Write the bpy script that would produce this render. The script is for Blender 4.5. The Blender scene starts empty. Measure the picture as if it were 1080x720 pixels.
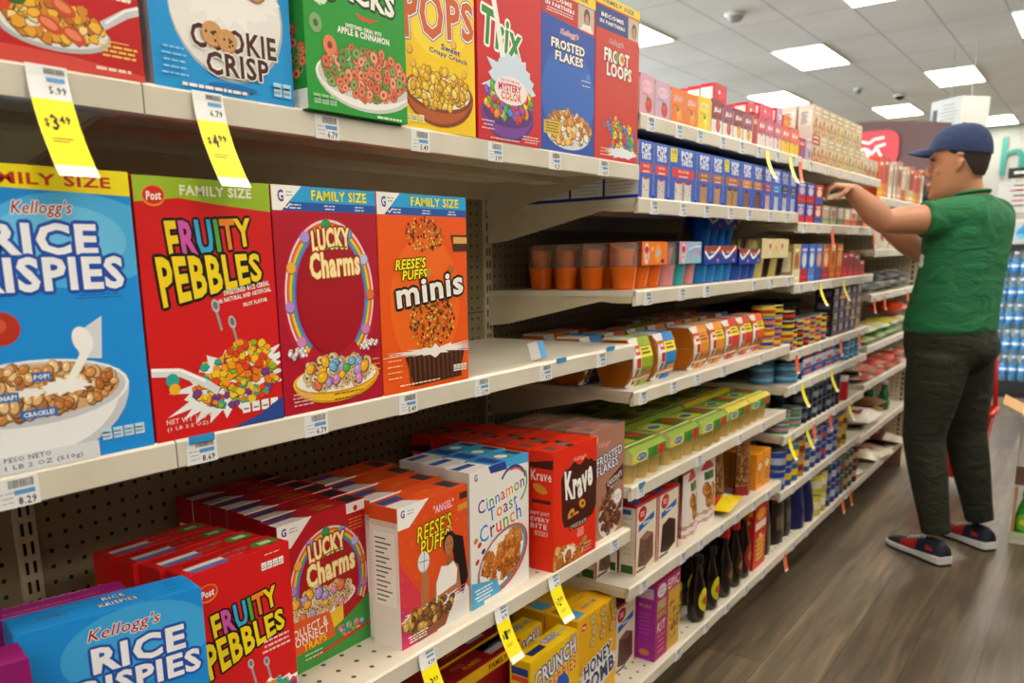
import bpy, bmesh, math, random
from mathutils import Vector, Matrix
RND = random.Random(11)
SC = bpy.context.scene
COL = SC.collection
PI = math.pi

# ------------------------------------------------------------------ materials
MATS = {}
LAMP = 20; DAY = 9.5
def lin(h):
    h = h.lstrip('#')
    c = [int(h[i:i+2], 16)/255 for i in (0, 2, 4)]
    return tuple((x/12.92 if x <= .04045 else ((x+.055)/1.055)**2.4) for x in c) + (1,)
def mat(hexc, rough=.42, metal=0, trans=0, alpha=1, emit=0, name=None, spec=None, coat=0):
    key = name or '%s_%g_%g_%g_%g' % (hexc, rough, metal, trans, alpha)
    if key in MATS: return MATS[key]
    m = bpy.data.materials.new('surface_' + key.strip('#')); m.use_nodes = True
    b = m.node_tree.nodes['Principled BSDF']
    b.inputs['Base Color'].default_value = lin(hexc)
    b.inputs['Roughness'].default_value = rough
    b.inputs['Metallic'].default_value = metal
    b.inputs['Transmission Weight'].default_value = trans
    b.inputs['Alpha'].default_value = alpha
    b.inputs['Specular IOR Level'].default_value = .5 if spec is None else spec
    if coat: b.inputs['Coat Weight'].default_value = coat
    if emit:
        b.inputs['Emission Color'].default_value = lin(hexc)
        b.inputs['Emission Strength'].default_value = emit
    MATS[key] = m
    return m
def N(m, t, **k):
    n = m.node_tree.nodes.new(t)
    for a, v in k.items(): setattr(n, a, v)
    return n
def L(m, a, b): m.node_tree.links.new(a, b)
def ramp(m, stops):
    r = N(m, 'ShaderNodeValToRGB'); e = r.color_ramp.elements
    e[0].position, e[0].color = stops[0][0], lin(stops[0][1])
    e[1].position, e[1].color = stops[-1][0], lin(stops[-1][1])
    for p, c in stops[1:-1]:
        x = e.new(p); x.color = lin(c)
    return r

def pegboard(name, base, hole, sx, sz, r, axes=(1, 2)):
    """painted sheet metal with a regular grid of punched holes (object space)"""
    m = mat(base, .5, name=name); b = m.node_tree.nodes['Principled BSDF']
    tc = N(m, 'ShaderNodeTexCoord'); sp = N(m, 'ShaderNodeSeparateXYZ'); L(m, tc.outputs['Object'], sp.inputs[0])
    d = []
    for ax, s in zip(axes, (sx, sz)):
        dv = N(m, 'ShaderNodeMath', operation='DIVIDE'); L(m, sp.outputs[ax], dv.inputs[0]); dv.inputs[1].default_value = s
        fr = N(m, 'ShaderNodeMath', operation='FRACT'); L(m, dv.outputs[0], fr.inputs[0])
        sb = N(m, 'ShaderNodeMath', operation='SUBTRACT'); L(m, fr.outputs[0], sb.inputs[0]); sb.inputs[1].default_value = .5
        ml = N(m, 'ShaderNodeMath', operation='MULTIPLY'); L(m, sb.outputs[0], ml.inputs[0]); ml.inputs[1].default_value = s
        pw = N(m, 'ShaderNodeMath', operation='POWER'); L(m, ml.outputs[0], pw.inputs[0]); pw.inputs[1].default_value = 2
        d.append(pw)
    ad = N(m, 'ShaderNodeMath', operation='ADD'); L(m, d[0].outputs[0], ad.inputs[0]); L(m, d[1].outputs[0], ad.inputs[1])
    lt = N(m, 'ShaderNodeMath', operation='LESS_THAN'); L(m, ad.outputs[0], lt.inputs[0]); lt.inputs[1].default_value = r*r
    mx = N(m, 'ShaderNodeMix', data_type='RGBA'); L(m, lt.outputs[0], mx.inputs[0])
    mx.inputs[6].default_value = lin(base); mx.inputs[7].default_value = lin(hole)
    L(m, mx.outputs[2], b.inputs['Base Color'])
    return m

M_SHELF = mat('#d3ccbe', .38, name='cream_enamel')
# faint scuffs on the enamel
def scuff(m, a, b_, sc):
    b = m.node_tree.nodes['Principled BSDF']; tc = N(m, 'ShaderNodeTexCoord')
    n = N(m, 'ShaderNodeTexNoise'); n.inputs['Scale'].default_value = sc; n.inputs['Detail'].default_value = 5
    L(m, tc.outputs['Object'], n.inputs['Vector'])
    r = ramp(m, [(.35, a), (.65, b_)]); L(m, n.outputs['Fac'], r.inputs[0]); L(m, r.outputs[0], b.inputs['Base Color'])
scuff(M_SHELF, '#cdc6b6', '#d9d3c6', 7)
M_BRACKET = mat('#c9bfa2', .45, name='bracket_enamel'); scuff(M_BRACKET, '#c2b797', '#cfc6ac', 5)
M_DECK = pegboard('deck_enamel', '#d3ccbe', '#3a352c', .042, .034, .0042, axes=(1, 0))
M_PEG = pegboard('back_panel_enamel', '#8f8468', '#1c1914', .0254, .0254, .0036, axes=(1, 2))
M_PEGX = pegboard('end_panel_enamel', '#b5aa90', '#2a261f', .0254, .0254, .0036, axes=(0, 2))
M_SLOT = mat('#0b0a09', .7, name='slot_dark')
M_DARK = mat('#14130f', .8, name='kick_dark')

def floor_mat():
    m = mat('#6c6153', .36, name='vinyl_planks'); b = m.node_tree.nodes['Principled BSDF']
    tc = N(m, 'ShaderNodeTexCoord'); mp = N(m, 'ShaderNodeMapping'); L(m, tc.outputs['Object'], mp.inputs[0])
    mp.inputs['Rotation'].default_value = (0, 0, PI/2)
    br = N(m, 'ShaderNodeTexBrick'); L(m, mp.outputs[0], br.inputs['Vector'])
    br.inputs['Scale'].default_value = 1; br.inputs['Brick Width'].default_value = 1.25; br.inputs['Row Height'].default_value = .18
    br.inputs['Mortar Size'].default_value = .0014; br.inputs['Mortar Smooth'].default_value = .2
    br.inputs['Color1'].default_value = lin('#857a6a'); br.inputs['Color2'].default_value = lin('#665c4f'); br.inputs['Mortar'].default_value = lin('#37312a')
    br.offset = .37
    m2 = N(m, 'ShaderNodeMapping'); L(m, tc.outputs['Object'], m2.inputs[0]); m2.inputs['Scale'].default_value = (17, 1.3, 1)
    n = N(m, 'ShaderNodeTexNoise'); L(m, m2.outputs[0], n.inputs['Vector']); n.inputs['Scale'].default_value = 1.3; n.inputs['Detail'].default_value = 8; n.inputs['Distortion'].default_value = 1.1
    r = ramp(m, [(.28, '#3b342b'), (.5, '#8a806f'), (.72, '#c4b9a6')]); L(m, n.outputs['Fac'], r.inputs[0])
    mx = N(m, 'ShaderNodeMix', data_type='RGBA', blend_type='OVERLAY'); mx.inputs[0].default_value = .75
    L(m, br.outputs['Color'], mx.inputs[6]); L(m, r.outputs[0], mx.inputs[7]); L(m, mx.outputs[2], b.inputs['Base Color'])
    bp = N(m, 'ShaderNodeBump'); bp.inputs['Strength'].default_value = .12; bp.inputs['Distance'].default_value = .002
    L(m, n.outputs['Fac'], bp.inputs['Height']); L(m, bp.outputs[0], b.inputs['Normal'])
    return m

# ------------------------------------------------------------------ geometry collector
class G:
    def __init__(s):
        s.v = []; s.f = []; s.mi = []; s.sm = []; s.mats = []; s.M = Matrix.Identity(4)
    def m(s, m):
        if m not in s.mats: s.mats.append(m)
        return s.mats.index(m)
    def add(s, vs, fs, m, smooth=False):
        o = len(s.v); i = s.m(m)
        s.v += [s.M @ Vector(p) for p in vs]
        for f in fs: s.f.append([o+k for k in f]); s.mi.append(i); s.sm.append(smooth)
    def box(s, x0, y0, z0, x1, y1, z1, m):
        s.add([(x0,y0,z0),(x1,y0,z0),(x1,y1,z0),(x0,y1,z0),(x0,y0,z1),(x1,y0,z1),(x1,y1,z1),(x0,y1,z1)],
              [(3,2,1,0),(4,5,6,7),(0,1,5,4),(1,2,6,5),(2,3,7,6),(3,0,4,7)], m)
    def rbox(s, x0, y0, z0, x1, y1, z1, m, r=.0015, seg=1):
        """box with chamfered edges"""
        bm = bmesh.new(); bmesh.ops.create_cube(bm, size=1)
        for v in bm.verts: v.co = Vector(((x0+x1)/2+v.co.x*(x1-x0), (y0+y1)/2+v.co.y*(y1-y0), (z0+z1)/2+v.co.z*(z1-z0)))
        bmesh.ops.bevel(bm, geom=bm.edges[:], offset=r, segments=seg, affect='EDGES')
        bm.verts.index_update()
        s.add([v.co[:] for v in bm.verts], [[v.index for v in f.verts] for f in bm.faces], m, False); bm.free()
    def prism(s, pts, y0, y1, m, axis='y'):
        n = len(pts)
        P = (lambda p, y: (p[0], y, p[1])) if axis == 'y' else ((lambda p, y: (y, p[0], p[1])) if axis == 'x' else (lambda p, y: (p[0], p[1], y)))
        vs = [P(p, y0) for p in pts] + [P(p, y1) for p in pts]
        fs = [list(range(n)), list(range(2*n-1, n-1, -1))] + [(i, i+n, (i+1) % n + n, (i+1) % n) for i in range(n)]
        s.add(vs, fs, m)
    def lathe(s, prof, m, n=20, c=(0, 0, 0), smooth=True, sx=1, sy=1, caps=True):
        vs = []; fs = []
        for (r, z) in prof:
            for k in range(n):
                a = 2*PI*k/n; vs.append((c[0]+r*math.cos(a)*sx, c[1]+r*math.sin(a)*sy, c[2]+z))
        for i in range(len(prof)-1):
            for k in range(n):
                fs.append((i*n+k, i*n+(k+1) % n, (i+1)*n+(k+1) % n, (i+1)*n+k))
        s.add(vs, fs, m, smooth)
        if caps:
            for i, rev in ((0, True), (len(prof)-1, False)):
                ring = list(range(n)); 
                if rev: ring.reverse()
                s.add([vs[i*n+k] for k in range(n)], [ring], m)
    def tube(s, pts, rad, m, n=10, smooth=True, flat=None):
        """tube through points; rad a number or list of (ra, rb)"""
        pts = [Vector(p) for p in pts]; K = len(pts)
        if not isinstance(rad, (list, tuple)): rad = [rad]*K
        vs = []; ref = Vector(flat) if flat else Vector((0, 0, 1))
        for i, p in enumerate(pts):
            t = (pts[min(i+1, K-1)]-pts[max(i-1, 0)]).normalized()
            u = ref - t*ref.dot(t)
            if u.length < 1e-3: u = Vector((1, 0, 0)) - t*t.x
            u.normalize(); w = t.cross(u)
            r = rad[i]; ra, rb = (r if isinstance(r, (list, tuple)) else (r, r))
            for k in range(n):
                a = 2*PI*k/n; vs.append(p + u*ra*math.cos(a) + w*rb*math.sin(a))
        fs = [(i*n+k, i*n+(k+1) % n, (i+1)*n+(k+1) % n, (i+1)*n+k) for i in range(K-1) for k in range(n)]
        fs += [list(range(n-1, -1, -1)), [(K-1)*n+k for k in range(n)]]
        s.add(vs, fs, m, smooth)
    def ball(s, c, r, m, sx=1, sy=1, sz=1, n=14):
        prof = [(r*math.sin(PI*i/(n//2+3)), -r*math.cos(PI*i/(n//2+3))) for i in range(n//2+4)]
        o = len(s.v); s.lathe([(max(a, 1e-4), b*sz) for a, b in prof], m, n, c, True, sx, sy)
    def mesh(s, name):
        me = bpy.data.meshes.new(name)
        me.from_pydata([tuple(v) for v in s.v], [], s.f)
        for m in s.mats: me.materials.append(m)
        me.polygons.foreach_set('material_index', s.mi); me.polygons.foreach_set('use_smooth', s.sm)
        me.update()
        return me
    def obj(s, name, parent=None):
        o = bpy.data.objects.new(name, s.mesh(name)); COL.objects.link(o)
        if parent: o.parent = parent
        return o

def tag(o, label=None, cat=None, group=None, kind=None):
    if label: o['label'] = label
    if cat: o['category'] = cat
    if group: o['group'] = group
    if kind: o['kind'] = kind
    return o
def empty(name, loc=(0, 0, 0), rz=0):
    o = bpy.data.objects.new(name, None); COL.objects.link(o); o.location = loc; o.rotation_euler = (0, 0, rz); o.empty_display_size = .05
    return o
def copy_tree(o, parent=None):
    c = o.copy(); COL.objects.link(c); c.parent = parent
    for ch in list(o.children): copy_tree(ch, c)
    return c
# ------------------------------------------------------------------ lettering
TXT = {}
def glyphs(body, off=0, res=2, shear=0):
    k = (body, off, res, shear)
    if k in TXT: return TXT[k]
    cu = bpy.data.curves.new('lettering', 'FONT'); cu.body = body; cu.resolution_u = res; cu.offset = off; cu.shear = shear
    cu.space_line = .85; cu.space_character = 1.1
    ob = bpy.data.objects.new('lettering', cu); me = bpy.data.meshes.new_from_object(ob)
    vs = [tuple(v.co)[:2] for v in me.vertices]; fs = [list(p.vertices) for p in me.polygons]
    bpy.data.objects.remove(ob); bpy.data.curves.remove(cu); bpy.data.meshes.remove(me)
    TXT[k] = (vs, fs)
    return TXT[k]
def bbox(vs):
    xs = [v[0] for v in vs]; ys = [v[1] for v in vs]
    return min(xs), min(ys), max(xs), max(ys)

class Art:
    """flat print on one face of a pack; (u, v) in centimetres from the face's lower left corner"""
    def __init__(s, g, face, w, d, h):
        s.g, s.face, s.w, s.d, s.h = g, face, w, d, h; s.l = 1.0
        s.W, s.H = {'F': (w*100, h*100), 'T': (w*100, d*100), 'L': (d*100, h*100)}[face]
    def P(s, u, v):
        e = s.l*2.5e-5 + 1e-4; u *= .01; v *= .01
        if s.face == 'F': return (-s.w/2+u, -s.d/2-e, v)
        if s.face == 'T': return (-s.w/2+u, -s.d/2+v, s.h+e)
        return (-s.w/2-e, s.d/2-u, v)
    def raw(s, vs, fs, m):
        s.g.add([s.P(*v) for v in vs], fs, m); s.l += 1
    def col(s, c): return mat(c, .45, spec=.3) if isinstance(c, str) else c
    def poly(s, pts, c, clip=True):
        if clip: pts = s.clip(pts)
        if len(pts) > 2: s.raw(pts, [list(range(len(pts)))], s.col(c))
    def clip(s, pts):
        for ax, lim, sg in ((0, 0, 1), (0, s.W, -1), (1, 0, 1), (1, s.H, -1)):
            out = []
            for i in range(len(pts)):
                a, b = pts[i-1], pts[i]
                ia, ib = (a[ax]-lim)*sg >= 0, (b[ax]-lim)*sg >= 0
                if ia != ib:
                    t = (lim-a[ax])/(b[ax]-a[ax]); out.append((a[0]+(b[0]-a[0])*t, a[1]+(b[1]-a[1])*t))
                if ib: out.append(b)
            pts = out
            if not pts: break
        return pts
    def rect(s, a, b, c, d, col): s.poly([(a, b), (c, b), (c, d), (a, d)], col)
    def ell(s, cu, cv, ru, rv, c, n=28, rot=0, a0=0, a1=2*PI):
        k = n if a1-a0 > 6 else n+1
        pts = []
        for i in range(k):
            a = a0+(a1-a0)*i/n; x, y = ru*math.cos(a), rv*math.sin(a)
            pts.append((cu+x*math.cos(rot)-y*math.sin(rot), cv+x*math.sin(rot)+y*math.cos(rot)))
        s.poly(pts, c)
    def band(s, cu, cv, ru, rv, t, c, a0=0, a1=2*PI, n=40):
        for i in range(n):
            a, b = a0+(a1-a0)*i/n, a0+(a1-a0)*(i+1)/n
            q = [(cu+(ru-k)*math.cos(x), cv+(rv-k)*math.sin(x)) for x, k in ((a, 0), (b, 0), (b, t), (a, t))]
            s.poly(q, c); s.l -= 1
        s.l += 1
    def line(s, pts, t, c):
        for a, b in zip(pts, pts[1:]):
            dx, dy = b[0]-a[0], b[1]-a[1]; q = math.hypot(dx, dy) or 1; nx, ny = -dy/q*t/2, dx/q*t/2
            s.poly([(a[0]+nx, a[1]+ny), (a[0]-nx, a[1]-ny), (b[0]-nx, b[1]-ny), (b[0]+nx, b[1]+ny)], c); s.l -= .5
        s.l += 1
    def txt(s, body, cu, cv, w, h, c, out=(), rot=0, shear=0, bold=.012, fn=None, cols=None, res=2, jig=0):
        """lettering centred on (cu, cv) filling w x h; out = ((colour, grow), ...) from the outermost in"""
        vs, fs = glyphs(body, bold, res, shear)
        if not vs: return
        x0, y0, x1, y1 = bbox(vs); sx, sy = w/(x1-x0), h/(y1-y0)
        ca, sa = math.cos(rot), math.sin(rot)
        def tr(p, ox=0, oy=0):
            x, y = (p[0]-(x0+x1)/2)*sx, (p[1]-(y0+y1)/2)*sy
            if fn: x, y = fn(x, y)
            return (cu+x*ca-y*sa, cv+x*sa+y*ca)
        def emit(vv, ff, col):
            pts = [tr(p) for p in vv]
            fs2 = []
            for f in ff:
                if all(0 <= pts[k][0] <= s.W and 0 <= pts[k][1] <= s.H for k in f): fs2.append(f)
            if fs2: s.raw(pts, fs2, s.col(col))
        def dilate(vv, ff, g, col):
            # grown copies around the letter: eight shifted prints read as a thick outline
            o = s.l
            for k in range(8):
                a = k*PI/4
                pts = [tr(p) for p in vv]; pts = [(p[0]+g*math.cos(a), p[1]+g*math.sin(a)) for p in pts]
                fs2 = [f for f in ff if all(0 <= pts[q][0] <= s.W and 0 <= pts[q][1] <= s.H for q in f)]
                if fs2: s.raw(pts, fs2, s.col(col))
                s.l = o + .1*(k+1)
            s.l = o + 1
        for col, g in out: dilate(vs, fs, g, col)
        if cols:
            # colour letters one at a time, matched by horizontal islands
            letters = [ch for ch in body if ch.strip()]
            isl = split_letters(vs, fs)
            isl.sort(key=lambda q: q[0])
            o = s.l
            for i, (mx, ff) in enumerate(isl):
                s.l = o; emit(vs, ff, cols[i % len(cols)])
            s.l = o+1
        else: emit(vs, fs, c)
    def lines(s, cu, v0, v1, w, n, c, t=.12, rag=.3):
        """small unreadable print"""
        o = s.l
        for i in range(n):
            v = v0+(v1-v0)*i/max(1, n-1); ww = w*(1-rag*RND.random())
            x = cu-ww/2
            while x < cu+ww/2:
                q = .4+RND.random()*.8; s.rect(x, v-t/2, min(x+q, cu+ww/2), v+t/2, c); s.l = o; x += q+.18
        s.l = o+1
    def bits(s, cu, cv, ru, rv, n, size, cols, kind='o', squash=.8, hole=None, seed=1, inside=None):
        """cereal pieces strewn over an ellipse"""
        r = random.Random(seed); o = s.l
        for i in range(n):
            a = r.random()*2*PI; q = math.sqrt(r.random()); u, v = cu+ru*q*math.cos(a), cv+rv*q*math.sin(a)
            if inside and not inside(u, v): continue
            c = r.choice(cols); z = size*(.75+.5*r.random()); rt = r.random()*PI
            s.l = o + i*.05
            if kind == 'o':
                s.ell(u, v, z*1.08, z*squash*1.08, shade(c, .62), 10, rt); s.l = o+i*.05+.012
                s.ell(u, v, z*.95, z*squash*.95, c, 10, rt); s.l = o+i*.05+.025
                s.ell(u, v, z*.36, z*squash*.36, hole or shade(c, .45), 7, rt)
            elif kind == 'b':
                s.ell(u, v, z*1.08, z*squash*1.08, shade(c, .6), 9, rt); s.l = o+i*.05+.012
                s.ell(u-z*.08, v+z*.08, z*.9, z*squash*.85, c, 9, rt); s.l = o+i*.05+.025
                s.ell(u-z*.25, v+z*.3, z*.3, z*.2, shade(c, 1.25), 6, rt)
            elif kind == 'f':
                k = 6; pts = [(u+z*(.7+.5*r.random())*math.cos(2*PI*j/k+rt), v+z*squash*(.7+.5*r.random())*math.sin(2*PI*j/k+rt)) for j in range(k)]
                s.poly([(p[0]+(p[0]-u)*.15, p[1]+(p[1]-v)*.15-z*.1) for p in pts], shade(c, .55)); s.l = o+i*.05+.012
                s.poly(pts, c)
            elif kind == 's':
                ca, sa = math.cos(rt), math.sin(rt)
                q4 = [(-z, -z*.8), (z, -z*.8), (z, z*.8), (-z, z*.8)]
                pts = [(u+x*ca-y*sa, v+x*sa+y*ca) for x, y in q4]
                s.poly([(p[0], p[1]-z*.18) for p in pts], shade(c, .5)); s.l = o+i*.05+.012
                s.poly(pts, c); s.l = o+i*.05+.025
                s.line([(u-z*.6*ca, v-z*.6*sa), (u+z*.6*ca, v+z*.6*sa)], z*.25, shade(c, .72))
        s.l = o + n*.05 + 1
    def splash(s, cu, cv, ru, rv, c, n=26, amp=.35, seed=3, rot=0):
        r = random.Random(seed); pts = []
        for i in range(n*2):
            a = 2*PI*i/(n*2); k = 1 + (amp*r.random() if i % 2 else -amp*.3*r.random())
            x, y = ru*k*math.cos(a), rv*k*math.sin(a)
            pts.append((cu+x*math.cos(rot)-y*math.sin(rot), cv+x*math.sin(rot)+y*math.cos(rot)))
        # star shaped: fan of triangles round the centre
        o = s.l
        for i in range(len(pts)):
            s.poly([(cu, cv), pts[i-1], pts[i]], c); s.l = o
        s.l = o+1
def shade(h, k):
    h = h.lstrip('#'); return '#' + ''.join('%02x' % max(0, min(255, int(int(h[i:i+2], 16)*k/8)*8)) for i in (0, 2, 4))
def split_letters(vs, fs):
    par = list(range(len(vs)))
    def fd(a):
        while par[a] != a: par[a] = par[par[a]]; a = par[a]
        return a
    for f in fs:
        for k in f[1:]: par[fd(k)] = fd(f[0])
    gr = {}
    for f in fs: gr.setdefault(fd(f[0]), []).append(f)
    isl = []
    for ff in gr.values():
        xs = [vs[k][0] for f in ff for k in f]; isl.append([min(xs), max(xs), ff])
    isl.sort(key=lambda q: q[0]); out = []
    for a, b, ff in isl:      # the dot of an i joins its stem
        if out and min(b, out[-1][1])-max(a, out[-1][0]) > .6*min(b-a, out[-1][1]-out[-1][0]):
            out[-1][1] = max(b, out[-1][1]); out[-1][2] = out[-1][2]+ff
        else: out.append([a, b, ff])
    return [(a, ff) for a, b, ff in out]
# ------------------------------------------------------------------ camera (a cropped frame: the lens axis is off centre)
cam_d = bpy.data.cameras.new('camera'); cam = bpy.data.objects.new('camera', cam_d); COL.objects.link(cam)
F, YAW, PIT, ROL = 885.6, .66535, .21568, .02496
fwd = Vector((-math.sin(YAW)*math.cos(PIT), math.cos(YAW)*math.cos(PIT), -math.sin(PIT)))
rgt = Vector((math.cos(YAW), math.sin(YAW), 0)); dwn = fwd.cross(rgt)
r2 = math.cos(ROL)*rgt + math.sin(ROL)*dwn; d2 = -math.sin(ROL)*rgt + math.cos(ROL)*dwn
cam.matrix_world = Matrix(((r2.x, -d2.x, -fwd.x, 0), (r2.y, -d2.y, -fwd.y, 0), (r2.z, -d2.z, -fwd.z, 1.25), (0, 0, 0, 1)))
cam_d.sensor_width = 36; cam_d.lens = 36*F/1080
cam_d.shift_x = (540-468)/1080; cam_d.shift_y = (468.45-360)/1080
cam_d.clip_start = .05
cam_d.dof.use_dof = True; cam_d.dof.focus_distance = 1.32; cam_d.dof.aperture_fstop = 5.6
SC.camera = cam
SC.view_settings.view_transform = 'Standard'; SC.view_settings.look = 'None'
SC.view_settings.exposure = .15; SC.view_settings.gamma = 1; SC.view_settings.use_curve_mapping = False

# ------------------------------------------------------------------ the shop's shell
CZ = 3.55
def plane_obj(name, pts, m, lab=None):
    g = G(); g.add(pts, [list(range(len(pts)))], m); o = g.obj(name); o['kind'] = 'structure'; return o
X0, X1, Y0, Y1 = -9.5, 5.5, -6.0, 20.4
plane_obj('floor', [(X0, Y0, 0), (X1, Y0, 0), (X1, Y1, 0), (X0, Y1, 0)], floor_mat())

def ceiling_mat():
    m = mat('#d7dbd9', .85, name='ceiling_tiles'); b = m.node_tree.nodes['Principled BSDF']
    tc = N(m, 'ShaderNodeTexCoord'); sp = N(m, 'ShaderNodeSeparateXYZ'); L(m, tc.outputs['Object'], sp.inputs[0])
    outs = []
    for ax, s_, o_ in ((0, .59, 1.67), (1, 1.335, -8.1)):
        a = N(m, 'ShaderNodeMath', operation='ADD'); L(m, sp.outputs[ax], a.inputs[0]); a.inputs[1].default_value = o_+s_*40
        d = N(m, 'ShaderNodeMath', operation='DIVIDE'); L(m, a.outputs[0], d.inputs[0]); d.inputs[1].default_value = s_
        f = N(m, 'ShaderNodeMath', operation='FRACT'); L(m, d.outputs[0], f.inputs[0])
        p = N(m, 'ShaderNodeMath', operation='PINGPONG'); L(m, d.outputs[0], p.inputs[0]); p.inputs[1].default_value = .5
        q = N(m, 'ShaderNodeMath', operation='LESS_THAN'); L(m, p.outputs[0], q.inputs[0]); q.inputs[1].default_value = .009/s_
        outs.append(q)
    mx = N(m, 'ShaderNodeMath', operation='MAXIMUM'); L(m, outs[0].outputs[0], mx.inputs[0]); L(m, outs[1].outputs[0], mx.inputs[1])
    n = N(m, 'ShaderNodeTexNoise'); n.inputs['Scale'].default_value = .8; n.inputs['Detail'].default_value = 3; L(m, tc.outputs['Object'], n.inputs['Vector'])
    r = ramp(m, [(.3, '#dcdfdd'), (.7, '#eceeec')]); L(m, n.outputs['Fac'], r.inputs[0])
    c = N(m, 'ShaderNodeMix', data_type='RGBA'); L(m, mx.outputs[0], c.inputs[0]); L(m, r.outputs[0], c.inputs[6]); c.inputs[7].default_value = lin('#b9bdbb')
    L(m, c.outputs[2], b.inputs['Base Color'])
    return m
plane_obj('ceiling', [(X0, Y0, CZ), (X0, Y1, CZ), (X1, Y1, CZ), (X1, Y0, CZ)], ceiling_mat())
M_WALL = mat('#9a9e9a', .8, name='wall_paint'); scuff(M_WALL, '#949894', '#a0a4a0', 1.5)
plane_obj('wall_far', [(X0, Y1, 0), (X1, Y1, 0), (X1, Y1, CZ), (X0, Y1, CZ)], M_WALL)
plane_obj('wall_right', [(X1, Y1, 0), (X1, Y0, 0), (X1, Y0, CZ), (X1, Y1, CZ)], M_WALL)
plane_obj('wall_near', [(X1, Y0, 0), (X0, Y0, 0), (X0, Y0, CZ), (X1, Y0, CZ)], M_WALL)
# soft daylight from the left is added, with no source in view
# left wall, unseen: sill, header, piers and panes added to brighten the ceiling
g = G(); g.box(X0-.15, Y0, 0, X0, Y1, .85, M_WALL); g.box(X0-.15, Y0, 3.2, X0, Y1, CZ, M_WALL); g.box(X0-.15, 15.0, .85, X0, Y1, 3.2, M_WALL)
for k in range(8): g.box(X0-.12, Y0+3*k-.06, .85, X0, Y0+3*k+.06, 3.2, M_WALL)
g.obj('wall_left')['kind'] = 'structure'
M_PANE = mat('#f2f8f8', .05, alpha=.06, name='window_glass')
for k in range(7):
    g = G(); y0 = Y0+3*k+.06; y1 = y0+2.88; g.box(X0-.07, y0, .85, X0-.06, y1, 3.2, M_PANE); o = g.obj('window_%d' % (k+1)); o['kind'] = 'structure'
wd = bpy.data.worlds.new('daylight'); SC.world = wd; wd.use_nodes = True
wd.node_tree.nodes['Background'].inputs[0].default_value = (.80, .92, 1.0, 1); wd.node_tree.nodes['Background'].inputs[1].default_value = DAY

# recessed light panels, staggered like the photo's
M_LAMP = mat('#fff4e0', .5, emit=LAMP, name='lamp_diffuser'); M_LFRAME = mat('#eef0ee', .5, name='lamp_frame')
def make_light():
    t = empty('ceiling_light')
    g = G(); w, l, z0 = .275, .645, -.004
    for a, b, c, d in ((-.295, -.667, .295, -l), (-.295, l, .295, .667), (-.295, -l, -w, l), (w, -l, .295, l)):
        g.box(a, b, -.016, c, d, .0, M_LFRAME)
    g.obj('frame', t)
    g = G(); g.box(-w, -l, -.010, w, l, -.002, M_LAMP); g.obj('diffuser', t)
    return t
lp = make_light(); first = True
SEEN = {(0, 0): 'frosted square light panel cut by the top edge of the photo', (0, 2): 'light panel high to the right, above the shopper\'s cap brim',
        (1, 1): 'large bright light panel over the toaster pastry shelf', (2, 2): 'light panel lowest on the left, over the pink boxes',
        (1, 3): 'light panel over the brown curved sign', (-1, 1): 'light panel cut by the right edge of the photo',
        (0, 4): 'small far light panel behind the shopper\'s cap', (2, 0): 'pale light panel glowing above the right-hand red cereal box'}
for n in range(-5, 7):
    for k in range(-5, 7):
        if (n+k) % 2: continue
        x, y = -1.965-1.18*k, 8.77+2.67*n
        if not (X0+.5 < x < X1-.4 and Y0+.8 < y < Y1-.8): continue
        if (k % 2 == 0 and abs(k) > 6): continue
        o = lp if first else copy_tree(lp); first = False
        o.location = (x, y, CZ)
        tag(o, SEEN.get((k, n), 'recessed light panel in the ceiling grid beyond the photo\'s frame'), 'ceiling light', 'light panels in the ceiling grid')

# ------------------------------------------------------------------ shelving
M_KICK = mat('#3f382f', .7)
XF, XB = -.835, -1.243       # front edge of the shelves, face of the back panel
def shelf_parts(unit, y0, y1, z, base=False, left_bracket=True, lip=.034):
    g = G(); a, b = y0+.001, y1-.001
    th = .012
    g.box(XB, a, z-th, XF-.004, b, z, M_DECK if (base or z == .614) else M_SHELF)
    g.prism([(XF-.006, z), (XF-.004, z+.001), (XF, z-.003), (XF, z-lip+.002), (XF-.004, z-lip), (XF-.010, z-lip), (XF-.010, z-th)], a, b, M_SHELF)
    if not base:   # return flange and stiffeners under the deck
        g.box(XF-.05, a, z-.028, XF-.012, b, z-th, M_BRACKET)
        g.box(XB+.16, a, z-.026, XB+.22, b, z-th, M_BRACKET)
        g.box(XB, a, z-.05, XB+.012, b, z-th, M_BRACKET)
    s = g.obj('shelf', unit)
    if base:
        k = G(); k.box(XF-.14, a, 0, XF-.125, b, z-.013, M_KICK); k.obj('kick_plate', unit)
    else:
        for yy in (a+.002, b-.005):
            k = G()
            k.prism([(XB, z-.002), (XF-.012, z-.002), (XF-.012, z-.024), (XF-.06, z-.028), (XF-.09, z-.024), (XB+.06, z-.082), (XB, z-.088)], yy, yy+.003, M_BRACKET)
            k.obj('bracket', s)
    return s
def upright(unit, y, z1):
    g = G(); g.box(XB-.03, y-.016, 0, XB+.004, y+.016, z1, M_BRACKET)
    z = .1
    while z < z1-.05:
        for dy in (-.006, .006): g.box(XB, y+dy-.0022, z, XB+.0048, y+dy+.0022, z+.019, M_SLOT)
        z += .0254*1.2
    g.obj('upright', unit)
def unit(y0, y1, zs, label, top=1.60):
    u = empty('shelving_unit', (0, 0, 0)); tag(u, label, 'shelving unit', 'bays of one long shelf run')
    g = G(); g.box(XB-.022, y0+.017, .14, XB-.002, y1-.017, top, M_PEG); 
    for zz in (.62, 1.12): g.box(XB-.0025, y0+.017, zz-.001, XB-.0012, y1-.017, zz+.001, M_SLOT)
    g.obj('back_panel', u)
    upright(u, y0, top)
    shelf_parts(u, y0, y1, .175, base=True)
    for z in zs: shelf_parts(u, y0, y1, z)
    return u
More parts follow.
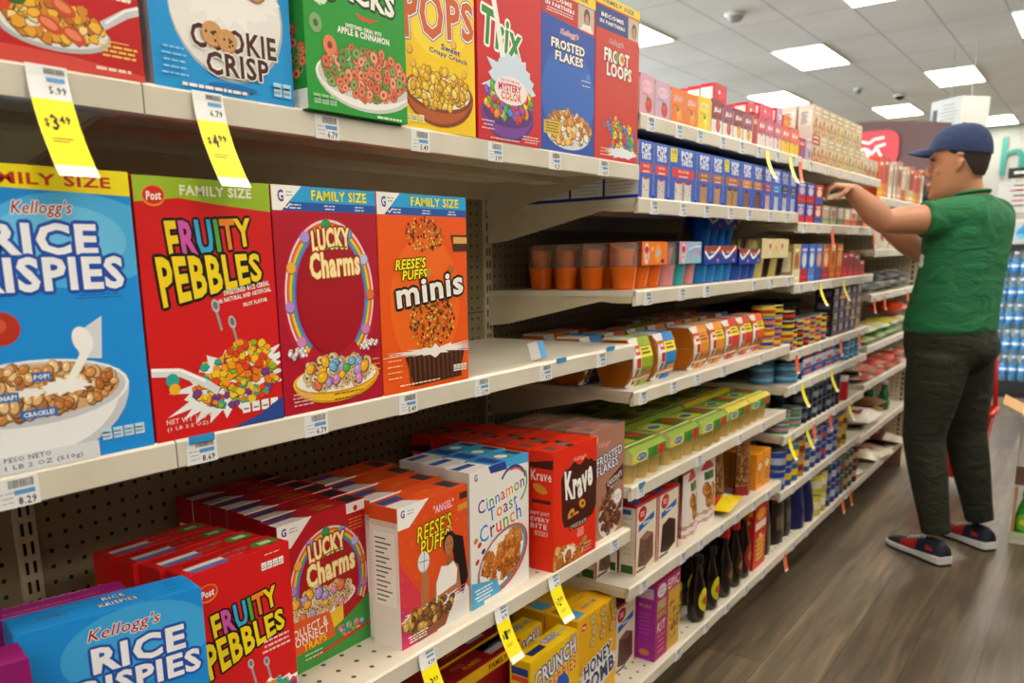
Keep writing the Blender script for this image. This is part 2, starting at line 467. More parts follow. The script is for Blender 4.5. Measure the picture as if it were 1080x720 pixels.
YS = [-.66, .56, 1.78, 3.0, 4.215, 5.42]
unit(YS[0], YS[1], [1.443, 1.053], 'nearest shelving bay at the left edge, cream shelves holding blue cereal boxes')
unit(YS[1], YS[2], [1.443, 1.053, .614], 'cream shelving bay full of family size cereal boxes')
unit(YS[2], YS[3], [1.551, 1.375, 1.172, .942, .713, .458], 'cream shelving bay with toaster pastries, jelly cups and applesauce')
unit(YS[3], YS[4], [1.547, 1.345, 1.144, .914, .79, .617, .41], 'cream shelving bay with tuna cans and drink pouches beside the shopper\'s hands')
u5 = unit(YS[4], YS[5], [1.477, 1.25, 1.05, .815, .64, .39], 'farthest cream shelving bay, with bags of flour and rice')
upright(u5, YS[5], 1.60)
g = G(); g.box(XB, YS[5], 0, XF-.01, YS[5]+.012, 1.47, M_PEGX)
z = .15
while z < 1.44:
    g.box(XF-.045, YS[5]-.001, z, XF-.033, YS[5]+.001, z+.018, M_SLOT); z += .03
g.obj('end_panel', u5)

for o in [o for o in COL.objects if o.name.startswith('shelving_unit')]:
    y = YS[int(o.name[-1])] if o.name[-1].isdigit() else YS[0]
    o.location = (XB, y, 0)
    for c in o.children: c.location = (-XB, -y, 0)
# ------------------------------------------------------------------ printed cartons
def carton(name, w, h, d, body, arts, flap=None, side=None, parent=None):
    """cardboard box, origin at the middle of its base, front towards -Y; arts = {face: function(Art)}"""
    g = G(); bm = mat(body, .45, spec=.3)
    g.rbox(-w/2, -d/2, 0, w/2, d/2, h, bm, .0012)
    for face, fn in arts.items():
        a = Art(g, face, w, d, h); fn(a)
    a = Art(g, 'T', w, d, h); a.l = 60
    a.rect(0, a.H*.52, a.W, a.H*.52+.05, shade(body, .55))     # tuck-in seam of the lid
    return g.obj(name, parent)
def put(o, xf, y0, z, w, d, rz=0):
    """stand a carton with its front face at x = xf and its left edge at y = y0"""
    o.rotation_euler = (0, 0, PI/2+math.radians(rz)); o.location = (xf-d/2, y0+w/2, z)
    return o
def column(o, n, w, d, xf, y0, z, labels, cat, group, gap=.002, dy=None, tilt=0):
    """the carton and its copies standing behind one another"""
    for i in range(n):
        c = o if i == 0 else copy_tree(o)
        put(c, xf-i*(d+gap), y0+(dy[i] if dy else 0), z, w, d)
        tag(c, labels % ORD[i] if '%s' in labels else labels, cat, group)
ORD = ['at the front of its row', 'second from the front of its row', 'third from the front of its row', 'fourth from the front of its row',
       'fifth from the front of its row', 'sixth from the front of its row', 'seventh from the front of its row', 'last in its row']
WH = '#f4f2ee'; RED = '#d3161c'; BLU = '#1f8fe0'; NAVY = '#1b2f86'; YEL = '#f7d70c'; BLK = '#15120f'; GRN = '#2f9a34'
RAIN = ['#e23a2e', '#f08a1d', '#f6d41c', '#4fb649', '#2f8fd8', '#8a4fb0']
def arch(k): return lambda x, y: (x, y - k*x*x)
def rise(k): return lambda x, y: (x, y + k*x)
def fan(k, w): return lambda x, y: (x, y*(1 + k*x/w))
def nutri(A, u, v, w, n=4, h=.9, c=WH):
    for i in range(n):
        A.rect(u+i*w/n, v, u+(i+.86)*w/n, v+h, c); A.l -= 1
        A.rect(u+i*w/n+.06, v+h*.55, u+(i+.7)*w/n, v+h*.7, '#8aa0b4'); A.rect(u+i*w/n+.06, v+h*.2, u+(i+.7)*w/n, v+h*.38, '#8aa0b4'); A.l -= 2
    A.l += 3
def gm_corner(A, top, w=6, h=3.2):
    """white corner with a looped purple letter and three ticks in a band"""
    A.poly([(0, top), (0, top-h), (w*.35, top-h), (w, top)], WH)
    A.txt('G', 1.35, top-1.25, 1.0, 1.3, '#4a3fa0', bold=.038); A.lines(3.3, top-1.5, top-1.0, 1.8, 2, '#8a86b8', .14)
def gm_top(A):
    A.poly([(0, 0), (A.W*.34, 0), (A.W*.24, A.H*.42), (0, A.H*.42)], '#dedbd6'); A.rect(A.W*.02, A.H*.50, A.W*.30, A.H*.82, '#2d4f98')
    A.rect(A.W*.80, A.H*.12, A.W*.96, A.H*.75, '#20343c')
def gm_family(A):
    H, W = A.H, A.W
    A.rect(0, H-3.1, W, H, '#2aa3e0'); A.rect(0, H-3.1, W, H-2.0, '#2757a8')
    A.poly([(0, H), (0, H-3.1), (1.6, H-3.1), (5.2, H)], WH)
    A.txt('G', 1.5, H-1.3, 1.0, 1.5, '#4a3fa0', bold=.03); A.lines(3.0, H-1.2, H-.8, 1.4, 2, '#8a86b8', .12)
    A.txt('FAMILY SIZE', W*.63, H-1.05, W*.55, 1.35, '#f5e81a', out=(('#1c6f9a', .06),), bold=.03)
    for k, x in enumerate((.18, .5, .8)):
        A.lines(W*x+.5, H-2.75, H-2.35, 2.4, 2, '#dfe9f5', .16)
    A.line([(W*.11, H-2.5), (W*.125, H-2.8), (W*.16, H-2.2)], .18, WH)

def art_rice_family(A):
    H, W = A.H, A.W
    A.rect(0, 0, W, H, '#1c8fe3')
    A.ell(W*.72, H*.76, W*.42, H*.16, '#4db4ee'); A.ell(W*.66, H*.76, W*.30, H*.12, '#6cc4f2')
    A.poly([(0, H), (0, H*.935), (W*.5, H*.925), (W, H*.915), (W, H)], '#f3e016')
    A.txt('FAMILY SIZE', W*.60, H*.957, W*.62, H*.038, '#c8321a', bold=.03)
    A.txt("Kellogg's", W*.59, H*.862, W*.26, H*.055, '#a8182e', out=((WH, .1),), shear=.3, rot=.02)
    A.txt('RICE', W*.585, H*.765, W*.47, H*.105, '#f2f4fb', out=(('#1f4fae', .36),), bold=.038)
    A.txt('KRISPIES', W*.53, H*.650, W*.80, H*.115, '#f2f4fb', out=(('#1f4fae', .36),), bold=.038, fn=rise(-.0))
    A.lines(W*.80, H*.565, H*.575, W*.22, 2, '#1d55b8', .1)
    # strawberry at the left
    A.ell(W*.36, H*.48, W*.08, H*.055, '#b8321f'); A.ell(W*.34, H*.49, W*.045, H*.025, '#d05a3a')
    # milk pitcher
    A.poly([(W*.66, H*.44), (W*.80, H*.50), (W*.78, H*.35), (W*.68, H*.36)], '#d7dde6'); A.ell(W*.70, H*.42, W*.045, H*.05, '#f4f5f7', rot=.4)
    bowl(A, W*.46, H*.255, W*.44, H*.115, H*.02, '#eceef2', '#c9cdd6', H*.19)
    A.ell(W*.46, H*.262, W*.395, H*.092, '#d9a978')
    A.bits(W*.46, H*.262, W*.37, H*.082, 240, .62, ['#d99a5c', '#c98645', '#e6b67c', '#b87038', '#efc894'], 'b', seed=5)
    A.splash(W*.60, H*.27, W*.10, H*.025, '#f3f3f1', 12, .5, 4); A.splash(W*.44, H*.262, W*.06, H*.014, '#eeeeec', 9, .5, 6)
    A.poly([(W*.70, H*.40), (W*.735, H*.385), (W*.63, H*.265), (W*.59, H*.27)], '#f5f5f3')
    for u, v, s_ in ((.50, .312, 'POP!'), (.47, .19, 'CRACKLE!'), (.345, .255, 'SNAP!')):
        A.rect(W*u-len(s_)*.24, H*v-.45, W*u+len(s_)*.24, H*v+.45, '#2b6fc0'); A.txt(s_, W*u, H*v, len(s_)*.4, .55, WH, bold=.038, res=1)
    nutri(A, W*.74, H*.055, W*.22, 4, 1.2, '#bfe0f4')
    A.rect(W*.25, 0, W*.72, H*.06, '#dcdfe6')
    A.txt('PESO NETO', W*.40, H*.048, W*.2, .5, '#45506a', res=1); A.txt('1 LB 2 OZ (510g)', W*.47, H*.02, W*.34, .6, '#45506a', res=1)
def bowl(A, cu, cv, ru, rv, rim, c, c2, depth=None):
    """bowl seen from above: body below the rim, then the rim ellipse"""
    dp = depth or rv*1.15
    pts = [(cu-ru, cv)] + [(cu+ru*math.cos(a)*(1 if True else 1), cv+dp*1.25*math.sin(a)) for a in [PI+PI*i/16 for i in range(17)]] + [(cu+ru, cv)]
    A.poly(pts, c2); A.poly([(cu+(p[0]-cu)*.93-ru*.03, cv+(p[1]-cv)*.9) for p in pts], c)
    A.ell(cu, cv, ru, rv, c); A.ell(cu, cv, ru*.96, rv*.93, c2)

def post_logo(A, u, v, w=2.6):
    A.ell(u, v, w*.56, w*.42, '#e8952a', rot=.1); A.ell(u, v+.05, w*.5, w*.36, '#d8261c', rot=.1)
    A.txt('Post', u, v, w*.72, w*.36, WH, bold=.03, shear=.15, rot=.06)
def pebbles_logo(A, cu, cv, w, r=0.0):
    k = w/14.0
    A.txt('FRUITY', cu+.2*k, cv+2.1*k, 11.2*k, 3.6*k, YEL, out=((BLK, .3*k),), bold=.035, rot=r, cols=['#f2d21a', '#d356b0', '#38a8dc', '#58b046', '#ef8a22', '#f2d21a'], fn=fan(-.18, 6*k))
    A.txt('PEBBLES', cu, cv-1.9*k, 13.6*k, 4.2*k, '#f4d61a', out=((BLK, .34*k),), bold=.035, rot=r, fn=fan(-.28, 7*k))
def art_pebbles_family(A):
    H, W = A.H, A.W
    A.rect(0, 0, W, H, '#d51a1c')
    A.poly([(0, H), (0, H*.905), (W*.3, H*.925), (W*.6, H*.905), (W, H*.885), (W, H)], '#9cbd2a')
    post_logo(A, W*.13, H*.93, 2.7)
    A.txt('FAMILY SIZE', W*.58, H*.955, W*.54, 1.15, '#f1f3dc', bold=.035)
    pebbles_logo(A, W*.50, H*.705, W*.80, .10)
    A.txt('SWEETENED RICE CEREAL', W*.76, H*.575, W*.38, .62, WH, bold=.03, rot=.14, res=1)
    A.txt('with NATURAL AND ARTIFICIAL', W*.73, H*.545, W*.46, .55, WH, bold=.03, rot=.14, res=1)
    A.txt('FRUIT FLAVOR', W*.82, H*.515, W*.2, .5, WH, bold=.03, rot=.14, res=1)
    # two bare spoons
    for u, v in ((.50, .50), (.62, .43)):
        A.line([(W*u, H*v), (W*(u+.035), H*(v-.09))], .35, '#9aa1a6'); A.ell(W*u, H*v+.3, .55, .8, '#b9c0c4', rot=.3); A.ell(W*u, H*v+.35, .33, .5, '#6d757a', rot=.3)
    # spoon sweeping in from the left, splash and flakes
    A.splash(W*.60, H*.20, W*.38, H*.11, '#eef0f2', 22, .45, 8, .25)
    A.bits(W*.62, H*.20, W*.34, H*.105, 170, .62, ['#ef7a1c', '#e0421e', '#f5a21e', '#8fbb2c', '#7a3f92', '#2fa89a', '#f1c92c'], 'f', seed=9)
    A.bits(W*.74, H*.30, W*.18, H*.07, 55, .62, ['#ef7a1c', '#e0421e', '#f5a21e', '#f1c92c', '#8fbb2c'], 'f', seed=19)
    A.line([(0, H*.275), (W*.2, H*.262), (W*.38, H*.205), (W*.47, H*.165)], 1.0, '#dfe3e8'); A.line([(0, H*.285), (W*.2, H*.272), (W*.38, H*.214)], .3, '#ffffff')
    A.ell(W*.14, H*.235, .9, .8, '#2fa89a'); A.ell(W*.15, H*.20, .75, .65, '#f1b92c')
    for i, u in enumerate((.68, .76, .84, .92)):
        A.rect(W*u-.6, H*.055, W*u+.6, H*.098, '#f4f4f2'); A.rect(W*u-.4, H*.068, W*u+.4, H*.075, '#6a7a90')
    A.poly([(W*.55, 0), (W, 0), (W, H*.10), (W*.8, H*.04)], '#2b4a92')
    A.txt('NET WT 19.5 OZ', W*.26, H*.075, W*.38, .6, '#f3dcd8', res=1); A.txt('(1 LB 3.5 OZ)', W*.22, H*.045, W*.3, .55, '#f3dcd8', res=1)
def rainbow_ring(A, cu, cv, ru, rv, t=.28, a0=-.35, a1=PI+.35, marsh=True):
    A.band(cu, cv, ru+.35, rv+.35, .35, '#f0d7dc', a0, a1)
    for i, c in enumerate(['#e8503a', '#f2912c', '#f5d534', '#58b94c', '#3f8fdc', '#8a5fc0']):
        A.band(cu, cv, ru-i*t, rv-i*t, t, c, a0, a1, 44)
    if marsh:
        for i, c in enumerate(['#d58ac0', '#b58ad8', '#f0b040', '#b49ae0', '#2f9a5a', '#4fb4e0', '#c0c4ea', '#e0762e', '#d884b4']):
            a = a1-(a1-a0)*(i+.4)/9; u, v = cu+(ru-.4)*math.cos(a), cv+(rv-.4)*math.sin(a)
            A.ell(u, v, .95, .85, shade(c, .75), 9); A.ell(u-.05, v+.1, .82, .72, c, 9)
def charms_logo(A, cu, cv, w):
    k = w/10
    A.txt('LUCKY', cu-.6*k, cv+2.0*k, 7.2*k, 2.9*k, '#f9ecb0', out=(('#8a0f1c', .3*k), ('#e0861c', .12*k)), bold=.038, rot=.06, fn=arch(.02/k))
    A.txt('Charms', cu, cv-1.4*k, 9.6*k, 3.5*k, '#f9ecb0', out=(('#8a0f1c', .3*k), ('#e0861c', .12*k)), bold=.038, rot=.05)
    A.line([(cu-2*k, cv+.55*k), (cu, cv+.95*k), (cu+2.4*k, cv+.85*k)], .22*k, '#3a8a3a')
def art_charms_family(A):
    H, W = A.H, A.W
    A.rect(0, 0, W, H, '#b3122e'); A.ell(W*.5, H*.5, W*.46, H*.38, '#bd1830'); gm_family(A)
    rainbow_ring(A, W*.5, H*.52, W*.42, H*.33, .26, -.9, PI+.9)
    A.ell(W*.5, H*.52, W*.33, H*.27, '#a80f22'); charms_logo(A, W*.55, H*.71, W*.52)
    bowl(A, W*.52, H*.135, W*.44, H*.075, .5, '#f2c028', '#d99a14', H*.09)
    A.ell(W*.52, H*.14, W*.41, H*.066, '#f1ece4')
    A.bits(W*.52, H*.165, W*.36, H*.075, 120, .62, ['#e0c394', '#d4b07a', '#ecd7b0'], 'o', seed=4)
    A.bits(W*.52, H*.165, W*.34, H*.065, 20, .85, ['#d58ac0', '#58b046', '#f2b52c', '#b49ae0', '#e8734a', '#74b8e0'], 'b', seed=14)
    A.bits(W*.14, H*.275, W*.09, H*.02, 26, .35, ['#f5eef0', '#e8dfe4'], 'b', seed=3); A.bits(W*.86, H*.275, W*.09, H*.02, 26, .35, ['#f5eef0', '#e8dfe4'], 'b', seed=5)
    A.lines(W*.17, H*.04, H*.09, W*.2, 4, '#e8a8b0', .2); A.lines(W*.62, H*.035, H*.06, W*.4, 2, '#7a4a10', .16); A.lines(W*.93, H*.12, H*.20, W*.1, 4, '#e8b060', .16)
def art_minis_family(A):
    H, W = A.H, A.W
    A.rect(0, 0, W, H, '#ee5a12'); A.ell(W*.5, H*.45, W*.4, H*.35, '#f26a18'); gm_family(A)
    cols = ['#e8a33a', '#c87820', '#f0c060', '#8a4a18', '#5a2c10']
    A.bits(W*.50, H*.80, W*.22, H*.09, 150, .24, cols, 'b', seed=2); A.bits(W*.56, H*.35, W*.27, H*.15, 320, .25, cols, 'b', seed=3)
    A.poly([(W*.80, H*.80), (W, H*.80), (W, H*.715), (W*.83, H*.715)], '#4a2210'); A.rect(W*.83, H*.755, W, H*.79, '#e0a860')
    A.txt('REESE\'S', W*.33, H*.655, W*.34, H*.055, '#f6ea14', out=(('#3a1c0a', .16),), shear=.2, rot=.04, bold=.038)
    A.txt('PUFFS', W*.37, H*.60, W*.28, H*.05, '#f6ea14', out=(('#3a1c0a', .16),), shear=.2, rot=.04, bold=.038)
    A.txt('minis', W*.55, H*.52, W*.78, H*.125, WH, out=(('#2a1408', .4),), bold=.03, rot=.1)
    A.ell(W*.53, H*.605, .7, .7, '#c88a3a'); A.ell(W*.80, H*.62, .7, .7, '#b5702c')
    # paper baking cup with a milk splash
    A.poly([(W*.24, H*.18), (W*.95, H*.20), (W*.88, H*.03), (W*.33, H*.02)], '#3b1d10')
    for i in range(12):
        x = .27+.055*i; A.poly([(W*x, H*.185), (W*(x+.02), H*.187), (W*(x+.028), H*.025), (W*(x+.015), H*.025)], '#6a3a22'); A.l -= 1
    A.l += 1; A.splash(W*.58, H*.195, W*.38, H*.02, '#f0ece4', 18, 1.2, 5)
    A.lines(W*.12, H*.08, H*.20, W*.16, 5, '#f8c8a0', .16); A.lines(W*.4, H*.035, H*.045, W*.55, 1, '#fbe0c0', .2); nutri(A, W*.80, H*.06, W*.17, 4, 1.1, '#f6e6d8')
def art_cookie_crisp(A):
    H, W = A.H, A.W
    A.rect(0, 0, W, H, '#1798e0'); A.poly([(0, H), (0, H-3), (2, H-3), (6, H)], WH)
    A.ell(W*.53, H*.31, W*.41, H*.255, '#b9bcc2'); A.ell(W*.525, H*.318, W*.40, H*.25, '#eceae8')
    A.splash(W*.52, H*.40, W*.38, H*.12, '#f4f2f0', 22, .3, 3)
    def cookie(u, v, r):
        A.ell(u, v, r*1.05, r*.98, '#9a6a34', 16); A.ell(u, v+.08, r, r*.92, '#cf9c62', 16)
        rr = random.Random(int(u*91+v*7))
        for i in range(6): A.ell(u+r*.6*rr.uniform(-1, 1), v+r*.55*rr.uniform(-1, 1), r*.13, r*.12, '#4a2a18', 6)
    for u, v, r in ((.32, .46, 1.5), (.48, .50, 1.7), (.64, .46, 1.4), (.40, .40, 1.3), (.56, .41, 1.3), (.74, .42, 1.6), (.24, .42, 1.1)): cookie(W*u, H*v, r)
    A.txt('COOKIE', W*.56, H*.205, W*.62, H*.088, '#4a1f1a', out=((WH, .16),), bold=.03, rot=.02); cookie(W*.40, H*.215, 1.45); cookie(W*.50, H*.20, 1.35)
    A.txt('CRISP', W*.57, H*.115, W*.46, H*.085, '#4a1f1a', out=((WH, .16),), bold=.03, fn=fan(.0, 5), rot=.02)
    A.ell(W*.52, H*.035, W*.18, H*.013, '#1270b8')
    A.lines(W*.13, H*.05, H*.14, W*.17, 5, '#8fd0f4', .2); A.lines(W*.4, H*.02, H*.03, W*.6, 1, WH, .35); nutri(A, W*.83, H*.03, W*.15, 2, 1.6, '#a8dcf6')
def art_apple_jacks(A):
    H, W = A.H, A.W
    A.rect(0, 0, W, H, '#1f9a34'); A.ell(W*.15, H*.47, 1.5, 1.5, '#d7efd4'); A.txt('8', W*.15, H*.475, .9, 1.5, '#2c8a3a', bold=.03); A.lines(W*.15, H*.425, H*.445, 1.6, 2, '#2c8a3a', .12)
    A.txt('JACKS', W*.56, H*.50, W*.66, H*.12, '#f4f4f0', out=((BLK, .35), ('#0f5a20', .2)), bold=.042, rot=-.06)
    A.poly([(W*.48, H*.43), (W*.60, H*.42), (W*.72, H*.425), (W*.62, H*.405), (W*.52, H*.41)], '#e0432c')
    A.txt('SWEETENED CEREAL WITH', W*.56, H*.37, W*.36, .5, WH, res=1, bold=.038); A.txt('APPLE & CINNAMON', W*.56, H*.345, W*.52, .85, WH, bold=.038)
    bowl(A, W*.58, H*.16, W*.50, H*.10, .4, '#f3f3f1', '#cfd3cf', H*.11)
    A.bits(W*.58, H*.185, W*.44, H*.105, 210, .74, ['#e8825a', '#dd6a48', '#f0a07c', '#5f9a4a', '#7fb060'], 'o', seed=6, hole='#8a4a34')
    A.ell(W*.10, H*.345, 1.1, 1.15, '#86a878'); A.ell(W*.10, H*.345, .45, .45, '#1f7a2c'); A.ell(W*.22, H*.27, 1.2, 1.2, '#e8825a'); A.ell(W*.22, H*.27, .45, .45, '#8a3a24')
    A.lines(W*.80, H*.01, H*.02, W*.3, 1, '#e0f0dc', .3); nutri(A, W*.05, H*.025, W*.22, 3, 1.2, '#8fd08a')
def side_plain(c, ink, band=None):
    def f(A):
        A.rect(0, 0, A.W, A.H, c)
        A.rect(A.W*.12, A.H*.30, A.W*.88, A.H*.82, WH)
        for i in range(14): A.rect(A.W*.18, A.H*(.33+.034*i), A.W*(.5+.3*((i*7) % 5)/5), A.H*(.335+.034*i)+.12, '#55565c')
        if band: A.rect(0, A.H*.9, A.W, A.H, band)
    return f
def art_jacks_side(A):
    A.rect(0, 0, A.W, A.H, '#1c8a30'); A.bits(A.W*.5, A.H*.22, A.W*.5, A.H*.12, 60, .7, ['#e8825a', '#dd6a48', '#5f9a4a'], 'o', seed=2)
    A.rect(0, 0, A.W, A.H*.08, '#e8e8e4'); A.line([(A.W*.5, A.H*.5), (A.W*.3, A.H*.36)], .5, '#c86a3a')
def art_corn_pops(A):
    H, W = A.H, A.W
    A.rect(0, 0, W, H, '#f6cf10'); A.ell(W*.5, H*.6, W*.45, H*.25, '#f8da3a')
    A.txt("Kellogg's", W*.4, H*.90, W*.4, H*.06, '#c8202a', out=((WH, .1),), shear=.3)
    A.txt('CORN', W*.4, H*.78, W*.6, H*.12, '#c8502a', out=(('#4a3aa8', .35), (WH, .2)), bold=.042)
    A.txt('POPS', W*.52, H*.55, W*.94, H*.22, '#d4622c', out=(('#4a3aa8', .35), (WH, .22)), bold=.03, fn=fan(-.2, 9), rot=.05)
    A.txt('Sweet', W*.66, H*.405, W*.26, .9, '#4a3a98', bold=.03, rot=-.08); A.txt('Crispy Crunch', W*.63, H*.37, W*.52, .9, '#4a3a98', bold=.03, rot=-.08)
    for u, v in ((.12, .36), (.84, .30), (.16, .30), (.70, .43)): A.ell(W*u, H*v, .75, .7, '#c8901c', 9); A.ell(W*u-.1, H*v+.1, .6, .55, '#f0c048', 9)
    bowl(A, W*.50, H*.185, W*.47, H*.10, .4, '#b85a28', '#8a3c18', H*.13)
    A.ell(W*.50, H*.195, W*.42, H*.085, '#f2e6cc'); A.bits(W*.50, H*.205, W*.40, H*.09, 150, .72, ['#f0c23a', '#e8b02a', '#f6d464', '#dba01e'], 'b', seed=8)
    nutri(A, W*.04, H*.03, W*.25, 3, 1.1, '#f8e88a')
def art_trix(A):
    H, W = A.H, A.W
    A.rect(0, 0, W, H, '#d01a26'); gm_corner(A, H)
    A.txt('Trix', W*.36, H*.565, W*.62, H*.185, '#1f8f3c', out=((WH, .42),), bold=.03, rot=-.12)
    A.poly([(W*.20, H*.74), (W*.27, H*.74), (W*.46, H*.36), (W*.38, H*.34)], '#f3f1ee')
    A.splash(W*.52, H*.32, W*.34, H*.14, '#cfe0f2', 16, .45, 7)
    bowl(A, W*.46, H*.16, W*.42, H*.085, .4, '#7a3fa0', '#5a2c80', H*.12)
    A.bits(W*.47, H*.22, W*.38, H*.10, 110, .78, ['#f08a1d', '#e6352e', '#58b046', '#3f8fdc', '#9a55b8', '#f3cf2e'], 'b', seed=12)
    A.ell(W*.50, H*.28, W*.26, H*.075, '#f6e6ee'); A.txt('MYSTERY', W*.48, H*.295, W*.36, H*.042, '#c8204a', bold=.038); A.txt('COLOR', W*.50, H*.25, W*.32, H*.045, '#e0702a', bold=.038)
    A.txt('CAN YOU FIND THE', W*.48, H*.33, W*.3, .45, '#c8204a', res=1); A.lines(W*.14, H*.06, H*.10, W*.2, 3, '#f0c0c4', .2); A.lines(W*.82, H*.02, H*.05, W*.3, 3, '#f0d0d0', .2); A.lines(W*.4, H*.015, H*.02, W*.6, 1, '#f0d0d0', .2)
def club_banner(A):
    H, W = A.H, A.W
    A.poly([(0, H*.94), (0, H*.80), (W, H*.76), (W, H*.92)], '#c0232e'); A.rect(W*.66, H*.78, W*.97, H*.925, '#c9b8a8')
    A.ell(W*.83, H*.865, 1.2, 1.5, '#5a4436'); A.ell(W*.83, H*.85, .75, 1.0, '#c09478'); A.poly([(W*.70, H*.78), (W*.96, H*.775), (W*.90, H*.82), (W*.76, H*.82)], '#f0ece6')
    A.txt('BECOME', W*.33, H*.895, W*.42, .8, WH, bold=.03, res=1); A.txt('IN PARTNERS', W*.33, H*.86, W*.52, .7, WH, bold=.03, res=1); A.lines(W*.33, H*.82, H*.835, W*.5, 2, '#f0d0d0', .2)
def art_frosted(A):
    H, W = A.H, A.W
    A.rect(0, 0, W, H, '#1b4fb4'); A.ell(W*.5, H*.35, W*.5, H*.3, '#2a66c8'); A.rect(0, H*.93, W, H, '#f2d31a')
    A.txt('FAMILY SIZE', W*.5, H*.965, W*.7, .85, '#27408a', bold=.03, res=1); club_banner(A)
    A.txt("Kellogg's", W*.5, H*.72, W*.34, H*.04, '#d8383a', out=((WH, .08),), shear=.3)
    A.txt('FROSTED', W*.48, H*.645, W*.62, H*.058, WH, out=(('#12306e', .2),), bold=.042); A.txt('FLAKES', W*.50, H*.575, W*.52, H*.058, WH, out=(('#12306e', .2),), bold=.042)
    A.ell(W*.86, H*.50, .7, .5, '#2f9adc'); A.ell(W*.5, H*.13, W*.42, H*.11, '#d9dbe2')
    A.bits(W*.5, H*.15, W*.42, H*.10, 130, .85, ['#e0a23c', '#cf8a2a', '#f0c878', '#b8722a', '#f3ead8'], 'f', seed=4)
    A.rect(W*.04, H*.10, W*.34, H*.18, '#d8b83a'); A.lines(W*.19, H*.115, H*.165, W*.26, 4, '#5a4a10', .2)
    A.lines(W*.82, H*.44, H*.47, W*.2, 2, '#dfe8f4', .15)
def art_loops(A):
    H, W = A.H, A.W
    A.rect(0, 0, W, H, '#cf3028'); A.rect(0, H*.945, W, H, '#f2d31a'); A.txt('FAMILY SIZE', W*.5, H*.972, W*.7, .8, '#27408a', bold=.03, res=1)
    A.rect(0, H*.80, W*.72, H*.935, '#243a86'); A.rect(W*.72, H*.80, W, H*.935, '#c9b8a8'); A.ell(W*.86, H*.86, 1.1, 1.4, '#5a4436'); A.ell(W*.86, H*.85, .7, 1.0, '#c09478')
    A.txt('BECOME', W*.36, H*.885, W*.5, .8, WH, bold=.03, res=1); A.txt('IN PARTNERS', W*.36, H*.845, W*.56, .7, WH, bold=.03, res=1)
    A.txt("Kellogg's", W*.45, H*.74, W*.34, H*.035, '#a01c22', out=((WH, .06),), shear=.3)
    A.txt('FROOT', W*.47, H*.655, W*.58, H*.085, WH, out=(('#8a1a1a', .2),), bold=.042); A.txt('LOOPS', W*.53, H*.57, W*.58, H*.085, WH, out=(('#8a1a1a', .2),), bold=.042)
    for u, c in ((.47, '#58b046'), (.60, '#e8a02e')): A.ell(W*u, H*.655, .75, .95, c); A.ell(W*u, H*.655, .3, .4, '#cf3028')
    A.bits(W*.62, H*.14, W*.32, H*.11, 80, .75, ['#e23a2e', '#f08a1d', '#f6d41c', '#4fb649', '#3f8fd8', '#8a4fb0'], 'o', seed=4)
    A.bits(W*.4, H*.22, W*.2, H*.06, 14, .75, ['#e23a2e', '#f08a1d', '#f6d41c', '#4fb649', '#3f8fd8', '#8a4fb0'], 'o', seed=9); A.splash(W*.62, H*.055, W*.33, H*.03, '#e8ecf4', 14, .5, 3)
    A.lines(W*.25, H*.03, H*.07, W*.3, 3, '#f0c0b0', .2)
def art_bunches(A):
    H, W = A.H, A.W
    A.rect(0, 0, W, H, '#c4161c'); A.txt('HONEY BUNCHES', W*.5, H*.62, W*.8, H*.09, WH, bold=.042); A.txt('OF OATS', W*.5, H*.45, W*.62, H*.12, '#f3c324', bold=.042)
    A.txt('WITH STRAWBERRIES', W*.66, H*.275, W*.60, H*.045, '#f5efe6', bold=.042)
    A.line([(W*.78, H*.16), (W*.92, H*.215), (W*1.0, H*.235)], .9, '#c9cdd2'); A.line([(W*.80, H*.172), (W*.92, H*.225), (W*1.0, H*.244)], .25, '#f4f5f7')
    A.ell(W*.53, H*.115, W*.29, H*.062, '#b9bdc2'); A.ell(W*.53, H*.125, W*.275, H*.058, '#eceae8')
    A.bits(W*.53, H*.145, W*.25, H*.062, 120, .62, ['#e8a62c', '#f2c040', '#d98a2a', '#f4d890', '#c86a2a', '#f0b838'], 'f', seed=5)
    for u, v in ((.50, .13), (.62, .11), (.58, .19)): A.ell(W*u, H*v, 1.3, .7, '#d0502c', rot=-.4); A.ell(W*u-.1, H*v+.1, .9, .4, '#e88860', rot=-.4)
    A.ell(W*.25, H*.19, 1.6, 1.4, '#d8401c'); A.ell(W*.19, H*.16, 1.5, 1.3, '#e0602c'); A.ell(W*.34, H*.20, 1.2, .9, '#3a6a2c')
    A.poly([(0, 0), (W, 0), (W, H*.02), (W*.6, H*.045), (W*.3, H*.05), (0, H*.045)], '#d84a40')
    A.lines(W*.86, H*.07, H*.10, W*.22, 3, '#f0c860', .22); A.line([(W*.78, H*.115), (W*.92, H*.115)], .1, '#f0c860'); A.lines(W*.82, H*.025, H*.03, W*.28, 1, '#f0d8c8', .3)

CEREAL = 'cereal box'
def single(name, w, h, d, body, arts, xf, y0, z, label, cat=CEREAL, group=None, rz=0):
    return tag(put(carton(name, w, h, d, body, arts), xf, y0, z, w, d, rz), label, cat, group)
ZT, ZM, Z3, ZB = 1.443, 1.053, .614, .175
GT, GM_ = 'cereal boxes along the top shelf', 'family size cereal boxes on the middle shelf'
single('cereal_box', .20, .30, .07, '#c4161c', {'F': art_bunches}, -.838, .366, ZT, 'red cereal box with a spoonful of flakes, cut by the photo\'s top left corner', group=GT)
single('cereal_box', .201, .30, .075, '#1798e0', {'F': art_cookie_crisp, 'L': side_plain('#8f9aa0', BLK)}, -.838, .578, ZT, 'bright blue cereal box lettered Cookie Crisp over a milk bowl', group=GT)
single('cereal_box', .195, .30, .07, '#1f9a34', {'F': art_apple_jacks, 'L': art_jacks_side}, -.826, .792, ZT, 'green cereal box with orange and green loops in a white bowl', group=GT)
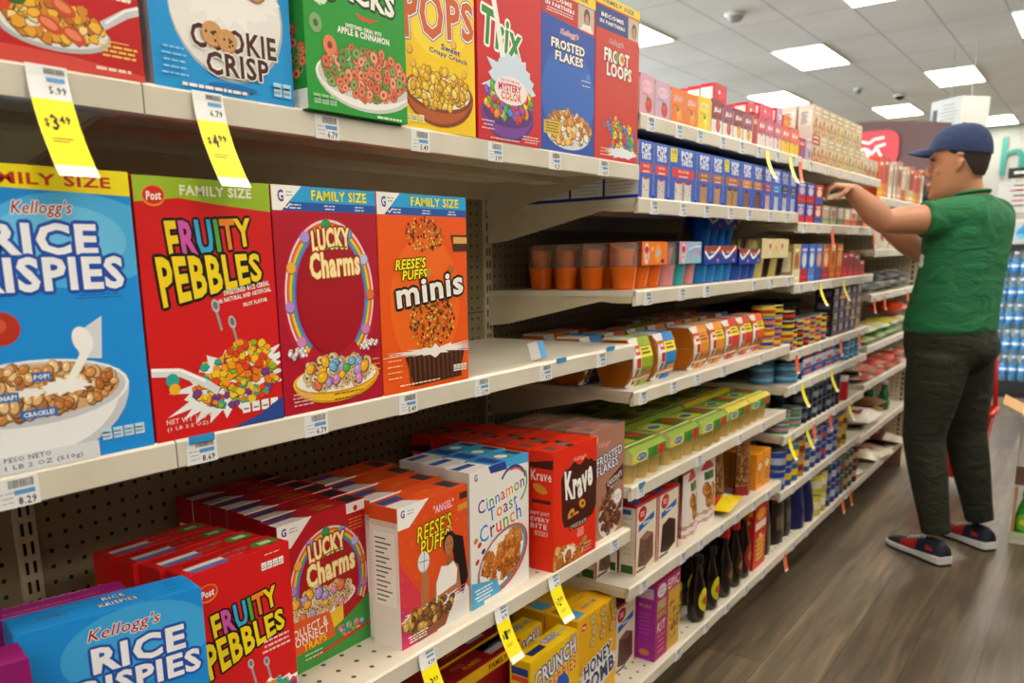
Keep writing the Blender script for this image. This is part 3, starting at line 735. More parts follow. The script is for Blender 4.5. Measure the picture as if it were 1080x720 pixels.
single('cereal_box', .176, .30, .065, '#f6cf10', {'F': art_corn_pops}, -.838, .993, ZT, 'yellow cereal box lettered Pops above a brown bowl of corn puffs', group=GT, rz=-2)
single('cereal_box', .193, .30, .065, '#d01a26', {'F': art_trix}, -.836, 1.178, ZT, 'red cereal box with green Trix lettering and a purple bowl', group=GT)
single('cereal_box', .20, .289, .065, '#1b4fb4', {'F': art_frosted}, -.838, 1.375, ZT, 'blue Frosted Flakes cereal box with a yellow top band', group=GT)
single('cereal_box', .193, .304, .07, '#cf3028', {'F': art_loops}, -.838, 1.578, ZT, 'red Froot Loops cereal box at the far end of the top shelf', group=GT)
single('cereal_box', .24, .297, .07, '#1c8fe3', {'F': art_rice_family}, -.838, .294, ZM, 'big light blue Rice Krispies family size box with a yellow top band', group=GM_)
single('cereal_box', .19, .295, .07, '#d51a1c', {'F': art_pebbles_family}, -.838, .538, ZM, 'tall red Fruity Pebbles family size box with a green top band', group=GM_)
single('cereal_box', .192, .295, .07, '#b3122e', {'F': art_charms_family}, -.838, .731, ZM, 'crimson Lucky Charms family size box with a rainbow ring', group=GM_)
single('cereal_box', .215, .295, .07, '#ee5a12', {'F': art_minis_family}, -.838, .926, ZM, 'orange family size box lettered minis with a chocolate baking cup', group=GM_)
# ------------------------------------------------------------------ third shelf
def art_rice(A):
    H, W = A.H, A.W
    A.rect(0, 0, W, H, '#1c8fe3'); A.ell(W*.62, H*.8, W*.42, H*.2, '#3fa8ea')
    A.txt("Kellogg's", W*.55, H*.90, W*.40, H*.075, '#a8182e', out=((WH, .09),), shear=.3, rot=.02)
    A.txt('RICE', W*.62, H*.775, W*.52, H*.13, '#f2f4fb', out=(('#1f4fae', .34),), bold=.038)
    A.txt('KRISPIES', W*.55, H*.635, W*.82, H*.12, '#f2f4fb', out=(('#1f4fae', .34),), bold=.038)
    bowl(A, W*.5, H*.22, W*.42, H*.11, .4, '#eceef2', '#c9cdd6'); A.bits(W*.5, H*.23, W*.36, H*.08, 120, .6, ['#d99a5c', '#c98645', '#e6b67c'], 'b', seed=5)
def top_rice(A):
    A.txt("Kellogg's", A.W*.22, A.H*.5, 3.0, 1.0, '#7a2a4a', shear=.3, res=1); A.txt('RICE', A.W*.56, A.H*.72, 2.6, .95, WH, out=(('#1f3f7a', .12),)); A.txt('KRISPIES', A.W*.56, A.H*.38, 4.4, 1.0, WH, out=(('#1f3f7a', .12),))
    A.lines(A.W*.87, A.H*.3, A.H*.75, 1.6, 3, '#1560a8', .2)
def art_pebbles(A):
    H, W = A.H, A.W
    A.rect(0, 0, W, H, '#d51a1c'); post_logo(A, W*.17, H*.87, 2.9)
    A.lines(W*.82, H*.965, H*.97, 3.2, 1, '#f0c0b8', .14); nutri(A, W*.70, H*.88, W*.24, 4, 1.1)
    pebbles_logo(A, W*.50, H*.60, W*.82, .13); A.lines(W*.80, H*.40, H*.46, W*.32, 3, '#f4d4d0', .3)
    for u, v in ((.52, .36), (.68, .33)):
        A.line([(W*u, H*v), (W*(u+.04), H*(v-.12))], .35, '#9aa1a6'); A.ell(W*u, H*v+.3, .5, .75, '#b9c0c4', rot=.3); A.ell(W*u, H*v+.35, .3, .45, '#6d757a', rot=.3)
    A.splash(W*.7, H*.12, W*.3, H*.1, '#eef0f2', 18, .4, 8); A.bits(W*.7, H*.12, W*.27, H*.09, 90, .6, ['#ef7a1c', '#e0421e', '#f5a21e', '#8fbb2c', '#7a3f92', '#2fa89a'], 'f', seed=9)
def top_pebbles(A):
    W, H = A.W, A.H
    A.rect(W*.07, H*.12, W*.42, H*.30, '#2a7fd0'); A.rect(W*.07, H*.34, W*.42, H*.58, '#e8e4e0')
    A.ell(W*.85, H*.5, W*.13, H*.26, '#2f8a30'); A.rect(W*.79, H*.38, W*.91, H*.62, '#c8dcb8'); A.txt('FRUITY PEBBLES', W*.56, H*.62, W*.26, .8, '#e8b020', cols=['#e8b020', '#c04ab0', '#2f90c8', '#58a046'], res=1)
    A.lines(W*.5, H*.3, H*.34, W*.24, 1, '#e08a80', .2); A.lines(W*.2, H*.78, H*.8, W*.2, 1, '#8a1014', .3)
def side_pebbles(A):
    A.txt('FRUITY', A.W*.5, A.H*.80, A.W*.7, 1.1, '#d8a020', res=1); A.txt('PEBBLES', A.W*.5, A.H*.74, A.W*.8, 1.2, '#d8a020', res=1); A.lines(A.W*.5, A.H*.2, A.H*.65, A.W*.7, 14, '#f0c8c0', .14)
def art_charms(A):
    H, W = A.H, A.W
    A.rect(0, 0, W, H, '#b8121f'); gm_corner(A, H, 7.2, 4.0)
    A.rect(W*.76, H*.93, W, H, '#e6e4e0'); A.ell(W*.87, H*.955, .5, .5, RED)
    rainbow_ring(A, W*.53, H*.50, W*.43, H*.38, .27, -.5, PI+.5); A.ell(W*.53, H*.52, W*.33, H*.30, '#a80f1c'); charms_logo(A, W*.55, H*.68, W*.58)
    A.lines(W*.86, H*.82, H*.89, W*.2, 4, '#e88a2a', .2)
    A.ell(W*.42, H*.40, W*.40, H*.095, '#efe8dc'); A.bits(W*.42, H*.42, W*.37, H*.10, 130, .6, ['#e0c394', '#d4b07a', '#ecd7b0'], 'o', seed=4); A.bits(W*.42, H*.42, W*.35, H*.09, 16, .9, ['#d58ac0', '#8fbf3a', '#f2b52c', '#b49ae0', '#e8734a'], 'b', seed=14)
    A.poly([(W*.5, H*.30), (W*.66, H*.34), (W*.66, H*.20), (W*.5, H*.18)], '#f0c22c')
    A.poly([(0, 0), (W, 0), (W, H*.34), (W*.72, H*.24), (W*.4, H*.16), (0, H*.12)], '#3f9440')
    A.poly([(0, H*.36), (W*.50, H*.33), (W*.56, H*.14), (0, H*.12)], '#e05f1c')
    A.txt('COLLECT &', W*.25, H*.275, W*.44, H*.06, WH, rot=.05); A.txt('CONNECT', W*.26, H*.215, W*.44, H*.06, WH, rot=.05); A.txt('TRAPS', W*.32, H*.16, W*.26, H*.05, '#f6d41c', rot=.05)
    A.bits(W*.72, H*.14, W*.22, H*.04, 22, .6, ['#d58ac0', '#58b046', '#f2b52c', '#b49ae0', '#e8734a', '#74b8e0'], 'b', seed=24)
    A.line([(W*.3, H*.06), (W, H*.12)], .5, '#c8281c'); A.lines(W*.3, H*.07, H*.10, W*.24, 2, '#cfe8c8', .2)
def top_charms(A):
    gm_top(A); W, H = A.W, A.H
    A.txt('LUCKY', W*.58, H*.65, W*.16, .9, '#d8a82a', res=1); A.txt('CHARMS', W*.58, H*.35, W*.2, .9, '#d8a82a', res=1)
def art_puffs(A):
    H, W = A.H, A.W
    A.rect(0, 0, W, H, '#e2501c'); A.poly([(0, 0), (W*.5, 0), (W*.32, H*.3), (0, H*.62)], '#d93a4e'); A.poly([(0, 0), (W*.3, 0), (W*.12, H*.2), (0, H*.35)], '#d02f6a')
    gm_corner(A, H, 8.2, 3.8)
    r = random.Random(2)
    for i in range(60): A.ell(W*r.random(), H*(.25+.7*r.random()), .12, .12, '#f3a06a', 5); A.l -= .9
    A.rect(W*.88, H*.90, W, H*.95, '#4a2210'); A.rect(W*.85, H*.82, W, H*.865, '#d89a3a')
    A.txt('"ANGEL"', W*.64, H*.90, W*.30, H*.06, '#f4c0d8', bold=.03, rot=.03)
    A.txt("REESE'S", W*.50, H*.775, W*.50, H*.115, '#f6ea14', out=(('#5a2a0a', .22),), shear=.2, rot=.04)
    A.txt('PUFFS', W*.50, H*.665, W*.42, H*.11, '#f6ea14', out=(('#5a2a0a', .22),), shear=.2, rot=.04)
    # a woman with long dark hair in a white top, one hand raised with a ball
    sk = '#b5744a'
    A.poly([(W*.50, 0), (W*1, 0), (W, H*.20), (W*.94, H*.26), (W*.52, H*.24)], '#dcdad8')
    A.poly([(W*.27, H*.18), (W*.38, H*.16), (W*.40, H*.42), (W*.37, H*.52), (W*.29, H*.50)], sk); A.ell(W*.33, H*.56, W*.085, H*.075, '#b9c0c6'); A.ell(W*.33, H*.565, W*.078, H*.07, '#e4e8ec')
    A.line([(W*.26, H*.57), (W*.40, H*.56)], .12, '#3a4a6a'); A.line([(W*.33, H*.49), (W*.34, H*.63)], .12, '#3a4a6a')
    A.poly([(W*.80, H*.66), (W*.92, H*.62), (W*.99, H*.30), (W*.90, H*.18), (W*.80, H*.30), (W*.76, H*.55)], '#1c1310')
    A.poly([(W*.44, H*.18), (W*.88, H*.20), (W*.84, H*.42), (W*.74, H*.48), (W*.58, H*.46), (W*.48, H*.36)], sk)
    A.poly([(W*.50, H*.36), (W*.58, H*.47), (W*.68, H*.45), (W*.76, H*.47), (W*.82, H*.40), (W*.80, H*.29), (W*.50, H*.26)], '#f0eeec')
    A.poly([(W*.66, H*.46), (W*.74, H*.46), (W*.735, H*.54), (W*.67, H*.54)], shade(sk, .85)); A.ell(W*.71, H*.615, W*.10, H*.085, '#1c1310'); A.ell(W*.70, H*.60, W*.068, H*.072, sk)
    A.line([(W*.665, H*.61), (W*.695, H*.61)], .14, '#2a1810'); A.line([(W*.72, H*.61), (W*.745, H*.61)], .14, '#2a1810'); A.line([(W*.685, H*.565), (W*.72, H*.565)], .16, '#8a2a30')
    A.line([(W*.66, H*.70), (W*.68, H*.73), (W*.70, H*.70), (W*.72, H*.74), (W*.75, H*.70)], .14, '#e8d0c0')
    A.splash(W*.42, H*.19, W*.40, H*.055, '#ecebe8', 20, .6, 5); A.poly([(W*.05, H*.16), (W*.75, H*.18), (W*.62, H*.02), (W*.22, 0)], '#8a5030')
    A.bits(W*.40, H*.17, W*.36, H*.075, 85, .85, ['#c89a4a', '#8a5a2a', '#d8b060', '#6a4018'], 'b', seed=8); A.lines(W*.22, H*.03, H*.07, W*.3, 3, WH, .22); A.lines(W*.88, H*.22, H*.25, W*.14, 2, '#e05080', .2)
def top_puffs(A):
    gm_top(A); W, H = A.W, A.H; A.txt('PUFFS', W*.56, H*.5, W*.16, 1.0, '#c8b81a', res=1)
def side_puffs(A):
    side_plain('#e9e6e2', 1, None)(A); A.rect(0, A.H*.9, A.W, A.H, '#e2501c'); A.rect(A.W*.05, A.H*.86, A.W*.95, A.H*.9, '#d8c8c0')
def art_toast(A):
    H, W = A.H, A.W
    A.rect(0, 0, W, H, '#e9e7e4'); A.poly([(W*.30, H), (W*.34, H*.965), (W, H*.93), (W, H)], '#46a8e0'); A.poly([(W*.30, H*1.0), (W*.34, H*.945), (W*.62, H*.935), (W*.58, H*1.0)], '#2b3f92')
    A.txt('G', W*.10, H*.95, 1.0, 1.3, '#4a3fa0', bold=.038)
    A.band(W*.72, H*.80, W*.24, H*.15, .55, '#2b3f92', .2, 2.6); A.band(W*.72, H*.80, W*.26, H*.17, .5, '#58a046', -1.0, .5); A.band(W*.72, H*.80, W*.22, H*.13, .4, '#e0502c', .6, 1.8)
    C1 = ['#6a2a8a', '#2a6fc8', '#3a9a40', '#2a6fc8', '#d83a2a', '#e8821c', '#58a046', '#6a2a8a']
    A.txt('Cinnamon', W*.52, H*.765, W*.80, H*.10, WH, out=((WH, .2),), cols=C1, rot=.14)
    A.txt('Toast', W*.54, H*.665, W*.50, H*.105, WH, out=((WH, .2),), cols=['#2a6fc8', '#e8821c', '#6a2a8a', '#58a046', '#2a6fc8'], rot=.12)
    A.txt('Crunch', W*.50, H*.555, W*.72, H*.125, WH, out=((WH, .2),), cols=['#2f90d8', '#6a2a8a', '#e0402c', '#58a046', '#e8821c', '#2a6fc8'], rot=.13)
    A.ell(W*.54, H*.27, W*.46, H*.22, '#d0482c', rot=.35); A.ell(W*.53, H*.275, W*.43, H*.20, '#2f9ac0', rot=.35); A.ell(W*.52, H*.28, W*.40, H*.185, '#f0ece6', rot=.35)
    A.bits(W*.50, H*.27, W*.33, H*.13, 75, .95, ['#c8782c', '#b5651f', '#da9448', '#a85818'], 's', seed=3); A.bits(W*.70, H*.37, W*.16, H*.09, 22, .95, ['#c8782c', '#da9448', '#b5651f'], 's', seed=8)
    for u, v, c in ((.10, .34, '#c8321f'), (.20, .40, '#2b3f92'), (.14, .46, '#c8321f'), (.08, .50, '#c8782c')): A.ell(W*u, H*v, .7, .5, c, 8, rot=.5)
    A.poly([(0, 0), (W*.5, 0), (W*.42, H*.14), (0, H*.20)], '#4aa8d8'); A.lines(W*.2, H*.05, H*.13, W*.3, 4, WH, .3); A.rect(W*.2, 0, W*.75, H*.03, '#e9e7e4')
def top_toast(A):
    gm_top(A); W, H = A.W, A.H; A.rect(W*.36, 0, W*.98, H, '#3aa0d8'); A.rect(W*.42, H*.1, W*.58, H*.9, '#2b3f92'); A.ell(W*.72, H*.5, W*.09, H*.3, '#58a046'); A.ell(W*.72, H*.5, W*.07, H*.22, '#e9e7e4'); A.rect(W*.86, H*.2, W*.97, H*.8, '#2a3a44')
def art_krave(A):
    H, W = A.H, A.W
    A.rect(0, 0, W, H, '#e22c10'); br = '#43170f'
    A.poly([(W*.36, H), (W*.72, H), (W*.92, H*.80), (W, H*.80), (W, H*.40), (W*.20, H*.40), (W*.17, H*.75), (W*.30, H*.86)], br); A.poly([(W*.20, H*.41), (W, H*.41), (W*.92, H*.33), (W*.60, H*.30), (W*.28, H*.28)], br)
    for u, v, ru, rv in ((.30, .95, .20, .13), (.60, .93, .14, .11), (.83, .93, .13, .10)): A.ell(W*u, H*v, W*ru, H*rv, '#e22c10')
    A.rect(0, H*.99, W, H, '#e22c10')
    A.txt("Kellogg's", W*.60, H*.875, W*.30, H*.045, '#f4b8b0', shear=.3); A.txt('Krave', W*.58, H*.675, W*.64, H*.25, WH, fn=lambda x, y: (x, y + .25*abs(x) - .6), bold=.038, rot=.1)
    def pillow(u, v, s, r): A.ell(W*u, H*v, 1.5*s, 1.0*s, '#a85a14', 12, r); A.ell(W*u-.05, H*v+.1, 1.35*s, .85*s, '#e09a30', 12, r); A.ell(W*u+.2, H*v, .55*s, .4*s, '#4a1c0c', 8, r)
    pillow(.40, .42, 1.1, .5); pillow(.66, .47, 1.05, -.4); pillow(.52, .39, .9, .2)
    A.poly([(W*.30, H*.39), (W*.80, H*.42), (W*.76, H*.36), (W*.34, H*.31)], br); A.poly([(W*.10, H*.35), (W*.60, H*.30), (W, H*.30), (W, 0), (0, 0), (0, H*.3)], '#e22c10')
    A.rect(W*.36, H*.285, W*.78, H*.335, '#1c0c08'); A.txt('CHOCOLATE', W*.57, H*.31, W*.38, H*.035, '#e8dcc8'); A.lines(W*.62, H*.20, H*.26, W*.2, 4, '#f4c8c0', .25)
    A.bits(W*.36, H*.10, W*.40, H*.085, 26, 1.25, ['#c8782c', '#da9448', '#b5651f', '#e8b060'], 'f', seed=4); A.splash(W*.33, H*.10, W*.16, H*.05, '#ece8e2', 14, .8, 3); A.bits(W*.36, H*.06, W*.36, H*.05, 12, 1.2, ['#c8782c', '#da9448', '#b5651f'], 'f', seed=14)
    A.lines(W*.80, H*.04, H*.10, W*.2, 3, '#f4c8c0', .2)
def side_krave(A):
    W, H = A.W, A.H
    A.rect(0, 0, W, H, '#e22c10'); A.txt('Krave', W*.5, H*.80, W*.86, 2.2, WH, res=1); A.poly([(0, H*.9), (W, H*.94), (W, H*.86), (0, H*.86)], '#43170f')
    A.ell(W*.45, H*.69, W*.32, .9, '#d89030', rot=-.4); A.rect(W*.1, H*.57, W*.9, H*.60, '#5a1a10'); A.txt('NOT JUST', W*.45, H*.48, W*.8, .9, WH, res=1); A.txt('EVERY', W*.45, H*.43, W*.8, .9, WH, res=1); A.txt('BITE', W*.4, H*.375, W*.7, 1.1, WH, res=1); A.lines(W*.5, H*.30, H*.33, W*.7, 3, '#f4c8c0', .2)
def top_krave(A):
    W, H = A.W, A.H
    A.rect(0, 0, W, H, '#e0300f'); A.poly([(W*.35, 0), (W*.50, H), (W*.60, H), (W*.48, 0)], '#43170f'); A.rect(W*.12, H*.2, W*.22, H*.7, '#55666a'); A.rect(W*.38, H*.3, W*.52, H*.7, '#7a7f80'); A.txt('Krave', W*.72, H*.5, W*.26, 1.0, '#b8401c', res=1)
def art_choco(A):
    H, W = A.H, A.W
    A.rect(0, 0, W, H, '#a97763'); A.txt("Kellogg's", W*.40, H*.86, W*.34, H*.05, '#d83a4a', out=(('#e8c8c0', .06),), shear=.3)
    A.txt('FROSTED', W*.56, H*.74, W*.74, H*.085, WH, out=(('#15307a', .26),), rot=.12); A.txt('FLAKES', W*.50, H*.65, W*.62, H*.085, WH, out=(('#15307a', .26),), rot=.12)
    A.poly([(W*.45, H*.50), (W*.98, H*.62), (W*.98, H*.48), (W*.50, H*.38)], '#4a1f18'); A.txt('CHOCOLATE', W*.72, H*.51, W*.44, H*.05, WH, rot=.2); A.txt('MILKY', W*.74, H*.455, W*.3, H*.035, '#e8c8b0', rot=.2)
    A.poly([(0, H*.55), (W*.1, H*.5), (W*.2, H*.3), (W*.1, 0), (0, 0)], '#e07818'); A.ell(W*.62, H*.19, W*.38, H*.20, '#c9c5c4', rot=.35)
    A.bits(W*.60, H*.22, W*.33, H*.19, 130, .8, ['#6a3a24', '#82492c', '#55291a', '#96603e'], 'f', seed=4); A.ell(W*.82, H*.33, W*.12, H*.07, '#e8e4e2'); A.lines(W*.82, H*.31, H*.35, W*.16, 3, '#8a7a74', .15)
    A.ell(W*.12, H*.92, W*.09, H*.05, '#d8b890')
def top_choco(A):
    W, H = A.W, A.H; A.rect(W*.1, H*.25, W*.3, H*.7, '#6f6a72'); A.rect(W*.55, H*.3, W*.75, H*.6, '#8a8f98'); A.rect(W*.8, H*.1, W*.97, H*.4, '#5a78a8'); A.txt("FLAKES", W*.42, H*.5, W*.2, .9, '#c04a6a', res=1)
G3 = 'cereal boxes standing in rows on the third shelf'
tag(put(carton('cereal_box', .20, .25, .05, '#8a1868', {'F': lambda A: (A.rect(0, 0, A.W, A.H, '#8a1868'), A.rect(0, A.H*.7, A.W, A.H*.84, '#b01c2c'), A.ell(A.W*.86, A.H*.78, 1.4, .8, '#e8c8cc'), A.txt('CEREAL', A.W*.5, A.H*.52, A.W*.7, 2.4, '#e8c8e0'))}), -.850, .168, Z3, .20, .05, -14), 'purple cereal box in the photo\'s bottom left corner', CEREAL, G3)
tag(put(carton('cereal_box', .17, .25, .034, '#9a1c7a', {'T': lambda A: A.lines(A.W*.5, 1, 3, A.W*.7, 2, '#c080b0', .3)}), -.935, .362, Z3, .17, .034, -14), 'magenta cereal box mostly hidden behind the tilted Rice Krispies box', CEREAL, G3)
tag(put(carton('cereal_box', .212, .25, .058, '#1c8fe3', {'F': art_rice, 'T': top_rice, 'L': side_plain('#1c86d8', 1)}), -.866, .378, Z3, .212, .058, -14), 'blue Rice Krispies box tilted forward off its row, lower left', CEREAL, G3)
o = carton('cereal_box', .172, .25, .046, '#d0181a', {'F': art_pebbles, 'T': top_pebbles, 'L': side_pebbles})
column(o, 4, .172, .046, -.885, .590, Z3, 'regular red Fruity Pebbles box, %s', CEREAL, G3, .003, [0, -.006, -.014, -.018])
o = carton('cereal_box', .195, .25, .044, '#b8121f', {'F': art_charms, 'T': top_charms, 'L': side_plain('#a81220', 1)})
column(o, 6, .195, .044, -.945, .792, Z3, 'regular Lucky Charms box, %s', CEREAL, G3, .0035, [0, .01, .016, .018, .02, .02])
o = carton('cereal_box', .19, .247, .062, '#e2501c', {'F': art_puffs, 'T': top_puffs, 'L': side_puffs})
column(o, 4, .19, .062, -.862, .972, Z3, "orange Reese's Puffs box, %s", CEREAL, G3, .008, [0, .012, .03, .045])
o = carton('cereal_box', .197, .263, .056, '#e4e2df', {'F': art_toast, 'T': top_toast, 'L': side_plain('#d8d6d2', 1)})
column(o, 3, .197, .056, -.862, 1.170, Z3, 'white Cinnamon Toast Crunch box, %s', CEREAL, G3, .004, [0, .008, .014])
o = carton('cereal_box', .185, .254, .056, '#e22c10', {'F': art_krave, 'T': top_krave, 'L': side_krave})
column(o, 6, .185, .056, -.838, 1.422, Z3, 'bright red Krave chocolate cereal box, %s', CEREAL, G3, .005, [0, .0, .004, -.008, .0, -.01])
o = carton('cereal_box', .166, .258, .056, '#a97763', {'F': art_choco, 'T': top_choco, 'L': side_plain('#9a6a58', 1)})
column(o, 4, .166, .056, -.855, 1.610, Z3, 'milky brown Frosted Flakes box, %s', CEREAL, G3, .004, [0, .002, 0, 0])

# ------------------------------------------------------------------ bottom shelf, near end
def art_bran(A):
    H, W = A.H, A.W; A.rect(0, H*.90, W, H, '#f0b81c'); A.txt('FAMILY SIZE', W*.72, H*.95, W*.46, 1.3, '#3a1a10', bold=.03); A.txt('FLAKES', W*.5, H*.6, W*.7, 4, '#f0b81c'); A.ell(W*.5, H*.2, W*.4, H*.15, '#e8e0d0')
def top_bran(A): A.rect(0, 0, A.W, .25, '#f0b81c'); A.rect(0, A.H-.25, A.W, A.H, '#d8961c'); A.rect(A.W*.62, A.H*.3, A.W*.86, A.H*.6, '#b8b0ac'); A.txt('FLAKES', A.W*.38, A.H*.4, A.W*.22, 1.2, '#d8b02a', res=1); A.lines(A.W*.25, A.H*.6, A.H*.7, A.W*.2, 2, '#d86a5a', .2)
o = carton('cereal_box', .25, .25, .062, '#8f0d16', {'F': art_bran, 'T': top_bran})
column(o, 3, .25, .062, -.936, 1.205, ZB, 'dark red yellow-rimmed family size box, %s', CEREAL, 'cereal boxes on the bottom shelf', .004, [0, .01, .02])
def art_crunch(A):
    H, W = A.H, A.W
    A.rect(0, 0, W, H, '#f3c810'); A.txt('CRUNCH', W*.52, H*.83, W*.86, H*.16, WH, out=(('#1b3a9a', .34),), bold=.03, rot=.12); A.txt('BERRIES', W*.66, H*.68, W*.6, H*.12, '#d8202a', out=(('#f6e8a0', .12),), rot=.12)
    A.ell(W*.64, H*.54, W*.16, H*.14, '#1f5fd0'); A.txt('C', W*.64, H*.54, 1.2, 2.0, '#f3c810'); A.rect(W*.82, H*.95, W*.96, H*.985, '#b8a890')
    bowl(A, W*.5, H*.25, W*.4, H*.1, .4, WH, '#c8ccd0'); A.bits(W*.5, H*.26, W*.36, H*.09, 80, .8, ['#e8b030', '#d89a20', '#c0304a', '#4a50b0'], 'b', seed=3)
def top_crunch(A): A.rect(A.W*.14, A.H*.25, A.W*.42, A.H*.6, '#1d2f6a'); A.txt('CRUNCH', A.W*.62, A.H*.55, A.W*.32, 1.6, WH, out=(('#1b3a9a', .2),), res=1); A.rect(A.W*.85, A.H*.4, A.W*.96, A.H*.7, '#c8b878')
def side_crunch(A): A.rect(A.W*.1, A.H*.86, A.W*.9, A.H*.93, '#2b4aa0'); A.rect(A.W*.1, A.H*.80, A.W*.9, A.H*.85, '#d8503a'); A.lines(A.W*.5, A.H*.2, A.H*.7, A.W*.8, 12, '#5a4a10', .15)
o = carton('cereal_box', .205, .25, .052, '#f3c810', {'F': art_crunch, 'T': top_crunch, 'L': side_crunch})
column(o, 2, .205, .052, -.862, 1.372, ZB, 'yellow Crunch cereal box, %s', CEREAL, 'cereal boxes on the bottom shelf', .036, [0, -.015])
def art_honey(A):
    H, W = A.H, A.W
    A.rect(0, 0, W, H, '#efb414'); A.poly([(0, H*.45), (W*.25, H*.4), (W*.3, 0), (0, 0)], '#f6cf3a'); post_logo(A, W*.16, H*.90, 2.4)
    for k in range(3):
        for j in range(3):
            u, v = W*(.38+.25*k)+(j % 2)*.9, H*(.92-.115*j)+k*.35
            if u > W-1 or v > H: continue
            A.ell(u, v, 1.75, 1.55, '#b88a2c', 12)
            for q in range(6): a = q*PI/3; A.ell(u+.95*math.cos(a), v+.85*math.sin(a), .55, .5, '#e8cf8a', 7); A.l -= .5; A.ell(u+.95*math.cos(a), v+.85*math.sin(a), .28, .26, '#a87a22', 6); A.l -= .5
            A.l += 7
    A.splash(W*.5, H*.34, W*.46, H*.17, '#dfe6f0', 22, .25, 3)
    A.txt('HONEY', W*.50, H*.47, W*.72, H*.15, '#1c2a6a', out=((WH, .3),), bold=.038, rot=.13); A.txt('COMB', W*.52, H*.29, W*.82, H*.18, '#1c2a6a', out=((WH, .3),), bold=.038, rot=.13)
def top_honey(A):
    W, H = A.W, A.H; A.rect(W*.06, H*.1, W*.28, H*.55, '#5ab0dc'); A.txt('HONEYCOMB', W*.55, H*.35, W*.34, 1.4, '#3a6ab0', res=1); A.ell(W*.3, H*.75, 1.1, .7, '#c84a1c'); A.rect(W*.06, H*.6, W*.2, H*.9, '#a87818'); A.txt('HONEY', W*.65, H*.75, W*.3, 1.2, '#b8801c', res=1)
o = carton('cereal_box', .198, .25, .088, '#efb414', {'F': art_honey, 'T': top_honey})
column(o, 2, .198, .088, -.880, 1.606, ZB, 'yellow Honeycomb box, %s', CEREAL, 'cereal boxes on the bottom shelf', .004)
# ------------------------------------------------------------------ second bay: toaster pastries
def art_pastry(band, fill, drk, sticker=False, wide=False):
    def f(A):
        H, W = A.H, A.W
        A.rect(0, 0, W, H, '#2257c8'); A.ell(W*.5, H*.95, W*.45, H*.08, '#2f6ad8')
        x = W*.62 if sticker else W*.5
        A.txt('POP', x, H*.88, W*(.42 if wide else .62), H*.15, WH, out=(('#c8d4f0', .06),), bold=.03)
        A.txt('TARTS', x, H*.74, W*(.42 if wide else .62), H*.12, WH, out=(('#c8d4f0', .06),), bold=.03)
        if sticker: A.rect(W*.02, H*.72, W*.26, H*.97, '#f0e21a'); A.txt('10', W*.14, H*.9, W*.14, H*.08, '#1a2a5a'); A.lines(W*.14, H*.76, H*.82, W*.16, 2, '#1a2a5a', .12)
        A.rect(W*.10, H*.44, W*.92, H*.62, band); A.txt('FROSTED', W*.52, H*.56, W*.4, H*.045, WH, res=1); A.lines(W*.52, H*.47, H*.50, W*.5, 1, '#f0e0d8', .3)
        # pastry: crust with icing and a bite showing the filling
        for k in ((.5,) if not wide else (.35, .68)):
            A.rect(W*(k-.26 if not wide else k-.16), 0, W*(k+.26 if not wide else k+.15), H*.36, shade(fill, .82)); A.rect(W*(k-.22 if not wide else k-.13), 0, W*(k+.22 if not wide else k+.12), H*.33, fill)
            A.ell(W*k, H*.36, W*.12, H*.035, drk); A.bits(W*k, H*.2, W*.13, H*.1, 10, .22, [shade(fill, 1.2), shade(fill, .7)], 'b', seed=2)
    return f
def side_pastry(A):
    W, H = A.W, A.H; A.rect(0, 0, W, H, '#dcdcdc'); A.rect(0, 0, W, H*.06, '#1b3a9a'); A.rect(0, 0, W*.05, H, '#1b3a9a')
    for v in (.3, .52, .74): A.rect(W*.05, H*v, W, H*v+.1, '#3a3f4a')
    A.rect(W*.45, H*.52, W*.48, H, '#3a3f4a'); A.lines(W*.5, H*.12, H*.24, W*.8, 3, '#8a8f98', .12)
GP = 'blue toaster pastry boxes'
PT = [(1.786, .078, '#d8402f', '#d8cfc8', '#a02a2a', 0, 0, 'with a red band, leftmost in its row'), (1.866, .085, '#d8402f', '#d2c8c2', '#a02a2a', 0, 0, 'with a red band, second from the left'),
      (1.953, .165, '#d8342a', '#d8d0cc', '#a02a2a', 1, 1, 'extra wide, with a yellow corner sticker and red band'), (2.120, .098, '#a5602c', '#b98a60', '#5a2a14', 0, 0, 'with a brown band, next to the extra wide one'),
      (2.220, .088, '#b5662c', '#c09068', '#5a2a14', 0, 0, 'with a brown band, left of the second yellow sticker'), (2.310, .135, '#b8682c', '#b88a58', '#5a2a14', 1, 1, 'with a yellow sticker and a brown pastry photo'),
      (2.447, .095, '#e08a2a', '#8a5a44', '#3a1c10', 0, 0, 'with an orange band'), (2.544, .095, '#d8862a', '#7a4a34', '#3a1c10', 0, 0, 'with a dark chocolate pastry photo'),
      (2.641, .082, '#b0405a', '#d8a8b8', '#a02a5a', 0, 0, 'with a pink pastry photo'), (2.725, .084, '#2f8fd8', '#b8c8e0', '#2a4a8a', 0, 0, 'with a light blue band'),
      (2.811, .084, '#26356a', '#c8ccd8', '#3a3a5a', 0, 0, 'with a navy band'), (2.897, .084, '#26356a', '#b8c0d8', '#3a3a5a', 0, 0, 'at the right end of its shelf, under the hanging strips')]
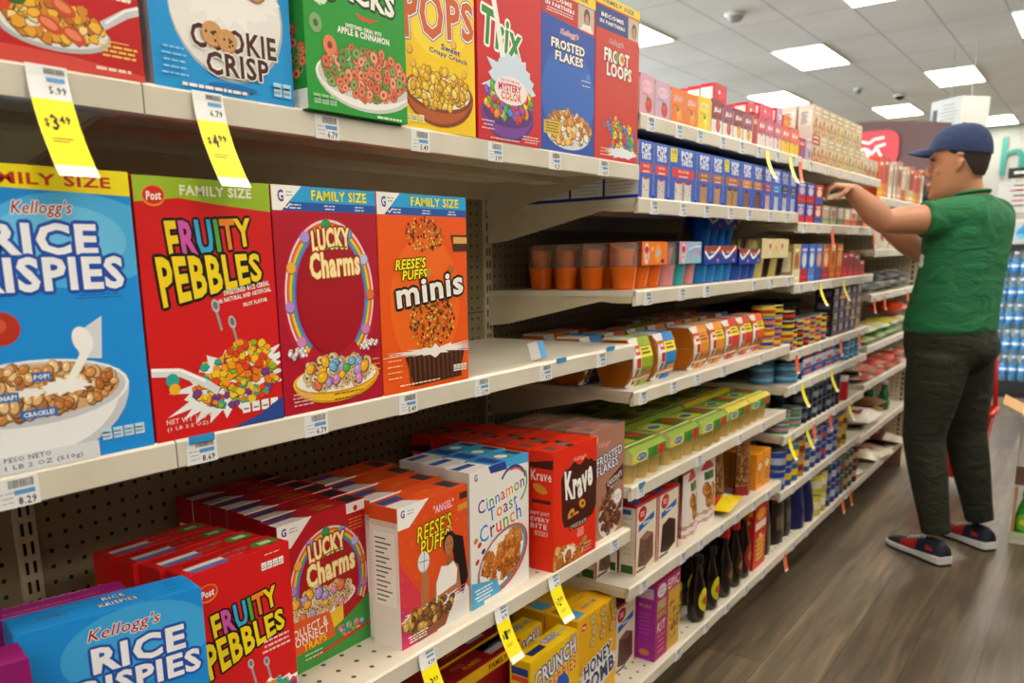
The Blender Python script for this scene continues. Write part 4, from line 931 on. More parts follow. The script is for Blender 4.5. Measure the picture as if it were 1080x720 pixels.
for i, (y, w, b, f_, dk, st, wd_, lb) in enumerate(PT):
    o = carton('toaster_pastry_box', w-.003, .122, .085, '#2257c8', {'F': art_pastry(b, f_, dk, st, wd_), 'L': side_pastry})
    put(o, -.840, y, 1.375, w-.003, .085)
    tag(o, 'blue toaster pastry box ' + lb, 'toaster pastries', GP)
    if i == 0:
        for k in range(4):
            c = copy_tree(o); put(c, -.840-.0865*(k+1), y, 1.375, w-.003, .085) if k < 3 else put(c, -.840-.0865*4+.0, y, 1.375, w-.003, .055)
            if k == 3: c.scale = (1, .6, 1)
            tag(c, 'toaster pastry box showing its white side panel, %s' % ORD[k+1], 'toaster pastries', 'toaster pastry boxes behind the first one')
    elif i in (2, 3, 5, 7, 9):
        for k in range(2):
            c = copy_tree(o); put(c, -.842-.088*(k+1), y, 1.375, w-.003, .085); tag(c, 'toaster pastry box hidden in the rows behind the front ones', 'toaster pastries', 'toaster pastry boxes in the hidden rows')

# ------------------------------------------------------------------ top shelf of the second and third bays
def art_gel(base, fruit, logo='#c8202c', low=None):
    def f(A):
        W, H = A.W, A.H
        A.rect(0, 0, W, H, base)
        if low: A.rect(0, 0, W, H*.42, low)
        A.ell(W*.52, H*.70, W*.36, H*.16, shade(base, 1.15)); A.txt('JELL-O', W*.52, H*.70, W*.62, H*.15, logo, out=((WH, .1),), shear=.2)
        A.ell(W*.62, H*.26, W*.22, H*.2, fruit); A.ell(W*.52, H*.40, W*.08, H*.07, '#3a8a3a'); A.ell(W*.58, H*.30, W*.07, H*.06, shade(fruit, 1.25)); A.lines(W*.35, H*.5, H*.54, W*.5, 1, shade(base, .6), .15)
    return f
def gelbox(y, w, h, base, fruit, low, label, xf=-.842, z=1.551, d=.035, logo='#c8202c', name='dessert_mix_box', group='dessert mix boxes on the top shelf', n=1):
    o = carton(name, w, h, d, base, {'F': art_gel(base, fruit, logo, low), 'L': lambda A: (A.rect(0, 0, A.W, A.H, '#e9ddd6'), A.rect(0, A.H*.9, A.W, A.H, base))})
    put(o, xf, y, z, w, d); tag(o, label, 'dessert mix', group)
    return o
TT = [(1.788, .076, .083, '#dba6c0', '#c83a3a', None, 'lilac dessert mix box with a strawberry, leftmost on the top shelf', '#b81c3c'), (1.868, .082, .079, '#d0a8c8', '#c8484a', None, 'lilac dessert mix box with a strawberry, second from the left', '#b81c3c'),
      (1.954, .080, .076, '#ee7a1a', '#f09a3a', None, 'orange dessert mix box, first of the two orange ones', '#8a3a8a'), (2.036, .080, .074, '#ee7a1a', '#f09a3a', None, 'orange dessert mix box, second of the two orange ones', '#8a3a8a'),
      (2.119, .086, .078, '#f0cf1a', '#f4dc5a', None, 'yellow lemon dessert mix box between orange and maroon boxes', '#b83a6a'),
      (2.208, .078, .082, '#8a2a3a', '#c8505a', '#f0e8e8', 'maroon and white dessert mix box beside the yellow one', '#e8d8e0'), (2.289, .076, .078, '#93406a', '#c8484a', '#f0e8e8', 'maroon and white dessert mix box, second from the yellow one', '#e8d8e0'),
      (2.368, .076, .078, '#8a2a3a', '#e8a82a', '#f0e8e8', 'maroon dessert mix box with an orange fruit, third from the yellow one', '#e8d8e0'), (2.447, .074, .078, '#93406a', '#e8a02a', '#f0e8e8', 'maroon dessert mix box with an orange fruit, fourth from the yellow one', '#e8d8e0'),
      (2.525, .040, .086, '#b8141c', '#b8141c', None, 'narrow plain red box between dessert mixes', '#b8141c'), (2.568, .072, .080, '#c84a6a', '#e8d8e0', '#f0dfe2', 'pink and white dessert mix box right of the narrow red one', '#f0e8ec'),
      (2.643, .072, .080, '#c85a7a', '#e8c8d0', '#f0dfe2', 'pink and white dessert mix box above the first hanging strip', '#f0e8ec'), (2.718, .070, .080, '#c8607a', '#d8a0b0', '#eedfe4', 'pink and white dessert mix box, third after the narrow red one', '#f0e8ec'),
      (2.792, .085, .080, '#e0604a', '#f0b01c', '#f2c81c', 'red and yellow box, left of its twin on the top shelf', '#f8e8d8'), (2.880, .095, .080, '#e0604a', '#f0b01c', '#f2c81c', 'red and yellow box, right of its twin on the top shelf', '#f8e8d8'),
      (2.980, .075, .060, '#b8202c', '#2f6ac8', None, 'short red box with a blue oval on the top shelf', '#2f6ac8'), (3.058, .075, .060, '#b8a8c0', '#8a6a9a', None, 'short lilac box just before the stacked picture boxes', '#8a2a4a')]
for (y, w, h, b, fr, low, lb, lg) in TT:
    o = gelbox(y, w-.003, h, b, fr, low, lb, logo=lg)
    for k in range(3):
        c = copy_tree(o); c.location.x -= .038*(k+1); tag(c, 'dessert mix box hidden behind the front row of the top shelf', 'dessert mix', 'dessert mix boxes behind the front row')
# taller boxes standing in rows further back, white sides towards the camera
def side_white(A): A.rect(0, 0, A.W, A.H, '#efe6e0'); A.rect(0, A.H*.94, A.W, A.H, '#c02a3a'); A.rect(A.W*.86, 0, A.W, A.H, '#c8303c')
def art_mesh(c):
    def f(A):
        A.rect(0, 0, A.W, A.H, c); A.bits(A.W*.5, A.H*.5, A.W*.45, A.H*.42, 16, 1.1, ['#f2e6e2', shade(c, 1.3), '#f0c8c0'], 'f', seed=3)
    return f
for gi, (y, zt, n, w, c1, where) in enumerate(((2.44, 1.715, 6, .094, '#c8283a', 'tallest cluster'), (2.715, 1.698, 3, .08, '#c83a4c', 'second cluster'), (2.83, 1.71, 3, .13, '#cf4a6a', 'third cluster'), (3.0, 1.716, 2, .06, '#b8a0cc', 'lilac pair'), (3.075, 1.700, 2, .075, '#e8862a', 'orange pair'))):
    o = carton('dessert_mix_box', w, zt-1.551, .040, c1, {'F': art_mesh(c1), 'L': side_white})
    for j in range(n):
        c = o if j == 0 else copy_tree(o); x = -.925-.0425*j
        put(c, x if x > -1.19 else -1.19, y+.012*j, 1.551, w, .040)
        tag(c, 'tall thin box at the back of the top shelf, %s, %s' % (where, ['frontmost', 'second', 'third', 'fourth', 'fifth', 'rearmost'][j]), 'dessert mix', 'tall boxes at the back of the top shelf')
# picture boxes stacked two high in the third bay
def art_picture(c, c2):
    def f(A):
        W, H = A.W, A.H; A.rect(0, 0, W, H, '#d2bd98'); A.rect(0, H*.62, W, H, c2); A.bits(W*.5, H*.30, W*.44, H*.27, 30, .95, [c, shade(c, .8), c, '#e8c88a'], 'f', seed=4); A.lines(W*.5, H*.74, H*.9, W*.7, 2, '#f0e6d4', .5)
    return f
PB = [('#c8603a', '#b0402c'), ('#c87a3a', '#c8b49a'), ('#d08a4a', '#b8a488'), ('#b8864a', '#c0aa84'), ('#c8a04a', '#b0a070'), ('#a89a5a', '#c0b48c'), ('#c8aa6a', '#b8a078'), ('#b89a6a', '#c8b898')]
for j in range(8):
    for r in range(2):
        if r and j > 6: continue
        o = carton('rice_mix_box', .098, .092, .05, '#d8cbb4', {'F': art_picture(*PB[(j+r) % 8]), 'L': side_plain('#d9d3c6', 1)})
        put(o, -.846, 3.14+.101*j, 1.547+.0925*r, .098, .05)
        tag(o, 'small picture box in the %s layer of the double stack on the top shelf' % ('upper' if r else 'lower'), 'boxed mix', 'picture boxes stacked in the %s layer' % ('upper' if r else 'lower'))
        c = copy_tree(o); c.location.x -= .055; tag(c, 'small picture box hidden behind the double stack', 'boxed mix', 'picture boxes behind the double stack')
for j in range(3):
    o = carton('rice_mix_box', .09, .075, .05, '#cdb9ae', {'F': art_picture('#b0603a', '#c8a89a')}); put(o, -.85, 3.96+.085*j-.01, 1.547, .08, .05); tag(o, 'short pinkish box after the double stack, before the shelf ends', 'boxed mix', 'short pinkish boxes')

# ------------------------------------------------------------------ jelly and pudding cups
M_CLEAR = mat('#f1ece4', .12, alpha=.13, name='clear_cup')
def gelm(c): 
    m = mat(c, .15, trans=.25, name='gel_'+c); m.node_tree.nodes['Principled BSDF'].inputs['IOR'].default_value = 1.3; return m
def cup_pack(cups, sleeve, art, n=3, cw=.066, h=.108, clear=True, label='', group='multipacks of jelly cups', deep=1):
    """two layers of cups, rims together, in a printed sleeve round the upper layer; length runs along X"""
    t = empty('cup_pack'); L_ = n*cw
    lo = h*.47
    for i in range(n):
        for j in range(deep):
            x = -L_/2+cw*(i+.5); c = cups[i % len(cups)]; yy = (j-(deep-1)/2)*cw
            g = G(); g.lathe([(cw*.36, .001), (cw*.38, .004), (cw*.45, lo-.006), (cw*.47, lo-.004), (cw*.47, lo), (cw*.47, lo+.002)], gelm(c), 14, (x, yy, 0)); g.obj('cup', t)
            g = G(); z = lo+.0025
            if clear:
                g.lathe([(cw*.47, z), (cw*.46, h-.004), (cw*.44, h-.001)], M_CLEAR, 14, (x, yy, 0)); g.lathe([(cw*.30, z+.002), (cw*.38, h-.014)], gelm(shade(c, .9)), 12, (x, yy, 0))
            else: g.lathe([(cw*.46, z), (cw*.38, h-.004), (cw*.36, h-.001)], gelm(c), 12, (x, yy, 0))
            g.obj('cup', t)
    g = G(); w2 = cw*deep/2+.001
    for (a, b, c_, d_) in ((-w2-.001, lo+.004, -w2, h), (w2, lo+.004, w2+.001, h)): g.box(-L_/2+cw*.82 if clear else -L_/2, a, b, L_/2, c_, d_, mat(sleeve, .45, spec=.3))
    g.box(-L_/2+(cw*.82 if clear else .003), -w2, h, L_/2, w2, h+.001, mat(sleeve, .45, spec=.3))
    A = Art(g, 'F', L_, 2*w2+.002, h); art(A, lo*100+.4); g.obj('sleeve', t)
    return t
def setp(o, xf, y0, z, L_, d, label, cat, group):
    o.rotation_euler = (0, 0, PI/2); o.location = (xf-d/2, y0+L_/2, z); tag(o, label, cat, group); return o
def art_orange(A, v0):
    W, H = A.W, A.H; A.rect(5.5, v0, W, H, '#ef7a18'); m = (v0+H)/2
    A.ell(W*.40, m, 1.5, (H-v0)*.46, '#e8d0cc'); A.ell(W*.40, m+.9, 1.2, .8, '#c8202c'); A.txt('SNACK', W*.40, m+.1, 2.2, .8, '#b8303a', res=1); A.txt('PACK', W*.40, m-1.0, 2.0, .9, '#c8202c', res=1)
    A.ell(W*.56, m+1.2, .8, .6, '#f6c42a'); A.ell(W*.72, m, 1.7, (H-v0)*.42, '#f2a040'); A.txt('ORANGE', W*.72, m+.2, 2.6, 1.5, '#2b3a9a', rot=.2, out=((WH, .08),)); A.ell(W*.86, m-1.8, .9, .5, '#3a2a6a')
def art_pinkteal(A, v0):
    W, H = A.W, A.H; A.rect(5.5, v0, W, H, '#c8a0c8'); m = (v0+H)/2; A.poly([(W*.45, v0), (W*.55, H), (W, H), (W, v0)], '#8ac4dc')
    A.ell(W*.40, m, 1.5, (H-v0)*.46, '#e8d8dc'); A.ell(W*.40, m+.9, 1.2, .8, '#c8202c'); A.txt('SNACK', W*.40, m+.1, 2.2, .8, '#b8303a', res=1); A.txt('PACK', W*.40, m-1.0, 2.0, .9, '#c8202c', res=1)
    for k, c in enumerate(('#e890b8', '#5ab8d8', '#b890d8', '#e8e0f0')): A.line([(W*.58, v0+.8+k*.9), (W*.75, m+k*.5), (W*.98, v0+1.8+k*.8)], .5, c)
def art_swirl(A, v0):
    W, H = A.W, A.H; A.rect(0, v0, W, H, '#1a3fae'); A.rect(0, v0+(H-v0)*.62, W, H, '#a03a1c')
    for k in (0, .5): A.line([(W*(k+.02), H*.86), (W*(k+.14), v0+1.6), (W*(k+.26), v0+2.2), (W*(k+.46), H*.97)], .8, WH); A.txt('Swiss', W*(k+.25), H*.84, W*.2, .9, '#e8ddd0', res=1, shear=.3); A.ell(W*(k+.40), v0+.9, .8, .5, '#d8864a')
def art_pud(A, v0):
    W, H = A.W, A.H; A.rect(0, v0, W, H, '#dccf9a')
    for k in (.3, .75): A.ell(W*k, (v0+H)/2, 1.4, (H-v0)*.42, '#e8d8cc'); A.ell(W*k, (v0+H)/2+.8, 1.0, .8, '#c8202c'); A.txt('SNACK', W*k, (v0+H)/2-.2, 1.8, .7, '#b8303a', res=1)
    A.ell(W*.52, (v0+H)/2, .9, .9, '#e8b82a')
Z4 = 1.172; GJ = 'multipacks of jelly cups'
t = cup_pack(['#f7741a'], '#ef7a18', art_orange)
for k in range(4):
    c = t if k == 0 else copy_tree(t); setp(c, -.862-.0725*k-(.010 if k else 0), 1.806+.002*k, Z4, .198, .068, 'orange jelly cup multipack, ' + ORD[k], 'jelly cups', GJ)
t = cup_pack(['#e89aa4', '#3fb8c0', '#e89aa4'], '#c8a0c8', art_pinkteal)
for k in range(3):
    c = t if k == 0 else copy_tree(t); setp(c, -.855-.074*k, 2.008, Z4, .198, .068, 'pink and teal jelly cup multipack, ' + ORD[k], 'jelly cups', GJ)
t = cup_pack(['#2f8fe0'], '#1a3fae', art_swirl, n=4, cw=.062, h=.098, clear=False); 
for i, (y, x, z, lb) in enumerate(((2.215, -.85, Z4, 'blue pudding cup multipack with a brown top edge, at the shelf front'), (2.215, -.93, Z4, 'blue pudding cup multipack hidden behind the front one'),
                                   (2.42, -.922, Z4+.099, 'blue pudding cup multipack perched on top of other packs'), (2.42, -.993, Z4, 'blue pudding cup multipack behind the white film tray'))):
    c = t if i == 0 else copy_tree(t); setp(c, x, y, z, .248, .064, lb, 'pudding cups', 'blue pudding cup multipacks')
c = copy_tree(t); setp(c, -.922, 2.42, Z4, .248, .064, 'blue pudding cup multipack underneath the perched one', 'pudding cups', 'blue pudding cup multipacks')
t2 = cup_pack(['#3060c8'], '#1f3fa8', art_swirl, n=3, cw=.062, h=.088, clear=False); setp(t2, -.846, 2.475, Z4, .186, .064, 'low blue pudding multipack with a white lid edge', 'pudding cups', 'blue pudding cup multipacks')
t3 = cup_pack(['#e2d27a', '#3a2420'], '#dccf9a', art_pud, n=4, cw=.068, h=.118, clear=False)
for k in range(2):
    c = t3 if k == 0 else copy_tree(t3); setp(c, -.848-.074*k, 2.675, Z4, .272, .068, 'cream pudding cup multipack with yellow and dark cups, ' + ORD[k], 'pudding cups', 'cream pudding cup multipacks')

# ------------------------------------------------------------------ fruit bowls: pairs of clear bowls in a wrap-round sleeve
def fruit_pack(c1, band, fruit):
    t = empty('fruit_bowl_pack'); w, h, d = .112, .118, .100
    oct_ = [(-d*.30, 0), (d*.30, 0), (d*.5, h*.40), (d*.5, h*.60), (d*.34, h), (-d*.34, h), (-d*.5, h*.60), (-d*.5, h*.40)]
    bowl_ = [(-d*.26, .002), (d*.26, .002), (d*.40, h*.16), (d*.475, h*.42), (d*.475, h*.58), (d*.42, h*.82), (d*.30, h-.003), (-d*.30, h-.003), (-d*.42, h*.82), (-d*.475, h*.58), (-d*.475, h*.42), (-d*.40, h*.16)]
    g = G(); s_ = .93
    g.prism([(y, z) for y, z in bowl_], -w/2, w/2, mat(fruit, .12, trans=.25, name='fruit_'+fruit), 'x')
    g.obj('fruit_bowl', t)
    g = G(); g.box(-w/2-.0015, -d*.5+.001, h*.485, w/2+.0015, d*.5-.001, h*.515, M_CLEAR); g.obj('rim', t)
    # sleeve: follows the octagon on front, top and back, stopping short of the ends
    g = G(); sm = mat('#e9e6e0', .45, spec=.3); wi = w/2-.009
    prof = [oct_[1], oct_[2], oct_[3], oct_[4], oct_[5], oct_[6], oct_[7], oct_[0]]
    for a, b in zip(prof, prof[1:]):
        g.add([(-wi, a[0], a[1]), (wi, a[0], a[1]), (wi, b[0], b[1]), (-wi, b[0], b[1])], [(0, 1, 2, 3)], sm)
        # folded edge turned onto the end
        for sx in (-1, 1):
            k = .93; g.add([(sx*wi, a[0], a[1]), (sx*wi, b[0], b[1]), (sx*(wi+.0095), b[0]*k, h/2+(b[1]-h/2)*k), (sx*(wi+.0095), a[0]*k, h/2+(a[1]-h/2)*k)], [(0, 1, 2, 3)], sm)
    def panel(a, b, quads, e=.0006):
        (y0, z0), (y1, z1) = a, b; nx = Vector((0, -(z1-z0), (y1-y0))).normalized()
        if nx.y > 0: nx = -nx
        if abs(y0-y1) > abs(z1-z0)*2 : nx = Vector((0, 0, 1))
        for i, (u0, v0, u1, v1, c) in enumerate(quads):
            P = lambda u, v: Vector((-wi+2*wi*u, y0+(y1-y0)*v, z0+(z1-z0)*v)) + nx*(e+i*6e-5)
            g.add([P(u0, v0), P(u1, v0), P(u1, v1), P(u0, v1)], [(0, 1, 2, 3)], mat(c, .45, spec=.3))
    F0, F1, F2, F3, B3 = oct_[0], oct_[7], oct_[6], oct_[5], oct_[4]
    panel(F0, F1, [(.34, 0, 1, 1, c1), (.02, .1, .30, 1, '#efece8'), (.10, .15, .26, .95, '#5a2418'), (.46, .1, .60, .9, shade(c1, .6)), (.55, .3, .98, .8, fruit)])
    panel(F1, F2, [(.34, 0, 1, 1, c1), (.08, 0, .30, 1, '#c8301c')])
    panel(F2, F3, [(.34, 0, 1, .55, band), (.34, .55, 1, 1, c1), (.06, .15, .32, .62, '#d03a22'), (.10, .3, .28, .45, '#f0e0d8'), (.42, .15, .9, .25, '#5a4a1a'), (.42, .35, .84, .43, '#5a4a1a')])
    panel(F3, B3, [(.0, .0, 1, 1, c1), (.05, .1, .4, .9, '#e9e6e0'), (.5, .3, .9, .6, shade(c1, 1.3))])
    g.obj('sleeve', t)
    return t
FP = [(1.815, '#93ae22', '#e8dc1c', '#b5651a', 'lime and yellow', 'at the left end of the row'), (1.955, '#2f86d0', '#efe01c', '#c8842a', 'blue and yellow', 'next to the lime one'), (2.185, '#e8922a', '#e88a1c', '#c8701a', 'orange', 'right after the gap'),
      (2.305, '#e8952a', '#efd01c', '#c8701a', 'orange and yellow', 'second after the gap'), (2.425, '#d83a2c', '#efe01c', '#d0862a', 'red and yellow', 'third after the gap'), (2.545, '#d8432c', '#efe01c', '#d0862a', 'red and yellow', 'fourth after the gap'), (2.665, '#e8602c', '#efd01c', '#c8701a', 'red and orange', 'last before the small stacked tins')]
ft = []
for (y, c1, b, fr, cn, lb) in FP:
    o = fruit_pack(c1, b, fr); ft.append(o); setp(o, -.853, y, .942, .112, .1, 'fruit bowl multipack in a %s sleeve, %s' % (cn, lb), 'fruit bowls', 'fruit bowl multipacks in the front row')
for r in (1, 2):
    for j in range(8):
        y = 1.80+.128*j+(.03 if r == 2 else 0)
        if r == 2 and j in (2, 3): continue
        c = copy_tree(ft[(j*3+r) % 7]); setp(c, -.853-.118*r, y, .942, .112, .1, 'fruit bowl multipack in the %s row, half hidden' % ('second' if r == 1 else 'back'), 'fruit bowls', 'fruit bowl multipacks in the %s row' % ('second' if r == 1 else 'back'))

# ------------------------------------------------------------------ applesauce
def sauce_pack(c1, c2, n=3):
    t = empty('applesauce_pack'); cw = .066; L_ = cw*n-.004; h = .088; cm = mat('#c5a75a', .3, name='sauce')
    for i in range(n):
        for j in (-1, 1):
            g = G(); g.lathe([(cw*.33, 0), (cw*.36, .004), (cw*.43, .047), (cw*.455, .048), (cw*.455, .053)], cm, 12, (-L_/2+cw*(i+.5)-.002, j*.0305, 0)); g.obj('cup', t)
    g = G(); y = .062; m1 = mat(c1, .42, spec=.3)
    # card sleeve with sloping shoulders
    sec = [(-y, .050), (-y, .076), (-y*.80, h), (y*.80, h), (y, .076), (y, .050)]
    for a, b in zip(sec, sec[1:]):
        g.add([(-L_/2, a[0], a[1]), (L_/2, a[0], a[1]), (L_/2, b[0], b[1]), (-L_/2, b[0], b[1])], [(0, 1, 2, 3)], m1)
    g.add([(-L_/2+.001, a[0]*.995, a[1]) for a in sec], [list(range(6))], mat('#cfc98a', .5)); g.add([(L_/2-.001, a[0]*.995, a[1]) for a in sec], [list(range(6))], mat('#cfc98a', .5))
    A = Art(g, 'F', L_, 2*y, h); W = A.W
    A.rect(0, 5.0, W, 7.6, c2); A.rect(W*.45, 5.0, W, 7.6, '#4a8a2c'); A.ell(W*.27, 6.3, 3.4, 1.2, '#f0e8a0'); A.ell(W*.27, 6.3, 2.9, .95, '#2f6ab0'); A.txt("MOTT'S", W*.27, 6.3, 4.2, .9, '#f4dc2a', res=1); A.ell(W*.85, 6.25, 1.9, 1.25, '#c81f1c'); A.ell(W*.78, 6.7, .5, .35, '#e86a5a'); A.poly([(W*.5, 5.2), (W*.66, 7.4), (W*.72, 5.2)], '#2f7a2c')
    A2 = Art(g, 'T', L_, 2*y*.8, h); A2.rect(0, 1.4, W, 2.0, '#e8e6c8'); A2.rect(W*.05, 3.0, W*.55, 9.5, c2); A2.rect(W*.58, 2.4, W*.97, 10.5, '#3f7a2a'); A2.ell(W*.3, 6.0, 3.4, 1.9, '#f0e8a0'); A2.ell(W*.3, 6.0, 2.9, 1.5, '#2f6ab0'); A2.ell(W*.84, 6, 2.2, 2.6, '#c8321c'); A2.poly([(W*.55, 2), (W*.68, 8), (W*.76, 3)], '#2f7a2c')
    g.obj('sleeve', t)
    return t
sa = sauce_pack('#7f9c28', '#c8c83a'); sb = sauce_pack('#c8b81e', '#7aa82a')
used = set()
for r in range(3):
    for j in range(6):
        y = 1.792+.2110*j+(.012 if j % 2 else 0)-(.0 if r else 0)+.012*r
        if j == 5 and r == 0: continue
        if y + .21 > 3.0: continue
        src = sa if j < 3 else sb
        c = src if src not in used else copy_tree(src); used.add(src)
        setp(c, -.842-.1325*r+(.006 if j == 2 and r == 0 else 0), y, .713, .198, .124, ('%s applesauce multipack, %s in the %s row' % ('green' if j < 3 else 'yellow', ['first', 'second', 'third', 'fourth', 'fifth', 'sixth'][j], ['front', 'middle', 'back'][r])), 'applesauce', 'applesauce multipacks')
# ------------------------------------------------------------------ baking shelf
def art_brownie(dark, tagc='#1f5fb8'):
    def f(A):
        W, H = A.W, A.H
        A.rect(0, 0, W, H, '#ded5c2'); A.rect(0, H*.96, W, H, '#c0242a'); A.rect(0, 0, W*.05, H, '#b8242a'); A.rect(W*.95, 0, W, H, '#b8242a')
        A.ell(W*.30, H*.84, 2.4, 1.9, '#a8181c', rot=.2); A.ell(W*.30, H*.84, 2.0, 1.5, '#c8242a', rot=.2); A.lines(W*.30, H*.82, H*.86, 2.6, 2, '#f0dcd4', .4)
        A.poly([(W*.14, H*.60), (W*.86, H*.70), (W*.86, H*.79), (W*.14, H*.69)], tagc); A.lines(W*.5, H*.69, H*.70, W*.4, 1, WH, .4)
        A.poly([(W*.14, H*.10), (W*.20, H*.50), (W*.52, H*.56), (W*.84, H*.48), (W*.86, H*.12), (W*.5, H*.05)], dark); A.poly([(W*.20, H*.50), (W*.52, H*.56), (W*.84, H*.48), (W*.5, H*.43)], shade(dark, 1.5)); A.bits(W*.5, H*.28, W*.26, H*.14, 24, .35, [shade(dark, 1.3), shade(dark, .7)], 'f', seed=5); A.rect(W*.08, H*.02, W*.5, H*.05, '#3a3028')
    return f
def side_brownie(A): W, H = A.W, A.H; A.rect(0, 0, W, H, '#ded5c2'); A.rect(0, H*.96, W, H, '#c0242a'); A.rect(W*.1, H*.02, W*.9, H*.14, '#2f5a24'); A.lines(W*.5, H*.3, H*.8, W*.6, 7, '#8a7a68', .12); A.rect(W*.1, H*.86, W*.7, H*.93, '#2a6ac0')
def top_brownie(A): A.rect(0, 0, A.W, A.H, '#b51f26'); A.rect(A.W*.08, A.H*.15, A.W*.36, A.H*.7, '#2a6ac8'); A.rect(A.W*.6, A.H*.3, A.W*.9, A.H*.7, '#c84a3a'); A.lines(A.W*.75, A.H*.4, A.H*.6, A.W*.2, 2, '#f0d8c8', .2)
ZC = .458
br = carton('brownie_mix_box', .128, .185, .042, '#c0242a', {'F': art_brownie('#6a4a3c'), 'L': side_brownie, 'T': top_brownie})
BR = [(1.865, -.862, 'first in the front row'), (1.775, -.930, 'peeking out behind the first'), (1.865, -.910, 'second in the first row'), (1.865, -.957, 'third in the first row')]
for i, (y, x, lb) in enumerate(BR):
    c = br if i == 0 else copy_tree(br); put(c, x, max(y, 1.785), ZC, .128, .042); tag(c, 'cream and red blue-ribboned brownie mix box, ' + lb, 'baking mix', 'brownie mix boxes')
bd = carton('brownie_mix_box', .135, .185, .042, '#c0242a', {'F': art_brownie('#2c1712'), 'L': side_brownie, 'T': top_brownie})
for k in range(3):
    c = bd if k == 0 else copy_tree(bd); put(c, -.860-.047*k, 1.998, ZC, .135, .042); tag(c, 'dark-photo brownie mix box, ' + ORD[k], 'baking mix', 'dark brownie mix boxes')

def pouch(name, w, h, t, col, deco=None, seed=0, lying=False, top='crimp', nu=10, nv=14):
    """soft bag: pillow bulging in the middle with flat crimped ends; printed bands by height"""
    r = random.Random(seed); g = G()
    def P(u, v, s):
        b = (math.sin(PI*u)**.6 if 0 < u < 1 else 0)*(math.sin(PI*min(1, max(0, (v-.04)/.92)))**.55 if .04 < v < .96 else 0)
        if not lying and top == 'stand': b = (math.sin(PI*u)**.6 if 0 < u < 1 else 0)*(1-v**2.2)**.7 if v < 1 else 0
        wr = .05*t*math.sin(u*17+v*9+seed)*b
        ww = w*(1-.10*b)
        return (-ww/2+ww*u, -s*(t/2*b+wr*.5)-s*.0004, h*v)
    for s in (1, -1):
        for j in range(nv):
            for i in range(nu):
                q = [P(i/nu, j/nv, s), P((i+1)/nu, j/nv, s), P((i+1)/nu, (j+1)/nv, s), P(i/nu, (j+1)/nv, s)]
                if s < 0: q.reverse()
                u, v = (i+.5)/nu, (j+.5)/nv
                c = deco(u, v) if (deco and s > 0) else (deco(1-u, v) if deco else col)
                g.add(q, [(0, 1, 2, 3)], mat(c, .3, spec=.4), True)
    o = g.obj(name)
    bm = bmesh.new(); bm.from_mesh(o.data); bmesh.ops.remove_doubles(bm, verts=bm.verts, dist=1e-5); bm.to_mesh(o.data); bm.free()
    return o
def blob_deco(base, spots, top, mid=None, seed=0):
    def f(u, v):
        if v > .82: return top
        if mid and .55 < v < .72 and .15 < u < .85: return mid
        k = math.sin(u*23+seed)*math.sin(v*31+seed*2)+math.sin(u*11+v*17+seed)
        if v < .5 and .1 < u < .9 and k > -.2: return spots[int(abs(k)*7) % len(spots)]
        return base
    return f
def stand(o, xf, y0, z, w, t, rz, label, cat, group=None, tilt=0):
    o.rotation_euler = (tilt, 0, PI/2+math.radians(rz)); o.location = (xf-t/2, y0+w/2, z); return tag(o, label, cat, group)
def cookie_deco(u, v):
    if v > .90: return '#c84a48'
    if .78 < v <= .90 and abs(u-.5) < .38-(v-.78)*2: return '#c04040'
    if .66 < v < .76 and .25 < u < .75: return '#3f6a3c'
    if .22 < v < .62:
        for cu, cv, r in ((.34, .50, .17), (.66, .46, .18), (.44, .34, .18), (.70, .30, .14)):
            q = math.hypot((u-cu), (v-cv)*1.5)
            if q < r: return '#4a2414' if (math.sin(u*61)*math.sin(v*83) > .45) else ('#c8863a' if q < r*.8 else '#9a5f26')
    if v < .2 and math.sin(v*160+u*6) > .3: return '#c89a94'
    return '#e4dcd6'
ck = pouch('cookie_mix_pouch', .13, .205, .05, '#e6dcd4', cookie_deco, 1, top='stand', nu=22, nv=34)
stand(ck, -.862, 2.20, ZC, .13, .05, 8, 'stand-up cookie mix pouch with cookie photo, left of the pair', 'baking mix', 'cookie mix pouches')
c = copy_tree(ck); stand(c, -.870, 2.345, ZC, .13, .05, -6, 'stand-up cookie mix pouch with cookie photo, right of the pair', 'baking mix', 'cookie mix pouches')
c = copy_tree(ck); stand(c, -.93, 2.22, ZC, .13, .05, 4, 'cookie mix pouch standing behind the front pair', 'baking mix', 'cookie mix pouches')
yb = pouch('candy_bag', .20, .13, .035, '#e8c81c', lambda u, v: ('#c8281c' if (.3 < v < .62 and .35 < u < .95) else ('#c8ccd8' if (u < .3 and .3 < v < .7) else '#e6c91c')), 4, lying=True)
yb.rotation_euler = (-PI/2+.10, 0, PI/2-.12); yb.location = (-.985, 2.56, ZC+.020); tag(yb, 'yellow and red bag lying flat on the baking shelf', 'candy bag')
yb.rotation_euler = (PI/2, 0, PI/2+.12); yb.location = (-.975, 2.55, ZC+.019)
gr = pouch('granola_bag', .085, .20, .05, '#5a2a22', lambda u, v: ('#8a1f26' if v < .16 else ('#a04a3a' if v > .86 else random.Random(int(u*100)*97+int(v*100)).choice(['#7a4a2c', '#9a6a3c', '#5a3420', '#b08850', '#6a3a22']))), 6, top='stand', nu=18, nv=30)
GRL = [(-.90, 2.55, 'leftmost of the three tall ones'), (-.872, 2.715, 'nearest the shelf edge'), (-.94, 2.66, 'between and behind the other two')]
for i, (x, y, lb) in enumerate(GRL):
    c = gr if i == 0 else copy_tree(gr); stand(c, x, y, ZC, .085, .05, [5, -8, 0][i], 'tall clear bag of chopped nuts with a red foot, ' + lb, 'bag of nuts', 'tall bags of nuts')
